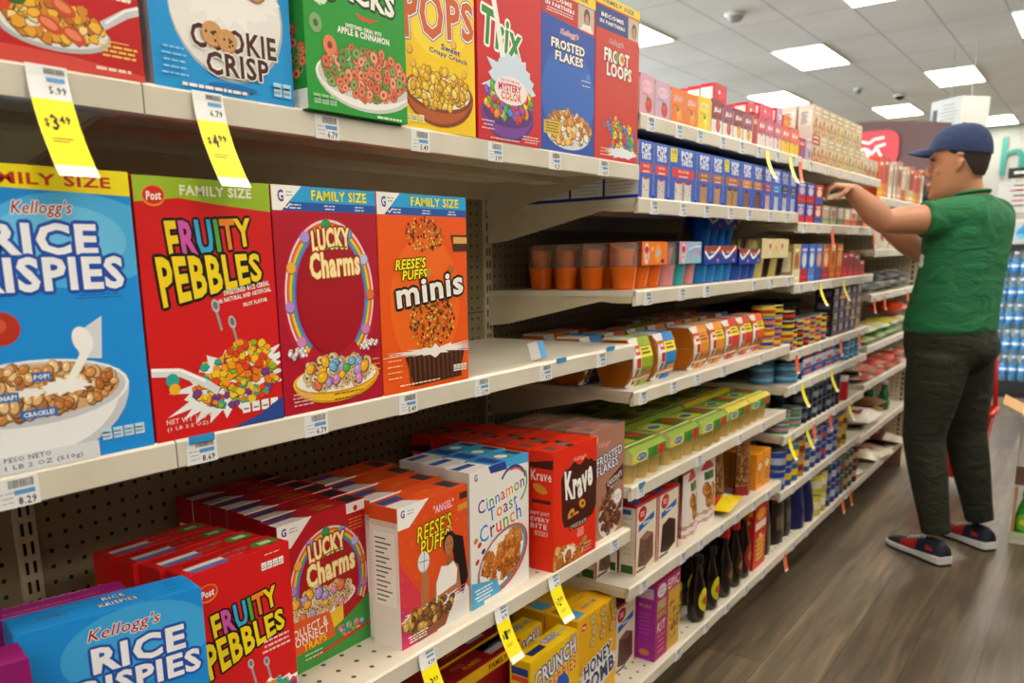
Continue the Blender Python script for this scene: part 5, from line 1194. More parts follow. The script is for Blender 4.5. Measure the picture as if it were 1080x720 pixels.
def art_soda(A):
    W, H = A.W, A.H; A.rect(0, 0, W, H, '#e8961a'); A.ell(W*.5, H*.62, W*.34, H*.16, '#b8401c'); A.ell(W*.5, H*.62, W*.28, H*.12, '#e8d8b0'); A.lines(W*.5, H*.2, H*.4, W*.6, 3, '#8a3a1a', .5)
sd = carton('baking_soda_box', .072, .125, .085, '#e8961a', {'F': art_soda, 'L': lambda A: (A.rect(0, 0, A.W, A.H, '#df8e18'), A.lines(A.W*.5, A.H*.35, A.H*.65, A.W*.7, 4, '#b86a14', .3), A.rect(A.W*.1, A.H*.1, A.W*.5, A.H*.22, '#c87a1c'))})
for i, (x, y, lb) in enumerate(((-.868, 2.815, 'first at the front'), (-.868, 2.893, 'second at the front'), (-.957, 2.815, 'behind the first'), (-.957, 2.893, 'behind the second'))):
    c = sd if i == 0 else copy_tree(sd); put(c, x, y, ZC, .072, .085); tag(c, 'orange baking soda box, ' + lb, 'baking soda', 'orange baking soda boxes')

# ------------------------------------------------------------------ bottom shelf, second bay
bb = carton('brownie_mix_box', .125, .19, .045, '#a81c22', {'F': art_brownie('#5a3a30'), 'L': side_brownie, 'T': top_brownie})
for k in range(3):
    c = bb if k == 0 else copy_tree(bb); put(c, -.905-.05*k, 1.85, ZB, .125, .045); tag(c, 'bottom shelf brownie mix box beside the Honeycomb, ' + ORD[k], 'baking mix', 'brownie mix boxes on the bottom shelf')
def art_epic(A):
    W, H = A.W, A.H; A.rect(0, 0, W, H, '#a81c6a'); A.rect(W*.50, 0, W, H*.80, '#cfa03a'); A.rect(W*.45, H*.80, W, H, '#b0246a')
    A.ell(W*.23, H*.88, W*.18, H*.085, '#ddd0d4'); A.txt('EPIC', W*.72, H*.89, W*.46, H*.13, '#efe6e0'); A.lines(W*.23, H*.85, H*.90, W*.2, 2, '#8a5a6a', .3)
    A.txt('FUN', W*.24, H*.70, W*.30, H*.10, '#2f6ac8', out=(('#e8c81c', .3),)); A.txt('BAKING', W*.24, H*.58, W*.36, H*.09, '#e8c81c', out=(('#3a2a6a', .15),)); A.txt('KIT', W*.24, H*.42, W*.32, H*.13, '#efe6e0'); A.lines(W*.24, H*.1, H*.3, W*.3, 4, '#e8a0c0', .35)
    A.bits(W*.76, H*.4, W*.2, H*.28, 40, .8, ['#e8c04a', '#b8781c', '#d8b05a', '#8a5a2c'], 'f', seed=4)
def side_epic(A):
    W, H = A.W, A.H; A.rect(0, 0, W, H, '#9a2a96'); A.rect(W*.12, H*.80, W*.88, H*.93, '#d0b8c8'); A.txt('FUN', W*.5, H*.70, W*.5, 1.0, '#e8a81c', res=1); A.lines(W*.5, H*.35, H*.6, W*.6, 6, '#c070b8', .14); A.ell(W*.5, H*.1, W*.25, .9, '#c8783a')
ep = carton('baking_kit_box', .160, .222, .062, '#a81c6a', {'F': art_epic, 'L': side_epic, 'T': lambda A: (A.rect(0, 0, A.W, A.H, '#b51f68'), A.ell(A.W*.2, A.H*.5, 1.2, .8, '#d8c0c8'))})
tag(put(ep, -.853, 1.985, ZB, .160, .062), 'magenta and purple baking kit box reading EPIC on the bottom shelf', 'baking kit')
c = copy_tree(ep); tag(put(c, -.925, 1.985, ZB, .160, .062), 'magenta baking kit box hidden behind the front one', 'baking kit')
def bottle(capc, lab, labc2, h=.205, r=.031, body='#150a07', label=True):
    t = empty('syrup_bottle'); g = G(); bm = mat(body, .12, name='syrup_glass_'+body, coat=.3)
    g.lathe([(r*.75, 0), (r, .006), (r*1.02, h*.25), (r*.98, h*.48), (r*.72, h*.62), (r*.48, h*.74), (r*.42, h*.86), (r*.42, h*.88)], bm, 20, sx=1, sy=.82); g.obj('body', t)
    g = G(); g.lathe([(r*.52, h*.875), (r*.52, h*.96), (r*.42, h)], mat(capc, .3), 16); g.obj('cap', t)
    g = G()     # oval paper label wrapped on the front
    n = 10; lm = mat(lab, .4); l2 = mat(labc2, .4)
    for (hh, ww, m, e) in ((.19, 1.0, lm, .0006), (.07, .55, l2, .0012)):
        for i in range(n):
            for j in range(8):
                def Q(u, v):
                    a = -PI/2+(u-.5)*1.9*ww*math.sin(PI*min(1, max(0, v)))**.5; z = h*(.34-hh) + 2*hh*h*v
                    rr = (r*1.02 if z < h*.48 else r*.98-(z-h*.48)*.45)+e; return (rr*math.cos(a), .82*rr*math.sin(a)-e, z)
                g.add([Q(i/n, j/8), Q((i+1)/n, j/8), Q((i+1)/n, (j+1)/8), Q(i/n, (j+1)/8)], [(0, 1, 2, 3)], m, True)
    if label: g.obj('label', t)
    return t
BT = [(-.868, 2.315, bottle('#14100e', '#c8c41c', '#b8401c'), 'dark syrup bottle with a yellow-green oval label, nearest the camera'), (-.868, 2.420, bottle('#14100e', '#c8c41c', '#b8401c'), 'dark syrup bottle with a yellow-green oval label, second from the camera'),
      (-.870, 2.540, bottle('#c81c18', '#2a1a14', '#8a5a3a', .225), 'dark syrup bottle with a red cap, first of the red-capped ones'), (-.872, 2.640, bottle('#c81c18', '#2a1a14', '#a86a4a', .225), 'dark syrup bottle with a red cap, second of the red-capped ones'),
      (-.875, 2.735, bottle('#b01c18', '#8a241c', '#c86a3a', .235), 'red-labelled syrup bottle beside the red pancake box')]
for x, y, o, lb in BT:
    o.rotation_euler = (0, 0, PI/2); o.location = (x, y, ZB); tag(o, lb, 'syrup bottle', 'syrup bottles on the bottom shelf')
    c = copy_tree(o); c.location.x -= .075; tag(c, 'syrup bottle in the second row behind the front bottles', 'syrup bottle', 'syrup bottles in the second row')
def art_pancake(A):
    W, H = A.W, A.H; A.rect(0, 0, W, H, '#c8201c'); A.rect(W*.08, H*.62, W*.92, H*.74, '#e8e0d0'); A.ell(W*.5, H*.86, W*.36, H*.09, '#e8a01c')
    for k in range(5): A.ell(W*.52, H*(.14+.075*k), W*.36, H*.05, '#8a4a18', 18); A.ell(W*.52, H*(.15+.075*k), W*.35, H*.045, '#e8a83a', 18)
    A.rect(W*.42, H*.48, W*.6, H*.54, '#f2e08a')
def side_pancake(A): W, H = A.W, A.H; A.rect(0, 0, W, H, '#c01f1c'); A.rect(W*.18, H*.18, W*.82, H*.52, '#c8c0b8'); A.lines(W*.5, H*.22, H*.48, W*.5, 6, '#6a6460', .15); A.ell(W*.5, H*.74, W*.4, H*.08, '#8a4a1c'); A.ell(W*.5, H*.76, W*.34, H*.05, '#e8a83a'); A.rect(W*.1, H*.86, W*.9, H*.94, '#e8a01c')
pk = carton('pancake_mix_box', .13, .225, .085, '#c8201c', {'F': art_pancake, 'L': side_pancake})
tag(put(pk, -.858, 2.80, ZB, .13, .085), 'red pancake mix box with a stack of pancakes printed on it', 'pancake mix')
dk = pouch('chocolate_pouch', .12, .19, .04, '#2a1a16', lambda u, v: ('#b81f1c' if v > .86 else ('#6a5a4a' if (.3 < v < .6 and .2 < u < .8) else '#241a18')), 3, top='stand')
for i, (y, x) in enumerate(((2.965, -.87), (3.10, -.868), (2.99, -.93), (3.22, -.872))):
    c = dk if i == 0 else copy_tree(dk); stand(c, x, y, ZB, .12, .04, [10, -4, 3, 6][i], 'dark pouch with a red top edge on the bottom shelf, %s' % ['beside the pancake mix', 'second from the pancake mix', 'in the row behind', 'third from the pancake mix'][i], 'pouch', 'dark pouches on the bottom shelf')
# ------------------------------------------------------------------ third and fourth bays
def small_art(c, c2, c3):
    def f(A):
        W, H = A.W, A.H; A.rect(0, 0, W, H*.35, c2); A.ell(W*.5, H*.58, W*.30, H*.2, c3); A.lines(W*.5, H*.85, H*.86, W*.7, 1, WH, H*.07); A.rect(W*.1, H*.1, W*.9, H*.16, shade(c2, 1.3))
    return f
def smallbox(nm, w, h, d, c, c2, c3): return carton(nm, w, h, d, c, {'F': small_art(c, c2, c3), 'L': lambda A: (A.rect(0, 0, A.W, A.H, shade(c, .9)), A.rect(A.W*.15, A.H*.3, A.W*.85, A.H*.8, shade(c2, 1.1)))})
def can(r, h, body, band, lid='#9aa0a4', n=16):
    g = G(); m = mat(lid, .3, metal=.7, name='tin_'+lid)
    g.lathe([(r*.93, 0), (r, .002), (r, .004)], m, n); g.lathe([(r*.985, .004), (r*.985, h*.32)], mat(body, .35), n, caps=False); g.lathe([(r*.987, h*.32), (r*.987, h*.66)], mat(band, .35), n, caps=False)
    g.lathe([(r*.985, h*.66), (r*.985, h-.004)], mat(shade(body, 1.1), .35), n, caps=False); g.lathe([(r, h-.004), (r, h-.001), (r*.93, h), (r*.90, h-.002)], m, n)
    return g.obj('can')
def stack(o, x, y, z, h, n, label, group, cat='tin'):
    for k in range(n):
        c = o if k == 0 and not o.get('label') else copy_tree(o)
        c.location = (x, y, z+k*(h+.0005)); tag(c, label, cat, group)
    return o
# 1.345 : small packs two high, where the hands reach
A_ = [('#5a4a9a', '#b82a3a', '#c8b0d8'), ('#2f4fa8', '#c82a3a', '#d8c8e0'), ('#b8201c', '#3a4fa8', '#e8d8c8'), ('#b8ac98', '#8a9a6a', '#d8a0a0'), ('#c8bca8', '#a0a878', '#c88a8a'), ('#b5b098', '#7a8a5a', '#e0c8c0'),
      ('#c8b49a', '#b86a4a', '#e8e0d0'), ('#cdb8a4', '#c8502c', '#b8604a'), ('#b8986a', '#a03a2c', '#d8c8a8'), ('#a87a4a', '#e0702a', '#d8b890'), ('#c8a87a', '#8a3a2c', '#e8d8b8')]
for j in range(11):
    o = smallbox('drink_mix_box', .100, .066, .06, *A_[j]); put(o, -.846, 3.012+.108*j, 1.345, .100, .06)
    tag(o, 'small pastel drink mix box in the lower layer under the reaching hands, %s' % ('cool colours' if j < 3 else 'warm colours'), 'drink mix', 'small drink mix boxes, lower layer %s' % ('left' if j < 3 else 'right'))
    for r, lb in ((1, 'upper'),):
        if j < 3: c = copy_tree(o); c.location.z += .0665; tag(c, 'small drink mix box in the upper layer, %s' % ('cool colours' if j < 3 else 'warm colours'), 'drink mix', 'small drink mix boxes, upper layer %s' % ('left' if j < 3 else 'right'))
    c = copy_tree(o); c.location.x -= .065; tag(c, 'small drink mix box in the second row behind the pastel ones', 'drink mix', 'small drink mix boxes in the second row')
# 1.144 : tall snack pouches and red boxes
P_ = [(3.005, '#c8b070', '#e0d8b0', '#a85a2c', 'cream and tan'), (3.095, '#2a5ac0', '#c01c2c', '#e0e4ec', 'blue with a red foot'), (3.19, '#3468c8', '#5a7ac8', '#e0e4ec', 'blue'), (3.285, '#4070c8', '#2a4a9a', '#e8a080', 'blue, beside the orange one'), (3.385, '#e0742a', '#a0203a', '#f0d0a0', 'orange with a crimson foot'), (3.485, '#e8861c', '#d06a1c', '#c04a1c', 'bright orange'), (3.585, '#ee8a1c', '#d8601c', '#f0c070', 'bright orange, last of the pouches')]
for (y, c1, c2, c3, lb) in P_:
    o = smallbox('cookie_snack_box', .088, .130, .05, c1, c2, c3); put(o, -.845, y, 1.144, .088, .05); tag(o, 'upright snack box, %s' % lb, 'snack box', 'upright snack boxes in the third bay')
    c = copy_tree(o); c.location.x -= .055; tag(c, 'upright snack box hidden in the second row', 'snack box', 'upright snack boxes in the second row')
for j in range(4):
    o = smallbox('gelatin_box', .095, [.095, .10, .09, .06][j], .08, '#b8141c', '#c8202a', '#8a0f16'); put(o, -.85, 3.70+.1*j, 1.144, .095, .08); tag(o, 'plain red box on the drink pouch shelf, %s' % ['first', 'second', 'third', 'fourth'][j], 'boxed snack', 'plain red boxes')
# .914 : small tins in bright labels, then black stacks
TN = [('#d8b02a', '#2a3f9a'), ('#c8402c', '#e0b82a'), ('#2a3f9a', '#d8783a'), ('#d8c02a', '#b8302c'), ('#1c1c22', '#d8b81c'), ('#1a1a20', '#c82a20')]
for j in range(9):
    zz = 0
    for k in range(4 if j < 3 else 3):
        o = can(.037, .034, *TN[(j+k) % 6], lid='#b8a860' if k % 2 else '#8a8f92')
        o.location = (-.876-.0*k, 2.822+.078*j if j < 2 else 2.822+.078*j+.03, (.942 if 2.822+.078*j < 2.95 else .914)+k*.0345); 
        if 2.93 < o.location.y < 3.04: o.location.y = 3.045
        tag(o, 'small flat tin with a bright %s label, stacked beside the fruit bowls' % ('yellow and blue' if (j+k) % 6 < 3 else 'dark'), 'tin', 'small flat tins, %s labels' % ('yellow and blue' if (j+k) % 6 < 3 else 'dark'))
kb = can(.033, .05, '#16151a', '#3a3540', '#2a2a2e')  # black cans added to deepen the dark at the back of the shelf
for j in range(7):
    for r in range(3):
        for k in range(3):
            c = copy_tree(kb); c.location = (-.98-.075*r, 3.06+.075*j, .914+.0505*k); tag(c, 'black can added behind the bright tins to darken the shelf', 'can', 'black cans added to darken behind the bright tins')
bpy.data.objects.remove(kb)
for j in range(5):
    for k in range(4):
        o = smallbox('seafood_box', .092, .047, .07, ['#2a2028', '#3a2a3c', '#2c2430', '#382c3a', '#8a5a34'][j], ['#6a5a70', '#7a4a3a', '#5a5a70', '#6a5478', '#c8963a'][(j+k) % 5], '#b8a0a8')
        put(o, -.848, 3.60+.098*j, .914+.0475*k, .092, .07); tag(o, 'dark purple box in the block of stacked boxes, %s layer' % ['bottom', 'second', 'third', 'top'][k], 'stacked box', 'dark purple boxes, %s layer' % ['bottom', 'second', 'third', 'top'][k])
# .79 : tuna
tb = can(.043, .035, '#2a7ab0', '#7ab4d0', '#8a9094')
for i, (x, y, n, lb) in enumerate(((-.945, 3.06, 3, 'leftmost three-high stack'), (-.885, 3.135, 2, 'two-high stack at the shelf edge'), (-.97, 3.16, 3, 'three-high stack further back'), (-.885, 3.90, 3, 'right-hand stack beside the orange strip'), (-.885, 3.99, 3, 'second right-hand stack'), (-.885, 4.08, 3, 'stack at the shelf\'s right end'), (-.98, 3.95, 3, 'right-hand stack further back'))):
    for k in range(n):
        c = copy_tree(tb); c.location = (x, y, .79+.0355*k); tag(c, 'blue tuna tin, %s' % lb, 'tuna tin', 'blue tuna tins, %s' % lb)
bpy.data.objects.remove(tb)
for j in range(4):
    for k in range(3 if j < 3 else 2):
        o = smallbox('tuna_carton', .15 if j < 3 else .10, .030, .09, ['#2a4a9a', '#b8c4d8', '#24408a'][k], ['#d8dce4', '#2a4a9a', '#c8d0e0'][k], '#c83a3a'); put(o, -.85, 3.225+.153*j, .79+.0305*k, .15 if j < 3 else .10, .09)
        tag(o, 'flat blue and white tuna carton, %s layer' % ['bottom', 'middle', 'top'][k], 'tuna carton', 'flat tuna cartons, %s layer' % ['bottom', 'middle', 'top'][k])
# .617 : cans, red jar
for j in range(3):
    for k in range(2):
        o = can(.036, .036, ['#3a8a4a', '#7a5a8a'][k], ['#b87aa0', '#5aa04a'][k]); o.location = (-.875-.02*(j % 2), 3.055+.078*j, .617+.0365*k); tag(o, 'flat green and mauve tin, %s layer, left end of its shelf' % ['lower', 'upper'][k], 'tin', 'flat green and mauve tins, %s layer' % ['lower', 'upper'][k])
for j in range(8):
    for r in range(2):
        for k in range(2):
            o = can(.033, .062, ['#1c1e28', '#14161c', '#22283a'][(j+k) % 3], ['#5a6470', '#2a3a5a', '#8a9498'][(j+r) % 3], '#5a6066'); o.location = (-.872-.072*r, 3.29+.069*j, .617+.0625*k); tag(o, 'black and grey can under the hanging yellow strips', 'can', 'black and grey cans under the hanging strips')
t = empty('spice_jar', (-.875, 3.90, .617)); g = G(); g.lathe([(.038, 0), (.041, .004), (.041, .075), (.036, .082)], mat('#b81c22', .3), 20); g.obj('jar', t)
g = G(); g.lathe([(.037, .082), (.039, .084), (.039, .100), (.036, .103)], mat('#c8c4c0', .4), 20); g.obj('lid', t)
g = G(); 
for i in range(8):
    a0, a1 = -PI+.25+i*.16, -PI+.25+(i+1)*.16; g.add([(.0415*math.cos(a0), .0415*math.sin(a0), .02), (.0415*math.cos(a1), .0415*math.sin(a1), .02), (.0415*math.cos(a1), .0415*math.sin(a1), .05), (.0415*math.cos(a0), .0415*math.sin(a0), .05)], [(0, 1, 2, 3)], mat('#c8b8b4', .4))
g.obj('label', t); tag(t, 'red jar with a white lid standing alone near the shelf end', 'jar')
c = copy_tree(t); c.location = (-.95, 3.93, .617); tag(c, 'red jar with a white lid, behind the lone one', 'jar')
# .41 : cans
for j in range(12):
    cc = [('#1c3c9a', '#b0b8c8'), ('#23409a', '#d8b82a'), ('#2a6a8a', '#e0c02a'), ('#d8862a', '#8a3a2c'), ('#2a4f8a', '#d8c8a0'), ('#24408a', '#a8b0c0'), ('#2c3f7a', '#8a94b0'), ('#2a3f8a', '#b8402c'), ('#24408a', '#a8b0c0'), ('#2c3f7a', '#8a94b0'), ('#c8a02a', '#8a5a1c'), ('#d0a82a', '#6a3a1c')][j]
    for k in range(2):
        o = can(.038, .072, *cc); o.location = (-.878, 3.055+.0805*j + (.02 if j > 7 else 0), .41+.0725*k); tag(o, 'food can below the second pair of hanging strips, %s label' % ('blue' if j not in (2, 3, 10, 11) else 'yellow or orange'), 'can', 'food cans with %s labels' % ('blue' if j not in (2, 3, 10, 11) else 'yellow or orange'))
        if j % 2 == 0: c = copy_tree(o); c.location.x -= .085; tag(c, 'food can in the second row behind the blue and yellow ones', 'can', 'food cans in the second row')
# bottom
bg = pouch('coffee_bag', .11, .175, .07, '#1c2460', lambda u, v: ('#2a2f7a' if v > .85 else ('#8a6a70' if (v < .35 and u > .5) else '#1a2050')), 8, top='stand')
for i, (x, y) in enumerate(((-.88, 3.33), (-.875, 3.45), (-.96, 3.38), (-.96, 3.52))):
    c = bg if i == 0 else copy_tree(bg); stand(c, x+.03, y, ZB, .11, .07, 6*i-8, 'dark blue upright bag on the bottom shelf, %s' % ['left of the front pair', 'right of the front pair', 'left of the rear pair', 'right of the rear pair'][i], 'bag', 'dark blue upright bags')
for j in range(9):
    cc = [('#c8b83a', '#d8d4c4'), ('#c8b040', '#e0dccc'), ('#2a3a6a', '#7a8aa0'), ('#24408a', '#b8c0d0'), ('#2c3f7a', '#8a94b0'), ('#4a6a5a', '#a8503a'), ('#5a4a3a', '#b8a88a'), ('#3a5a4a', '#c8b890'), ('#6a2a24', '#c8b8a0')][j]
    for k in range(2):
        o = can(.036, .088, *cc); o.location = (-.876, 3.60+.077*j if j < 8 else 4.24, ZB+.0885*k); tag(o, 'soup can on the bottom shelf, %s layer, %s' % (['lower', 'upper'][k], 'yellow and white label' if j < 2 else 'dark label'), 'can', 'soup cans, %s layer, %s' % (['lower', 'upper'][k], 'yellow' if j < 2 else 'dark'))

# ---- bay four: bags
def bag(w, h, t, c1, c2, c3, seed, x, y, z, label, rz=0, lying=True, tilt=0, group='bags in the farthest bay'):
    o = pouch('food_bag', w, h, t, c1, lambda u, v: (c2 if (.25 < v < .75 and .2 < u < .8 and math.sin(u*9+v*7+seed) > -.4) else (c3 if v > .85 or v < .12 else c1)), seed, lying=True)
    if lying: o.rotation_euler = (PI/2+tilt, 0, PI/2+math.radians(rz)); o.location = (x, y, z+t/2+abs(math.sin(tilt))*h*.5)
    else: o.rotation_euler = (0, 0, PI/2+math.radians(rz)); o.location = (x, y, z)
    return tag(o, label, 'food bag', group)
TALL = [('#d8542a', '#e8a02a', '#c8402a'), ('#c8441c', '#d87a3a', '#a83018'), ('#d8c8b0', '#e8e0d0', '#b8a080'), ('#c0b0a0', '#d8c8b8', '#a88a78'), ('#b8806a', '#d0a890', '#8a4a3a'), ('#d8c0a8', '#b85a3a', '#e0d4c0'), ('#c8b89a', '#d8a03a', '#a8906a'), ('#b84a3a', '#d8c8a8', '#8a3a2a')]
for j in range(11):
    c = TALL[j % 8]; o = smallbox('pasta_box', .095, .17+.012*math.sin(j*2.1), .06, *c); put(o, -.85, 4.235+.104*j, 1.477, .095, .06, (j*37 % 7)-3)
    tag(o, 'tall pasta box on the farthest bay\'s top shelf, %s' % ['bright orange', 'rust red', 'ivory', 'taupe', 'brick brown', 'beige with brick print', 'sand with amber print', 'dull red'][j % 8], 'pasta box', 'tall pasta boxes, %s' % ['orange', 'rust', 'ivory', 'taupe', 'brick', 'beige', 'sand', 'red'][j % 8])
for j in range(5):
    bag(.12, .14, .05, ['#d8d4cc', '#d8d4cc', '#c8b83a', '#d0c04a', '#c8c0a8'][j], ['#a03a5a', '#b04a5a', '#e0d8a0', '#d8d0b0', '#8a6a3a'][j], '#c8c4bc', 20+j, -.89, 4.52+.13*j, 1.25, 'upright %s bag under the shopper\'s arms' % ['white and crimson', 'white and rose', 'mustard', 'lemon', 'oatmeal'][j], lying=False)
for j in range(7):
    bag(.16, .17, .05, ['#8a9098', '#2a2c34', '#a8aab0', '#3a4450', '#b0aca8', '#6a7078', '#c0b8a8'][j], ['#d0ccc8', '#8a94a0', '#2a2a30', '#c8c0b8', '#4a5058', '#d8c8b0', '#8a8478'][j], '#5a6068', 30+j, -1.01, 4.33+.145*j, 1.05+(.045 if j % 2 else 0), 'grey and black bag of beans heaped on its shelf, %s' % ['first from the left', 'second from the left', 'third from the left', 'fourth from the left', 'third from the right', 'second from the right', 'last at the right'][j], 8*(j % 3)-6)
for j in range(8):
    bag(.22, .17, .045, ['#c8c04a', '#d8cc5a', '#5a9a5a', '#cfc8a8', '#6aa04a', '#d0c83a', '#8ab8a0', '#d8d4b8'][j], ['#e0d8a0', '#5a9a4a', '#d8d8b0', '#d8b82a', '#d8cc2a', '#4a9a6a', '#d8cc3a', '#c8502c'][j], '#b8c8a0', 40+j, -1.01+.01*(j % 2), 4.34+.26*(j//2), .815+.046*(j % 2), 'green and yellow bag of rice, %s layer, %s' % (['lower', 'upper'][j % 2], ['left end', 'left of centre', 'right of centre', 'right end'][j//2]), 4*(j % 3)-4)
bag(.26, .2, .07, '#e0521c', '#e86a2a', '#d0401c', 51, -1.03, 5.10, .815+.095, 'big orange-red bag on top of the rice bags')
for j in range(8):
    bag(.22, .18, .04, ['#d8d0c4', '#c8bca8', '#d0c8bc', '#b8483c', '#d8d0c0', '#c8604a', '#d8ccc0', '#a83a32'][j], ['#b83a34', '#c8453a', '#a8302c', '#d8d0c0', '#4a8a3c', '#d8c8b8', '#b8302c', '#d8ccc0'][j], '#c85a4c', 60+j, -1.015, 4.36+.25*(j//2), .64+.041*(j % 2), 'white and red bag lying flat, %s layer, %s' % (['lower', 'upper'][j % 2], ['left end', 'left of centre', 'right of centre', 'right end'][j//2]), 5*(j % 3)-5)
bag(.34, .21, .09, '#d8d4cc', '#c01c18', '#c8c4bc', 71, -1.04, 4.55, .39, 'big white flour bag with a bright red panel')
bag(.30, .18, .05, '#d8a82a', '#e0b83a', '#c8861c', 72, -1.05, 4.82, .39+.0, 'yellow bag lying behind the flour bag', 4)
bag(.22, .18, .05, '#6a4a2c', '#8a5a34', '#5a3a20', 73, -1.03, 4.80, .39+.055, 'brown bag lying on the yellow one', -5)
for j in range(2):
    o = bottle('#c8ccc8', '#2f8a4a', '#d8dcd4', .16, .034, '#1f5a34'); o.location = (-.90-.08*j, 5.07+.02*j, .39); o.rotation_euler = (0, 0, PI/2); tag(o, 'green bottle with a pale cap, %s' % ['in front', 'behind the other'][j], 'bottle', 'green bottles')
for j in range(6):
    bag(.20, .22, .06, ['#6a4030', '#c8bca0', '#8a8a6a', '#a8907a', '#5a2c24', '#c8b8a0'][j], ['#c8b89a', '#8a2c24', '#d8ccb0', '#7a2a24', '#c8a88a', '#8a6a5a'][j], '#c8c0a8', 80+j, -1.06+.03*(j % 2), 4.36+.17*j, ZB+(.05 if j % 3 == 1 else 0), '%s bag slumped on the bottom shelf' % ['dark brown', 'cream and red', 'olive', 'tan', 'deep brown', 'pale oat'][j], 12*(j % 3)-10, tilt=.12)

# ------------------------------------------------------------------ shelf-edge labels and hanging strips
def price_tag(price, w=.044, h=.030, blue=True):
    g = G(); g.box(-w/2, 0, 0, w/2, .0008, h, mat('#e6e7ea', .45))
    a = Art(g, 'F', w, 0, h); W, H = a.W, a.H
    x = W*.30
    r = random.Random(3)
    while x < W*.88: q = .03+.06*r.random(); a.rect(x, H*.66, x+q, H*.94, '#2a2c30'); a.l -= 1; x += q+.035+.05*r.random()
    a.l += 1
    a.rect(W*.42, H*.42, W*.90, H*.58, '#5a9ad8' if blue else '#8a9098')
    a.lines(W*.26, H*.2, H*.52, W*.36, 3, '#8a8f98', .08)
    a.txt(price, W*.70, H*.20, W*.42, H*.28, '#1c1e22' if price else '#1c1e22', bold=.02, res=1)
    return g.obj('price_tag')
pts = [price_tag(p) for p in ('8.29', '8.69', '6.79', '5.49', '3.99')]
first_use = set()
def lip(y, z, label, k=0, dz=0, s=1):
    src = pts[k % 5]; c = src if k % 5 not in first_use else copy_tree(src); first_use.add(k % 5)
    c.rotation_euler = (0, 0, PI/2); c.location = (XF+.0009, y, z-.0335+dz); c.scale = (s, 1, s); tag(c, label, 'price tag', 'white price tags on the shelf edges')
for i, (y, z, lb) in enumerate([(.374, ZM, 'below the big Rice Krispies box'), (.594, ZM, 'below the tall Fruity Pebbles box'), (.782, ZM, 'below the Lucky Charms family box'), (.977, ZM, 'below the minis box'), (1.175, ZM, 'at the end of the minis box'), (1.386, ZM, 'on the empty middle shelf, left one'), (1.615, ZM, 'on the empty middle shelf, right one'),
        (.832, ZT, 'below the green box'), (1.025, ZT, 'below the yellow Pops box'), (1.223, ZT, 'below the Trix box'), (1.418, ZT, 'below the blue Frosted Flakes box'), (1.61, ZT, 'below the Froot Loops box'), (1.691, Z3, 'below the brown cereal box')]):
    lip(y, z, 'white price tag with barcode on the shelf edge ' + lb, i, 0)
for z, ys, nm in ((1.551, [1.829, 1.986, 2.115, 2.272, 2.417, 2.561, 2.738, 2.9], 'under the dessert mix boxes'), (1.375, [1.86, 2.025, 2.18, 2.354, 2.509, 2.70, 2.87], 'under the toaster pastries'), (1.172, [1.84, 2.039, 2.204, 2.584, 2.746, 2.93], 'under the jelly cups'),
        (.942, [1.828, 2.006, 2.162, 2.361, 2.686], 'under the fruit bowls'), (.713, [1.827, 2.20, 2.528, 2.75], 'under the applesauce'), (.458, [1.86, 2.111, 2.24, 2.40, 2.541, 2.70, 2.85], 'under the baking mixes'), (.175, [2.104, 2.317, 2.492, 2.669, 2.85], 'under the syrup bottles'),
        (1.547, [3.1, 3.3, 3.5, 3.72, 3.95], 'under the double stack of picture boxes'), (1.345, [3.07, 3.25, 3.45, 3.7, 3.9, 4.1], 'under the reaching hands'), (1.144, [3.08, 3.25, 3.5, 3.75, 3.95], 'under the upright snack boxes'), (.914, [3.12, 3.4, 3.6, 3.85, 4.1], 'under the dark boxes'), (.79, [3.1, 3.3, 3.5, 3.75, 4.0], 'under the tuna'),
        (.617, [3.1, 3.4, 3.7, 4.0], 'under the black cans'), (.41, [3.15, 3.4, 3.7, 3.95, 4.1], 'under the food cans'), (.175, [3.2, 3.4, 3.8, 4.05], 'under the soup cans'), (1.477, [4.35, 4.6, 4.85, 5.1], 'under the tall pasta boxes'), (1.05, [4.4, 4.7, 5.0, 5.25], 'under the bean bags'), (.815, [4.35, 4.6, 4.9, 5.2], 'under the rice bags'), (.64, [4.35, 4.65, 4.9, 5.15], 'under the white and red bags'), (.39, [4.4, 4.7, 5.0], 'under the flour bag')):
    for i, y in enumerate(ys): lip(y, z, 'small white price tag on the shelf edge %s' % nm, i+2, -.001)

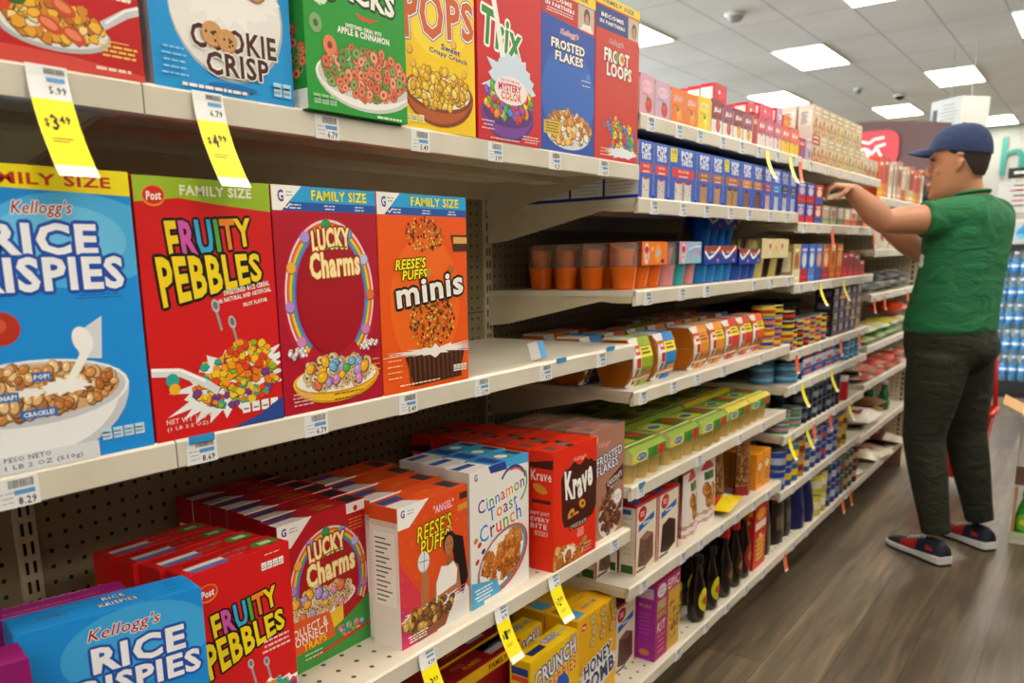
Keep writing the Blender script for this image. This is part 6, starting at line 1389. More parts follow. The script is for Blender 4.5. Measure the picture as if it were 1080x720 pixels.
def strip(price, head=True, col='#f2e30c', w=.042, ln=.106, out=.040):
    """price strip clipped on the shelf edge, curling out towards the aisle; x = across, -y = towards the aisle"""
    g = G(); n = 10; segs = []
    for i in range(n+1):
        t = i/n; segs.append((-.0012-out*t**1.7, .034-ln*t))
    def quad(u0, u1, i0, i1, m, e=0):
        for i in range(i0, i1):
            (ya, za), (yb, zb) = segs[i], segs[i+1]
            g.add([(-w/2+w*u0, ya-e, za), (-w/2+w*u0, yb-e, zb), (-w/2+w*u1, yb-e, zb), (-w/2+w*u1, ya-e, za)], [(0, 1, 2, 3)], m)
    hm = mat('#e8e9ec', .4); ym = mat(col, .4)
    quad(0, 1, 0, 3 if head else 0, hm); quad(0, 1, 3 if head else 0, n, ym); quad(0, 1, n-1, n, mat('#eceadf', .4), .0003)
    # back side slightly offset so the strip has two faces and an edge
    for i in range(n):
        (ya, za), (yb, zb) = segs[i], segs[i+1]; g.add([(-w/2, ya+.0006, za), (w/2, ya+.0006, za), (w/2, yb+.0006, zb), (-w/2, yb+.0006, zb)], [(0, 1, 2, 3)], hm)
        for sx in (-1, 1): g.add([(sx*w/2, ya, za), (sx*w/2, ya+.0006, za), (sx*w/2, yb+.0006, zb), (sx*w/2, yb, zb)], [(0, 1, 2, 3)], hm)
    def at(u, v):       # u, v in centimetres on the unrolled strip, v down from the top
        t = max(0, min(.9999, v/100/ln)); i = int(t*n); f = t*n-i
        (ya, za), (yb, zb) = segs[i], segs[i+1]; return (-w/2+u/100, ya+(yb-ya)*f-.0006, za+(zb-za)*f)
    def write(s, cu, cv, ww, hh, c):
        vs, fs = glyphs(s, .02, 1, 0); x0, y0, x1, y1 = bbox(vs)
        g.add([at(cu+(x-(x0+x1)/2)*ww/(x1-x0), cv-(y-(y0+y1)/2)*hh/(y1-y0)) for x, y in vs], fs, mat(c, .5))
    W = w*100
    if head:
        x = W*.42
        r = random.Random(5)
        while x < W*.9: q = .04+.07*r.random(); g.add([at(x, .25), at(x, .8), at(x+q, .8), at(x+q, .25)], [(0, 1, 2, 3)], mat('#33363a', .5)); x += q+.08
        g.add([at(W*.45, 1.1), at(W*.45, 1.5), at(W*.9, 1.5), at(W*.9, 1.1)], [(0, 1, 2, 3)], mat('#5a9ad8', .5))
        write({'3.49': '5.99', '4.99': '6.79', '1.99': '4.79', '2.99': '4.79'}.get(price, '4.99'), W*.68, 2.3, W*.42, .75, '#2a2c30')
    if price:
        write('$', W*.20, 5.5, W*.12, .9, '#3a3408'); write(price[0], W*.40, 5.4, W*.18, 1.5, '#1c1a08'); write(price[2:], W*.66, 5.1, W*.28, .8, '#1c1a08')
        for v, q in ((6.9, .5), (7.2, .4)): g.add([at(W*.2, v), at(W*.2, v+.09), at(W*(.2+q), v+.09), at(W*(.2+q), v)], [(0, 1, 2, 3)], mat('#8a8018', .5))
    return g.obj('price_strip')
def hang(o, y, z, label, s=1, rz=0):
    o.rotation_euler = (0, 0, PI/2+math.radians(rz)); o.location = (XF+.0012, y, z-.034); o.scale = (s, s, s); tag(o, label, 'hanging price strip', 'price strips hanging from the shelf edges')
hang(strip('3.49'), .454, ZT+.0, 'yellow strip reading $3.49 hanging from the nearest top shelf')
hang(strip('4.99'), .642, ZT, 'yellow strip reading 4.99 hanging under the Cookie Crisp box')
hang(strip('3.99', ln=.100), 1.000, Z3, 'yellow price strip cut by the bottom edge of the photo'); hang(strip('1.99', ln=.100), 1.222, Z3, 'yellow strip reading 1.99 hanging under the Cinnamon Toast Crunch box'); hang(strip('2.99', ln=.092), 1.415, Z3, 'yellow strip reading 2.99 hanging under the Krave box')
ys = strip('', ln=.080, out=.030, w=.034, head=False); yl = [(2.633, 1.551, 'first of two over the toaster pastries'), (2.862, 1.551, 'second of two over the toaster pastries'), (3.325, 1.144, 'left one over the black cans and dark boxes'), (3.668, 1.144, 'right one over the dark purple boxes'),
      (3.175, .79, 'left one over the black and grey cans'), (3.585, .79, 'right one over the black and grey cans'), (3.055, .617, 'left one of the pair over the food cans'), (3.275, .617, 'right one of the pair over the food cans'), (3.93, .617, 'beside the big flour bag')]
for i, (y, z, lb) in enumerate(yl): hang(ys if i == 0 else copy_tree(ys), y, z-.012, 'plain yellow strip, ' + lb)
og = strip('', head=False, col='#ef5a1a', w=.036, ln=.066, out=.010)
ol = [(2.976, 1.551, 'on the top shelf beside the yellow pair'), (3.44, 1.345, 'left one under the reaching hands'), (4.15, 1.345, 'right one under the reaching hands'), (3.08, .914, 'left one over the tuna'), (3.70, .914, 'middle one over the tuna'), (4.02, .914, 'right one over the tuna'), (3.62, .617, 'over the blue food cans'), (4.27, 1.05, 'first of three over the rice bags'), (4.50, 1.05, 'second of three over the rice bags'), (5.08, 1.05, 'third of three over the rice bags'),
      (3.096, .175, 'touching down near the floor, nearest one'), (3.965, .175, 'near the floor, left of the far pair'), (4.115, .175, 'near the floor, right of the far pair'), (4.06, .79, 'beside the red jar'), (3.38, .617, 'between the yellow pair and the blue cans')]
for i, (y, z, lb) in enumerate(ol): hang(og if i == 0 else copy_tree(og), y, z-.018, 'short orange strip, ' + lb)
# folded white and blue flag on the empty middle shelf, flat blue one beyond it
g = G(); g.box(-.013, -.0005, 0, .013, .0005, .042, mat('#e8eaee', .45)); g.box(-.013, -.0005, 0, .013, .03, .0008, mat('#e8eaee', .45)); g.box(.0131, -.002, .0, .0136, .03, .040, mat('#3a9ad8', .45))
o = g.obj('shelf_flag'); o.rotation_euler = (0, -.30, .15); o.scale = (.85, .85, .85); o.location = (-.862, 1.40, ZM+.003); tag(o, 'folded white and blue card flag standing on the empty middle shelf', 'shelf flag')
g = G(); g.box(-.018, -.001, -.003, .018, 0, .006, mat('#2f8fd0', .45)); a = Art(g, 'F', .044, 0, .008); o = g.obj('promo_clip'); o.rotation_euler = (0, 0, PI/2); o.location = (XF+.0012, 1.445, ZM-.002); tag(o, 'small blue clip beside the folded white flag', 'shelf clip')
o2 = copy_tree(o); o2.location = (XF+.0012, 1.655, ZM+.0005); tag(o2, 'small blue clip at the right end of the empty shelf', 'shelf clip')
o2 = copy_tree(o); o2.location = (XF+.0024, .594, ZM-.0045); tag(o2, 'small blue clip above the tag below Fruity Pebbles', 'shelf clip')
o2 = copy_tree(o); o2.location = (XF+.0012, 1.832, .713-.003); tag(o2, 'small blue clip on the applesauce shelf edge', 'shelf clip')
# ------------------------------------------------------------------ beyond the aisle
# bottled water
def water_bottle_pack():
    t = empty('water_pack'); wm = mat('#9fd0f0', .1, trans=.8, name='water_plastic'); wm.node_tree.nodes['Principled BSDF'].inputs['IOR'].default_value = 1.2
    lb = mat('#2f86d0', .35); cp = mat('#e6eef4', .4); lb2 = mat('#dfeaf4', .35)
    for i in range(6):
        for j in range(2):
            g = G(); x, y = -.1675+.067*i, -.034+.067*j; r = .031
            g.lathe([(.026, 0), (r, .006), (r*.94, .05), (r, .055)], wm, 12, (x, y, 0)); g.lathe([(r, .055), (r*1.01, .056), (r*1.01, .085)], lb, 12, (x, y, 0), caps=False); g.lathe([(r*1.01, .085), (r*1.01, .105)], lb2, 12, (x, y, 0), caps=False); g.lathe([(r*1.01, .105), (r*1.01, .125), (r, .126)], lb, 12, (x, y, 0), caps=False)
            g.lathe([(r, .126), (r*.95, .15), (.014, .186), (.013, .19)], wm, 12, (x, y, 0)); g.lathe([(.0145, .190), (.0145, .206), (.012, .208)], cp, 10, (x, y, 0)); g.obj('bottle', t)
    return t
wp = water_bottle_pack(); n = 0
for r in range(2):
    for k in range(5):
        c = wp if n == 0 else copy_tree(wp); n += 1; c.location = (-.52+.42*r, 8.56, .14+.2135*k)
        tag(c, 'pack of small blue-labelled water bottles, %s layer of its stack' % ['bottom', 'second', 'middle', 'fourth', 'top'][k], 'water bottles', 'packs of water, %s layer' % ['bottom', 'second', 'middle', 'fourth', 'top'][k])
g = G(); bk = mat('#17181b', .5); g.box(-.76, 8.46, .04, .40, 9.2, .14, bk); g.box(-.74, 8.48, 0, .38, 9.18, .04, bk)
for z in (1.215,): g.box(-.76, 8.50, z, .40, 9.2, z+.05, bk)
g.box(-.76, 9.16, .14, .40, 9.2, 1.9, mat('#c9c6bd', .6))
for x in (-.76, .38): g.box(x, 9.10, .14, x+.02, 9.2, 1.9, mat('#c9c6bd', .6))
tag(g.obj('display_rack'), 'black display rack carrying the bottled water behind the shopper', 'display rack')
o = carton('wipes_pack', .30, .20, .12, '#b8c0c4', {'F': lambda A: (A.ell(A.W*.5, A.H*.45, 5, 5, '#6ab4dc'), A.poly([(A.W*.5, A.H*.8), (A.W*.35, A.H*.4), (A.W*.65, A.H*.4)], '#2f8fc8'), A.rect(0, A.H*.9, A.W, A.H, '#e8e4d0'))}); o.location = (-.60, 8.62, 1.265); tag(o, 'white pack with a blue drop on the rack above the bottled water', 'boxed water')
g = G(); g.box(-.80, 8.48, 1.52, .36, 8.50, 1.76, mat('#c4c4c2', .5)); o = g.obj('sign_board')
g = G(); a = Art(g, 'F', 1.16, 0, .24); g.M = Matrix.Translation((-.22, 8.478, 1.52)); a.g = g
for v, n_, c in ((21, 1, '#3a3c40'), (17, 1, '#a8242c'), (13, 1, '#3a3c40'), (9, 1, '#a8242c'), (5, 1, '#3a3c40')): a.lines(60, v, v, 108, 1, c, 1.1, .1)
p = g.obj('print_lines', o); tag(o, 'white sign board with grey and red lines of print over the bottled water', 'sign')
g = G(); g.box(-.76, 8.70, 1.80, .30, 8.72, 1.885, bk); g.box(-.72, 8.695, 1.835, -.4, 8.70, 1.855, mat('#d8dadc', .5)); tag(g.obj('sign_bar'), 'black bar sign above the white sign board', 'sign')
for x in (-.5, .1):
    g = G(); g.box(x, 8.705, 1.52, x+.012, 8.715, 1.80, bk)
# teal letter on the far wall
vs, fs = glyphs('h', 0, 6, 0); x0, y0, x1, y1 = bbox(vs); g = G(); tm = mat('#14786f', .5)
k = .70/(y1-y0); pv = [(-1.93+(x-x0)*k*1.0, 0, 2.62+(y-y0)*k) for x, y in vs]
g.add([(x, Y1-.06, z) for x, _, z in pv], fs, tm); g.add([(x, Y1-.01, z) for x, _, z in pv], [list(reversed(f)) for f in fs], tm)
ed = {}
for f in fs:
    for a_, b_ in zip(f, f[1:]+f[:1]): ed[(a_, b_)] = 1
for (a_, b_) in ed:
    if (b_, a_) not in ed:
        (xa, _, za), (xb, _, zb) = pv[a_], pv[b_]; g.add([(xa, Y1-.06, za), (xb, Y1-.06, zb), (xb, Y1-.01, zb), (xa, Y1-.01, za)], [(0, 1, 2, 3)], tm)
tag(g.obj('wall_letter'), 'teal letter h mounted on the far wall', 'wall letter')
# brown fascia with a red plate over a dark drinks cooler
g = G(); pts = [(-4.2, 1.92), (-1.46, 1.92), (-1.46, 2.44)]
for i in range(15): t = i/14; pts.append((-1.5-2.7*t, 2.45+.20*math.sin(PI*min(1, .12+t*.9))**.8))
g.prism(pts, 10.72, 10.84, mat('#5c4246', .55), 'y'); g.prism([(x, z) for x, z in [(-4.2, 1.80), (-1.46, 1.80), (-1.46, 1.92), (-4.2, 1.92)]], 10.74, 10.84, bk, 'y'); fa = g.obj('fascia_panel')
g = G(); pts = [];
for cx, cz, a0 in ((-2.10, 2.29, -PI/2), (-2.10, 2.42, 0), (-2.85, 2.42, PI/2), (-2.85, 2.29, PI)):
    for i in range(6): a = a0+PI/2*i/5; pts.append((cx+.13*math.cos(a), cz+.13*math.sin(a)-.02))
g.prism(pts, 10.69, 10.72, mat('#c8404e', .45), 'y'); pl = g.obj('red_plate', fa)
g = G(); A = Art(g, 'F', 3, 0, .1); wh = mat('#f0e6e6', .5)
RY = [10.688]
def ribbon(P, w):
    for (x, z), (x2, z2) in zip(P, P[1:]):
        RY[0] -= .0008
        dx, dz = x2-x, z2-z; q = math.hypot(dx, dz); nx, nz = -dz/q*w/2, dx/q*w/2; g.add([(x+nx, RY[0], z+nz), (x-nx, RY[0], z-nz), (x2-nx, RY[0], z2-nz), (x2+nx, RY[0], z2+nz)], [(0, 1, 2, 3)], wh)
ribbon([(-2.62, 2.40), (-2.50, 2.44), (-2.42, 2.41), (-2.46, 2.36), (-2.36, 2.43), (-2.27, 2.40), (-2.22, 2.44), (-2.12, 2.45)], .028); ribbon([(-2.40, 2.30), (-2.33, 2.35), (-2.27, 2.33), (-2.24, 2.28), (-2.18, 2.36), (-2.10, 2.38)], .03); ribbon([(-2.2, 2.37), (-2.12, 2.22)], .026); ribbon([(-2.3, 2.33), (-2.25, 2.22)], .024)
g.obj('white_script', fa); tag(fa, 'curved brown fascia with a red plate and white script, beyond the shelves', 'store sign')
g = G(); g.box(-4.2, 10.84, 0, -1.46, 11.5, 1.9, bk); g.box(-4.2, 10.80, 0, -1.46, 10.84, .2, bk); ck_ = g.obj('cooler_cabinet'); tag(ck_, 'black drinks cooler standing under the brown fascia', 'cooler')
for k in range(4):
    g = G(); g.box(-4.15, 10.62, .35+.40*k, -1.5, 10.84, .37+.40*k, mat('#3a3c40', .5)); g.obj('cooler_shelf', ck_)
cb = can(.033, .12, '#26425a', '#8aa4b8', '#9aa0a6')
for k in range(4):
    for j in range(18):
        c = copy_tree(cb); c.location = (-1.56-.085*j, 10.68, .37+.40*k); tag(c, 'blue-grey drink can on the cooler\'s %s shelf' % ['lowest', 'second', 'third', 'highest'][k], 'drink can', 'drink cans on the cooler\'s %s shelf' % ['lowest', 'second', 'third', 'highest'][k])
bpy.data.objects.remove(cb)
# hanging aisle sign
t = empty('aisle_sign', (-1.62, 12.15, 2.60)); t.rotation_euler = (0, 0, math.radians(-38)); g = G(); wm_ = mat('#aeb2b2', .5); g.box(-.22, -.20, 0, .22, .20, .36, wm_)
A = Art(g, 'F', .44, .40, .36)
for v in (5, 9, 13, 17, 21, 25, 29): A.lines(26, v, v, 26, 1, '#5a5e62', 1.0, .4)
A.rect(3, 12, 10, 26, '#3c3e40'); A = Art(g, 'L', .44, .40, .36)
for v in (8, 14, 20, 26): A.lines(20, v, v, 30, 1, '#6a6e72', 1.0, .4)
A.rect(2, 4, 8, 12, '#1c1e20'); g.obj('board', t)
for x in (-.15, .15): g = G(); g.box(x-.004, -.004, .36, x+.004, .004, .95, mat('#8a8c8e', .4)); g.obj('hanging_rod', t)
tag(t, 'white hanging aisle sign box seen above the shopper\'s cap', 'aisle sign')
# ceiling fittings
for i, (x, y, lb) in enumerate(((-3.19, 8.88, 'round smoke detector nearest, above the toaster pastries'), (-2.83, 15.1, 'dark dome camera near the farther light panels'), (-3.19, 14.05, 'small sprinkler disc beside the dome camera'))):
    t = empty('ceiling_dome', (x, y, CZ)); g = G(); r = [.10, .09, .06][i]; g.lathe([(r, 0), (r, -.02), (r*.9, -.03)][::-1], mat('#d8dad8', .5), 20); g.obj('base', t)
    g = G(); g.lathe([(.001, -.085), (r*.45, -.075), (r*.7, -.055), (r*.78, -.03)], mat(['#9a9c9c', '#1c1e20', '#8a8c88'][i], .25), 20); g.obj('dome', t); tag(t, lb, ['smoke detector', 'camera dome', 'sprinkler'][i])
# red wheeled basket behind the shopper's legs
t = empty('shopping_basket', (-.56, 5.10, 0)); rm = mat('#d8201c', .35)
g = G(); b0, b1 = (.13, .10), (.175, .13)
P = [(-b0[0], -b0[1], .07), (b0[0], -b0[1], .07), (b0[0], b0[1], .07), (-b0[0], b0[1], .07), (-b1[0], -b1[1], .42), (b1[0], -b1[1], .42), (b1[0], b1[1], .42), (-b1[0], b1[1], .42)]
g.add(P, [(3, 2, 1, 0), (0, 1, 5, 4), (1, 2, 6, 5), (2, 3, 7, 6), (3, 0, 4, 7)], rm)
Q = [(x*.96, y*.96, z+.002) for x, y, z in P]; g.add(Q, [(0, 1, 2, 3), (4, 5, 1, 0), (5, 6, 2, 1), (6, 7, 3, 2), (7, 4, 0, 3)], rm)
for (a, b) in ((4, 5), (5, 6), (6, 7), (7, 4)): g.tube([P[a], P[b]], .012, rm, 8)
g.obj('basket_body', t)
g = G(); g.tube([(-.165, .12, .42), (-.14, .13, .72), (.14, .13, .72), (.165, .12, .42)], .011, rm, 8); g.obj('handle', t)
for sx in (-1, 1):
    for sy in (-1, 1):
        g = G(); g.M = Matrix.Translation((sx*.115, sy*.085, .035)) @ Matrix.Rotation(PI/2, 4, 'Y'); g.lathe([(.034, -.01), (.035, 0), (.034, .01)], bk, 14); g.obj('wheel', t)
tag(t, 'red wheeled shopping basket standing behind the shopper\'s legs', 'shopping basket')
# open display carton at the right edge with green-labelled bottles beneath
t = empty('display_carton', (-.075, 4.36, 0)); t.rotation_euler = (0, 0, .05)
cbm = mat('#b98d5a', .7); g = G(); w = .15
for (a, b, c, d) in ((-w, -w, w, -w+.006), (-w, w-.006, w, w), (-w, -w, -w+.006, w), (w-.006, -w, w, w)): g.box(a, b, .26, c, d, .56, mat('#cfd0ce', .6))
g.box(-w, -w, .25, w, w, .26, mat('#cfd0ce', .6)); g.box(-w, -w-.001, .26, w, -w, .34, mat('#6a4a3a', .6)); g.obj('carton_body', t)
g = G(); g.add([(-w, -w, .56), (-w, w, .56), (-w-.075, w*.9, .60), (-w-.075, -w*.9, .60)], [(0, 1, 2, 3)], cbm); g.add([(-w, -w, .562), (-w, w, .562), (-w-.075, w*.9, .602), (-w-.075, -w*.9, .602)], [(3, 2, 1, 0)], cbm); g.obj('flap', t)
g = G(); g.add([(-w, -w, .56), (w, -w, .56), (w*.9, -w-.06, .50), (-w*.9, -w-.06, .50)], [(0, 1, 2, 3)], cbm); g.obj('flap', t)
g = G(); g.box(-w, -w, 0, w, w, .015, mat('#c8ccc4', .6)); g.box(-w, -w, .015, w, -w+.004, .05, mat('#b8c4a8', .6)); g.box(-w, -w, .015, -w+.004, w, .05, mat('#b8c4a8', .6))
for x in (-w+.01, w-.01):
    for y in (-w+.01, w-.01): g.box(x-.006, y-.006, .015, x+.006, y+.006, .25, cbm)
g.obj('tray', t); tag(t, 'open cardboard display carton at the right edge of the photo', 'carton')
for i in range(3):
    for j in range(2):
        o = bottle('#2f8a3a', '#6ab42c', '#d8d23a', .205, .036, '#2f9a2c'); o.location = (-.17+.085*i, 4.28+.09*j, .016); tag(o, 'green bottle with a lime label in the tray of the display carton', 'bottle', 'green bottles in the carton tray')

# unseen run of shelves right of the camera, added to block low light
u = empty('shelving_unit', (1.25, 2.4, 0)); fc = mat('#5a5248', .7)
g = G(); g.box(-.02, -5.4, 0, .0, 5.6, 1.62, fc); g.obj('back_panel', u)
for z in (.175, .55, .9, 1.25, 1.58): g = G(); g.box(-.40, -5.4, z-.03, -.02, 5.6, z, fc); g.obj('shelf', u)
for z, h, c in ((.175, .24, '#4a3a34'), (.55, .22, '#3c4440'), (.9, .22, '#50463a'), (1.25, .2, '#40404a')):
    g = G(); g.box(-.38, -5.3, z, -.10, 5.5, z+h, mat(c, .6)); o = g.obj('packed_goods', u); o['kind'] = 'stuff'
tag(u, 'facing shelf run across the aisle, right of the photo\'s frame', 'shelving unit')
# ------------------------------------------------------------------ the shopper
PB_ = Vector((-.45, 3.90, 0))
def cloth(c, c2, sc=9, st=.35, name=None, rough=.85):
    m = mat(c, rough, name=name); b = m.node_tree.nodes['Principled BSDF']; tc = N(m, 'ShaderNodeTexCoord')
    n = N(m, 'ShaderNodeTexNoise'); n.inputs['Scale'].default_value = sc; n.inputs['Detail'].default_value = 3; n.inputs['Distortion'].default_value = 1.4
    mp = N(m, 'ShaderNodeMapping'); mp.inputs['Scale'].default_value = (1, 1, 2.2); L(m, tc.outputs['Object'], mp.inputs[0]); L(m, mp.outputs[0], n.inputs['Vector'])
    r = ramp(m, [(.3, c), (.7, c2)]); L(m, n.outputs['Fac'], r.inputs[0]); L(m, r.outputs[0], b.inputs['Base Color'])
    bp = N(m, 'ShaderNodeBump'); bp.inputs['Strength'].default_value = st; bp.inputs['Distance'].default_value = .03; L(m, n.outputs['Fac'], bp.inputs['Height']); L(m, bp.outputs[0], b.inputs['Normal'])
    return m
def fuse(g, name, parent, m, vox=.008, it=6, sub=0, fac=.5):
    """melt overlapping shapes into one continuous skin"""
    me = g.mesh('tmp'); ob = bpy.data.objects.new('tmp', me); COL.objects.link(ob)
    r = ob.modifiers.new('r', 'REMESH'); r.mode = 'VOXEL'; r.voxel_size = vox
    s = ob.modifiers.new('s', 'SMOOTH'); s.factor = fac; s.iterations = it
    dg = bpy.context.evaluated_depsgraph_get(); nm = bpy.data.meshes.new_from_object(ob.evaluated_get(dg)); nm.name = name
    bpy.data.objects.remove(ob); bpy.data.meshes.remove(me)
    nm.materials.clear(); nm.materials.append(m); nm.polygons.foreach_set('use_smooth', [True]*len(nm.polygons)); nm.update()
    o = bpy.data.objects.new(name, nm); COL.objects.link(o); o.parent = parent; o.location = -PB_
    return o
person = empty('person', PB_)
def part(g, name, parent=person):
    o = g.obj(name, parent)
    if parent is person: o.location = -PB_
    return o
f_ = Vector((-.92, .39, 0)).normalized(); l_ = Vector((-.39, -.92, 0)).normalized()     # chest direction, and towards the near shoulder
def oring(g, rings, m, n=28, p=2.0, fd=f_, ld=l_):
    """stacked horizontal rings: (centre, half depth, half width)"""
    vs = []
    for c, a, b in rings:
        for k in range(n):
            t = 2*PI*k/n; ct, st = math.cos(t), math.sin(t); e = 2/p
            vs.append(Vector(c) + fd*a*math.copysign(abs(ct)**e, ct) + ld*b*math.copysign(abs(st)**e, st))
    K = len(rings); fs = [(i*n+k, i*n+(k+1) % n, (i+1)*n+(k+1) % n, (i+1)*n+k) for i in range(K-1) for k in range(n)]
    fs += [list(range(n-1, -1, -1)), [(K-1)*n+k for k in range(n)]]
    g.add(vs, fs, m, True)
SKIN = mat('#b47e60', .5, name='skin'); b = SKIN.node_tree.nodes['Principled BSDF']; b.inputs['Subsurface Weight'].default_value = .08; b.inputs['Subsurface Radius'].default_value = (.02, .008, .004)
HC = Vector((-.505, 3.88, 0)); hf = Vector((-1, .04, 0)).normalized(); hl = Vector((-.04, -1, 0)).normalized()
HR = [(1.424, -.573, -.515, .026), (1.436, -.586, -.478, .043), (1.455, -.590, -.450, .056), (1.478, -.589, -.434, .064), (1.50, -.590, -.424, .067), (1.525, -.588, -.414, .071), (1.55, -.584, -.408, .074), (1.575, -.588, -.404, .0755), (1.60, -.592, -.402, .077), (1.63, -.586, -.402, .077), (1.655, -.572, -.412, .070), (1.675, -.55, -.43, .056), (1.688, -.52, -.455, .03)]
def hring(z, xf, xb, hw, grow=0): return ((( xf+xb)/2, 3.88, z), (xb-xf)/2+grow, hw+grow)
g = G(); S = SKIN
oring(g, [hring(*r) for r in HR], S, 32, 2.15, hf, hl)
def Hp(x, dy, z): return (x, 3.88+dy, z)
g.tube([Hp(-.588, 0, 1.578), Hp(-.600, 0, 1.556), Hp(-.616, 0, 1.530), Hp(-.607, 0, 1.519)], [.009, .0115, .0155, .013], S, 10); g.ball(Hp(-.598, -.012, 1.522), .010, S); g.ball(Hp(-.598, .012, 1.522), .010, S)
g.tube([Hp(-.583, -.045, 1.590), Hp(-.592, -.02, 1.592), Hp(-.595, 0, 1.588), Hp(-.592, .02, 1.592), Hp(-.583, .045, 1.590)], .009, S, 8)      # brow
for s in (-1, 1):
    g.ball(Hp(-.556, s*.046, 1.538), .016, S, 1, 1, 1.2)
g.tube([Hp(-.592, -.020, 1.487), Hp(-.600, 0, 1.490), Hp(-.592, .020, 1.487)], [.006, .0095, .006], S, 8); g.tube([Hp(-.590, -.018, 1.475), Hp(-.598, 0, 1.474), Hp(-.590, .018, 1.475)], [.0045, .0075, .0045], S, 8); g.ball(Hp(-.580, 0, 1.446), .018, S)
for s in (-1, 1):   # ears: rim and lobe
    y = s*.0755
    g.tube([Hp(-.496, y*.98, 1.538), Hp(-.482, y*1.16, 1.548), Hp(-.474, y*1.22, 1.570), Hp(-.480, y*1.20, 1.590), Hp(-.496, y*1.1, 1.594), Hp(-.503, y*1.0, 1.578)], .0052, S, 8); g.ball(Hp(-.490, y*1.05, 1.565), .014, S, .9, .5, 1.4); g.ball(Hp(-.494, y*1.04, 1.538), .007, S)
# neck and upper chest that carry head and arms inside the shirt
g.tube([Hp(-.478, 0, 1.50), Hp(-.468, .01, 1.46), Hp(-.455, .02, 1.42), Hp(-.45, .025, 1.36)], [.058, .058, .064, .09], S, 18)
g.tube([Hp(-.50, 0, 1.47), Hp(-.48, .01, 1.42)], [.035, .05], S, 12)
SL, EL, WL = Vector((-.505, 3.765, 1.358)), Vector((-.690, 3.605, 1.352)), Vector((-.803, 3.525, 1.472))
SR, ER, WR = Vector((-.39, 4.08, 1.355)), Vector((-.625, 4.02, 1.235)), Vector((-.800, 3.945, 1.385))
g.tube([SL+Vector((.05, .09, -.02)), SL, SR, SR-Vector((-.0, -.02, .02))], [.07, .062, .062, .05], S, 14)
def arm(Sh, El, Wr, up=.055, el=.046, fo=.049, wr=.028):
    m1 = Sh.lerp(El, .45); m2 = El.lerp(Wr, .28); m3 = El.lerp(Wr, .7)
    g.tube([Sh, m1, Sh.lerp(El, .85), El, m2, m3, Wr], [up, up*1.0, el*1.06, el, fo, wr*1.3, wr], S, 16)
arm(SL, EL, WL); arm(SR, ER, WR)
def hand(W, d, up, thumb):
    """palm and five curled fingers; d = pointing direction, up = back of the hand, thumb = side of the thumb"""
    d, up, th = Vector(d).normalized(), Vector(up).normalized(), Vector(thumb).normalized()
    g.tube([W-d*.01, W+d*.03, W+d*.065, W+d*.088], [(.017, .028), (.016, .038), (.015, .041), (.012, .038)], S, 14, flat=up)
    for i, (off, ln) in enumerate(((.030, .070), (.010, .078), (-.011, .072), (-.031, .058))):
        b0 = W+d*.082+th*off; c = [b0]; a = .25
        for q, k in enumerate((.42, .32, .26)):
            a += [.35, .65, .55][q]; c.append(c[-1]+(d*math.cos(a)-up*math.sin(a))*ln*k)
        g.tube([b0-d*.02]+c, [.0090, .0090, .0086, .0080, .0066], S, 8)
        g.ball(c[-1], .0066, S, n=8)
    b0 = W+d*.022+th*.026
    c = [b0, b0+(d*.55+th*.75-up*.2)*.030, b0+(d*.85+th*.75-up*.5)*.050, b0+(d*1.2+th*.55-up*.8)*.062]
    g.tube(c, [.013, .0115, .0105, .0085], S, 8); g.ball(c[-1], .0085, S, n=8)
hand(WL+Vector((-.004, -.006, .004)), (-.60, -.79, .08), (.10, .02, .99), (.79, -.60, 0))
hand(WR+Vector((-.006, 0, .01)), (-.93, -.28, .12), (.1, .1, .98), (-.3, -.9, 0))
body = fuse(g, 'body', person, SKIN, .0052, 4)
# eyes and brows (set into the head)
for s in (-1, 1):
    g = G(); g.ball(Hp(-.5715, s*.030, 1.560), .0100, mat('#a89c94', .3), 1, 1.15, .5); g.ball(Hp(-.5795, s*.031, 1.560), .0040, mat('#2a1810', .2), .7, 1, 1)
    e = part(g, 'eye')
    g = G(); g.tube([Hp(-.588, s*.012, 1.580), Hp(-.5935, s*.028, 1.586), Hp(-.580, s*.052, 1.580)], [(.004, .0035), (.005, .004), (.003, .003)], mat('#1e1410', .8), 8); part(g, 'eyebrow')
g = G(); g.tube([Hp(-.5905, -.022, 1.481), Hp(-.5975, 0, 1.482), Hp(-.5905, .022, 1.481)], [.0035, .0058, .0035], mat('#93564a', .5), 8); part(g, 'lips')
# cropped hair round the back and sides, below the cap
g = G(); hm = mat('#2a1d16', .9, name='hair')
def hshell(z, xf, xb, hw, gr, a0, a1, n=26):
    c = Vector(((xf+xb)/2, 3.88, z)); a, b_ = (xb-xf)/2+gr, hw+gr; out = []
    for k in range(n+1):
        t = a0+(a1-a0)*k/n; ct, st = math.cos(t), math.sin(t); e = 2/2.15
        out.append(c + hf*a*math.copysign(abs(ct)**e, ct) + hl*b_*math.copysign(abs(st)**e, st))
    return out
rows = []
for z, xf, xb, hw in [(1.515, -.589, -.418, .069), (1.535, -.587, -.411, .072), (1.555, -.585, -.407, .0742), (1.575, -.588, -.404, .0755), (1.60, -.592, -.402, .077), (1.625, -.588, -.402, .077)]:
    k = (z-1.515)/.11; a0 = {1.515: 2.35, 1.535: 2.1, 1.555: 1.93, 1.575: 1.80, 1.60: 1.36, 1.625: 1.2}[z]
    rows.append(hshell(z, xf, xb, hw, .0045, a0, 2*PI-a0))
n = 26; vs = [v for r in rows for v in r]; g.add(vs, [(i*(n+1)+k, i*(n+1)+k+1, (i+1)*(n+1)+k+1, (i+1)*(n+1)+k) for i in range(len(rows)-1) for k in range(n)], hm, True); part(g, 'hair')
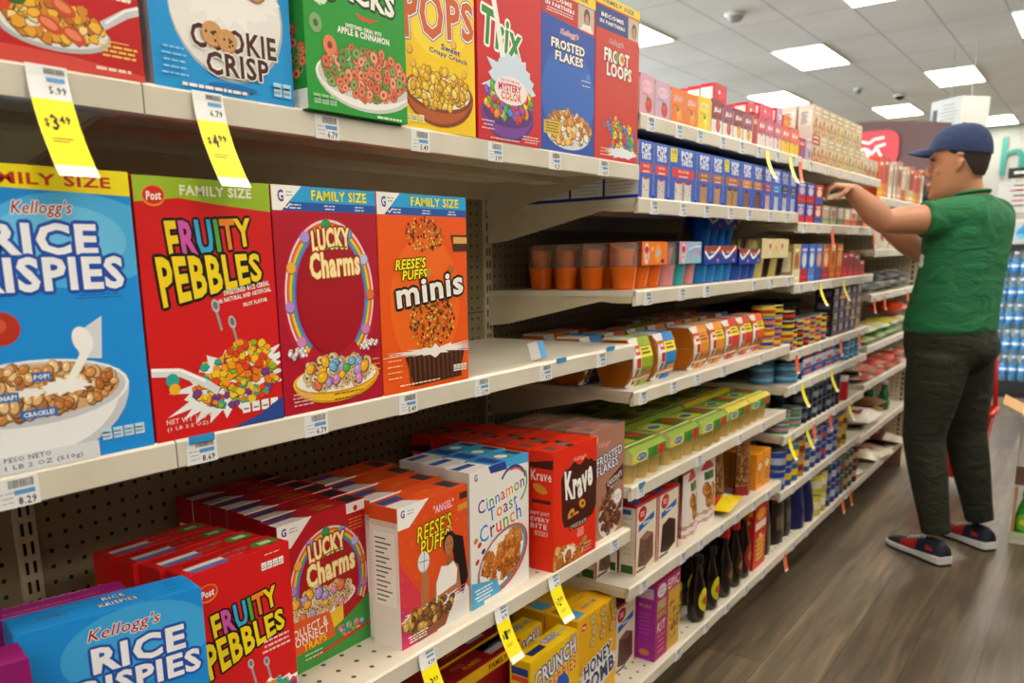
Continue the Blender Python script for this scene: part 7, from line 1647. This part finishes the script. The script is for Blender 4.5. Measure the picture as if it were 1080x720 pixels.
# cap
CAP = cloth('#0e2248', '#142c58', 30, .15, 'cap_cloth', .8)
cap = empty('cap'); cap.parent = person; cap.location = -PB_
g = G(); rows = []
for t in [i/9 for i in range(10)]:
    z = 1.606+.103*math.sin(t*PI/2); k = math.cos(t*PI/2)**.75 if t < 1 else .03
    rows.append(((-.500+.004*t, 3.88, z), .108*k, .087*k))
vs = []; n = 32
for c, a, b_ in rows:
    for k in range(n):
        t = 2*PI*k/n; p = Vector(c)+hf*a*math.cos(t)+hl*b_*math.sin(t)
        p.z += (.016*math.cos(t))*(1-(p.z-1.606)/.103) if p.z < 1.709 else 0; vs.append(p)
g.add(vs, [(i*n+k, i*n+(k+1) % n, (i+1)*n+(k+1) % n, (i+1)*n+k) for i in range(9) for k in range(n)]+[[9*n+k for k in range(n)]], CAP, True)
g.ball((-.498, 3.88, 1.709), .007, CAP, 1, 1, .6); g.obj('crown', cap)
g = G(); top = []; bot = []
for i in range(13):
    a = -1.15+2.3*i/12
    for j in range(5):
        u = j/4; ax = .104+.078*u*math.cos(a*.85); wy = .083*math.sin(a)/math.sin(1.15)*(1-.10*u)
        p = Vector((-.500, 3.88, 0))+hf*(ax if abs(a) < 1.1 else ax*.6+.02)*(math.cos(a)**.35)+hl*wy; z = 1.624-.010*u-.020*(math.sin(a)**2)*(.6+u*.5)+.004*math.sin(PI*u)
        top.append((p.x, p.y, z+.0035)); bot.append((p.x, p.y, z))
q = [(i*5+j, i*5+j+1, (i+1)*5+j+1, (i+1)*5+j) for i in range(12) for j in range(4)]
g.add(top, q, CAP, True); g.add(bot, [tuple(reversed(f)) for f in q], CAP, True)
for i in range(12): g.add([top[i*5+4], top[i*5+9], bot[i*5+9], bot[i*5+4]], [(0, 1, 2, 3)], CAP)
g.obj('brim', cap)
# green t-shirt
GREEN = cloth('#075a33', '#0a6a3d', 7, .5, 'green_jersey', .8)
g = G(); c = lambda x, y, z: (x, y, z)
oring(g, [(c(-.478, 3.90, .925), .150, .185), (c(-.478, 3.90, .96), .148, .187), (c(-.475, 3.902, 1.02), .142, .186), (c(-.462, 3.904, 1.12), .130, .187), (c(-.453, 3.908, 1.22), .123, .191), (c(-.452, 3.912, 1.30), .127, .200), (c(-.450, 3.915, 1.345), .126, .196), (c(-.448, 3.915, 1.385), .112, .165), (c(-.450, 3.91, 1.415), .088, .115), (c(-.458, 3.90, 1.445), .070, .078)], GREEN, 32, 2.3)
d = (EL-SL).normalized(); g.tube([SL+Vector((.08, .07, .0)), SL+Vector((.02, .02, .008)), SL+d*.05, SL+d*.10], [.080, .074, .071, .069], GREEN, 20)
d2_ = (ER-SR).normalized(); g.tube([SR+Vector((.0, -.10, 0)), SR, SR+d2_*.07, SR+d2_*.14], [.085, .078, .074, .070], GREEN, 20)
shirt = fuse(g, 't_shirt', person, GREEN, .0085, 8)
# collar ring and the white letter on the chest
g = G(); ring = [Vector((-.459, 3.898, 1.449))+f_*.066*math.cos(2*PI*k/24)+l_*.070*math.sin(2*PI*k/24)+Vector((0, 0, -.010*math.cos(2*PI*k/24))) for k in range(25)]; g.tube(ring, .0065, GREEN, 8); part(g, 'collar', person)
vs, fs = glyphs('s', .05, 3, 0); x0, y0, x1, y1 = bbox(vs); g = G(); pd = (f_*.72+l_*.69).normalized(); rd = Vector((0, 0, 1)).cross(pd).normalized()
sc_ = .05/(y1-y0); base_ = Vector((-.455, 3.907, 1.178)); vv = []
for x, y in vs:
    ang = ((x-x0)*sc_-.02)/.145+1.16; p = f_*.128*abs(math.cos(ang))**.87+l_*.193*abs(math.sin(ang))**.87+(f_*math.cos(ang)+l_*math.sin(ang))*.002; vv.append(base_+p+Vector((0, 0, (y-y0)*sc_)))
g.add(vv, fs, mat('#dfe6e2', .7)); part(g, 'shirt_lettering', person)
# joggers
TR = cloth('#191c10', '#22261a', 10, .5, 'olive_cotton', .9)
g = G(); oring(g, [(c(-.478, 3.90, .975), .135, .172), (c(-.478, 3.90, .94), .146, .182), (c(-.472, 3.905, .88), .152, .188), (c(-.470, 3.91, .82), .140, .185), (c(-.475, 3.91, .78), .11, .17)], TR, 30, 2.2)
HL, KL, AL = Vector((-.495, 3.820, .84)), Vector((-.520, 3.820, .50)), Vector((-.438, 3.790, .115)); HRt, KR, AR = Vector((-.435, 3.995, .84)), Vector((-.400, 4.045, .49)), Vector((-.318, 4.085, .115))
for H_, K_, A_2 in ((HL, KL, AL), (HRt, KR, AR)):
    g.tube([H_, H_.lerp(K_, .35), H_.lerp(K_, .7), K_, K_.lerp(A_2, .3), K_.lerp(A_2, .6), K_.lerp(A_2, .85), A_2], [.112, .107, .090, .078, .074, .065, .056, .052], TR, 20, flat=(-1, .3, 0))
    for q in (.66, .74, .82, .90, .97): p = K_.lerp(A_2, q); g.tube([p+Vector((0, 0, .006)), p, p-Vector((0, 0, .006))], [.050, .064-.012*(q-.6), .050], TR, 16, flat=(-1, .3, 0))
g.ball((-.385, 3.93, .86), .085, TR, 1, 1.6, 1.0)
fuse(g, 'joggers', person, TR, .0095, 6)
# running shoes
def shoe(heel, toe, name='running_shoe'):
    hv, tv = Vector((heel[0], heel[1], 0)), Vector((toe[0], toe[1], 0)); d = (tv-hv).normalized(); sd_ = Vector((-d.y, d.x, 0)); Ln = (tv-hv).length
    r = empty(name); r.parent = person; r.location = -PB_
    prof = [(0, .024), (.04, .034), (.2, .037), (.45, .036), (.65, .046), (.82, .047), (.93, .040), (.985, .026), (1, .012)]
    def outline(k): return [hv+d*Ln*s+sd_*w*k for s, w in prof]+[hv+d*Ln*s-sd_*w*k for s, w in reversed(prof)]
    def slab(z0, z1, k0, k1, m, gg, lift=0):
        a, b_ = outline(k0), outline(k1); n = len(a); A0 = [Vector((p.x, p.y, z0)) for p in a]; B0 = []
        for i, p in enumerate(b_): s = prof[i][0] if i < len(prof) else prof[2*len(prof)-1-i][0]; B0.append(Vector((p.x, p.y, z1+lift*(1-s)**2)))
        gg.add(A0+B0, [list(range(n))[::-1], list(range(n, 2*n))]+[(i, (i+1) % n, (i+1) % n+n, i+n) for i in range(n)], m)
    g = G(); slab(0, .010, 1.0, 1.04, mat('#121316', .7), g); slab(.010, .026, 1.06, 1.08, mat('#d8dade', .5), g, .014); o = g.obj('sole', r)
    g = G(); nv = mat('#10182e', .7, name='shoe_mesh')
    hs = [(.02, .030, .085), (.10, .034, .098), (.28, .036, .100), (.42, .038, .088), (.56, .041, .070), (.72, .043, .054), (.88, .041, .046), (.96, .032, .037), (.99, .018, .030)]
    vs = []; n = 18
    for s, w, h in hs:
        for k in range(n): t = 2*PI*k/n; vs.append(hv+d*Ln*s+sd_*w*math.cos(t)*(1 if math.sin(t) < 0 else .92)+Vector((0, 0, .028+max(0, math.sin(t))*(h-.028)+min(0, math.sin(t))*.006)))
    K = len(hs); g.add(vs, [(i*n+k, i*n+(k+1) % n, (i+1)*n+(k+1) % n, (i+1)*n+k) for i in range(K-1) for k in range(n)]+[list(range(n-1, -1, -1)), [(K-1)*n+k for k in range(n)]], nv, True)
    up = g.obj('upper', r)
    # red side panels and white laces lie on the upper
    def on(s, t, e):
        i = 0
        while i < len(hs)-2 and hs[i+1][0] < s: i += 1
        (s0, w0, h0), (s1, w1, h1) = hs[i], hs[i+1]; q = (s-s0)/(s1-s0); w, h = w0+(w1-w0)*q, h0+(h1-h0)*q
        return hv+d*Ln*s+sd_*(w+e)*math.cos(t)*.95+Vector((0, 0, .028+math.sin(t)*(h-.028+e)))
    g = G(); rd = mat('#a81c20', .6)
    for side in (0, 1):
        T = lambda t: t if side == 0 else PI-t
        for i in range(4):
            for j in range(4):
                s0, s1, t0, t1 = .42+.07*i, .42+.07*(i+1), .15+.22*j, .15+.22*(j+1)
                g.add([on(s0, T(t0), .0015), on(s1, T(t0), .0015), on(s1, T(t1), .0015), on(s0, T(t1), .0015)], [(0, 1, 2, 3)], rd, True)
        g.add([on(.14, T(.35), .0015), on(.26, T(.30), .0015), on(.28, T(.6), .0015), on(.16, T(.55), .0015)], [(0, 1, 2, 3)], rd, True)
    g.obj('side_panel', r)
    g = G(); lm = mat('#d0d2d4', .7)
    for i in range(5): s = .36+.065*i; g.tube([on(s, 1.05, .003), on(s+.01, PI/2, .006), on(s, PI-1.05, .003)], .0032, lm, 6)
    g.obj('laces', r)
    return r
shoe((-.385, 3.735), (-.622, 3.935)); shoe((-.262, 4.035), (-.478, 4.232))
tag(person, 'person in green t-shirt, blue cap and olive joggers reaching to the shelf with both hands', 'person')
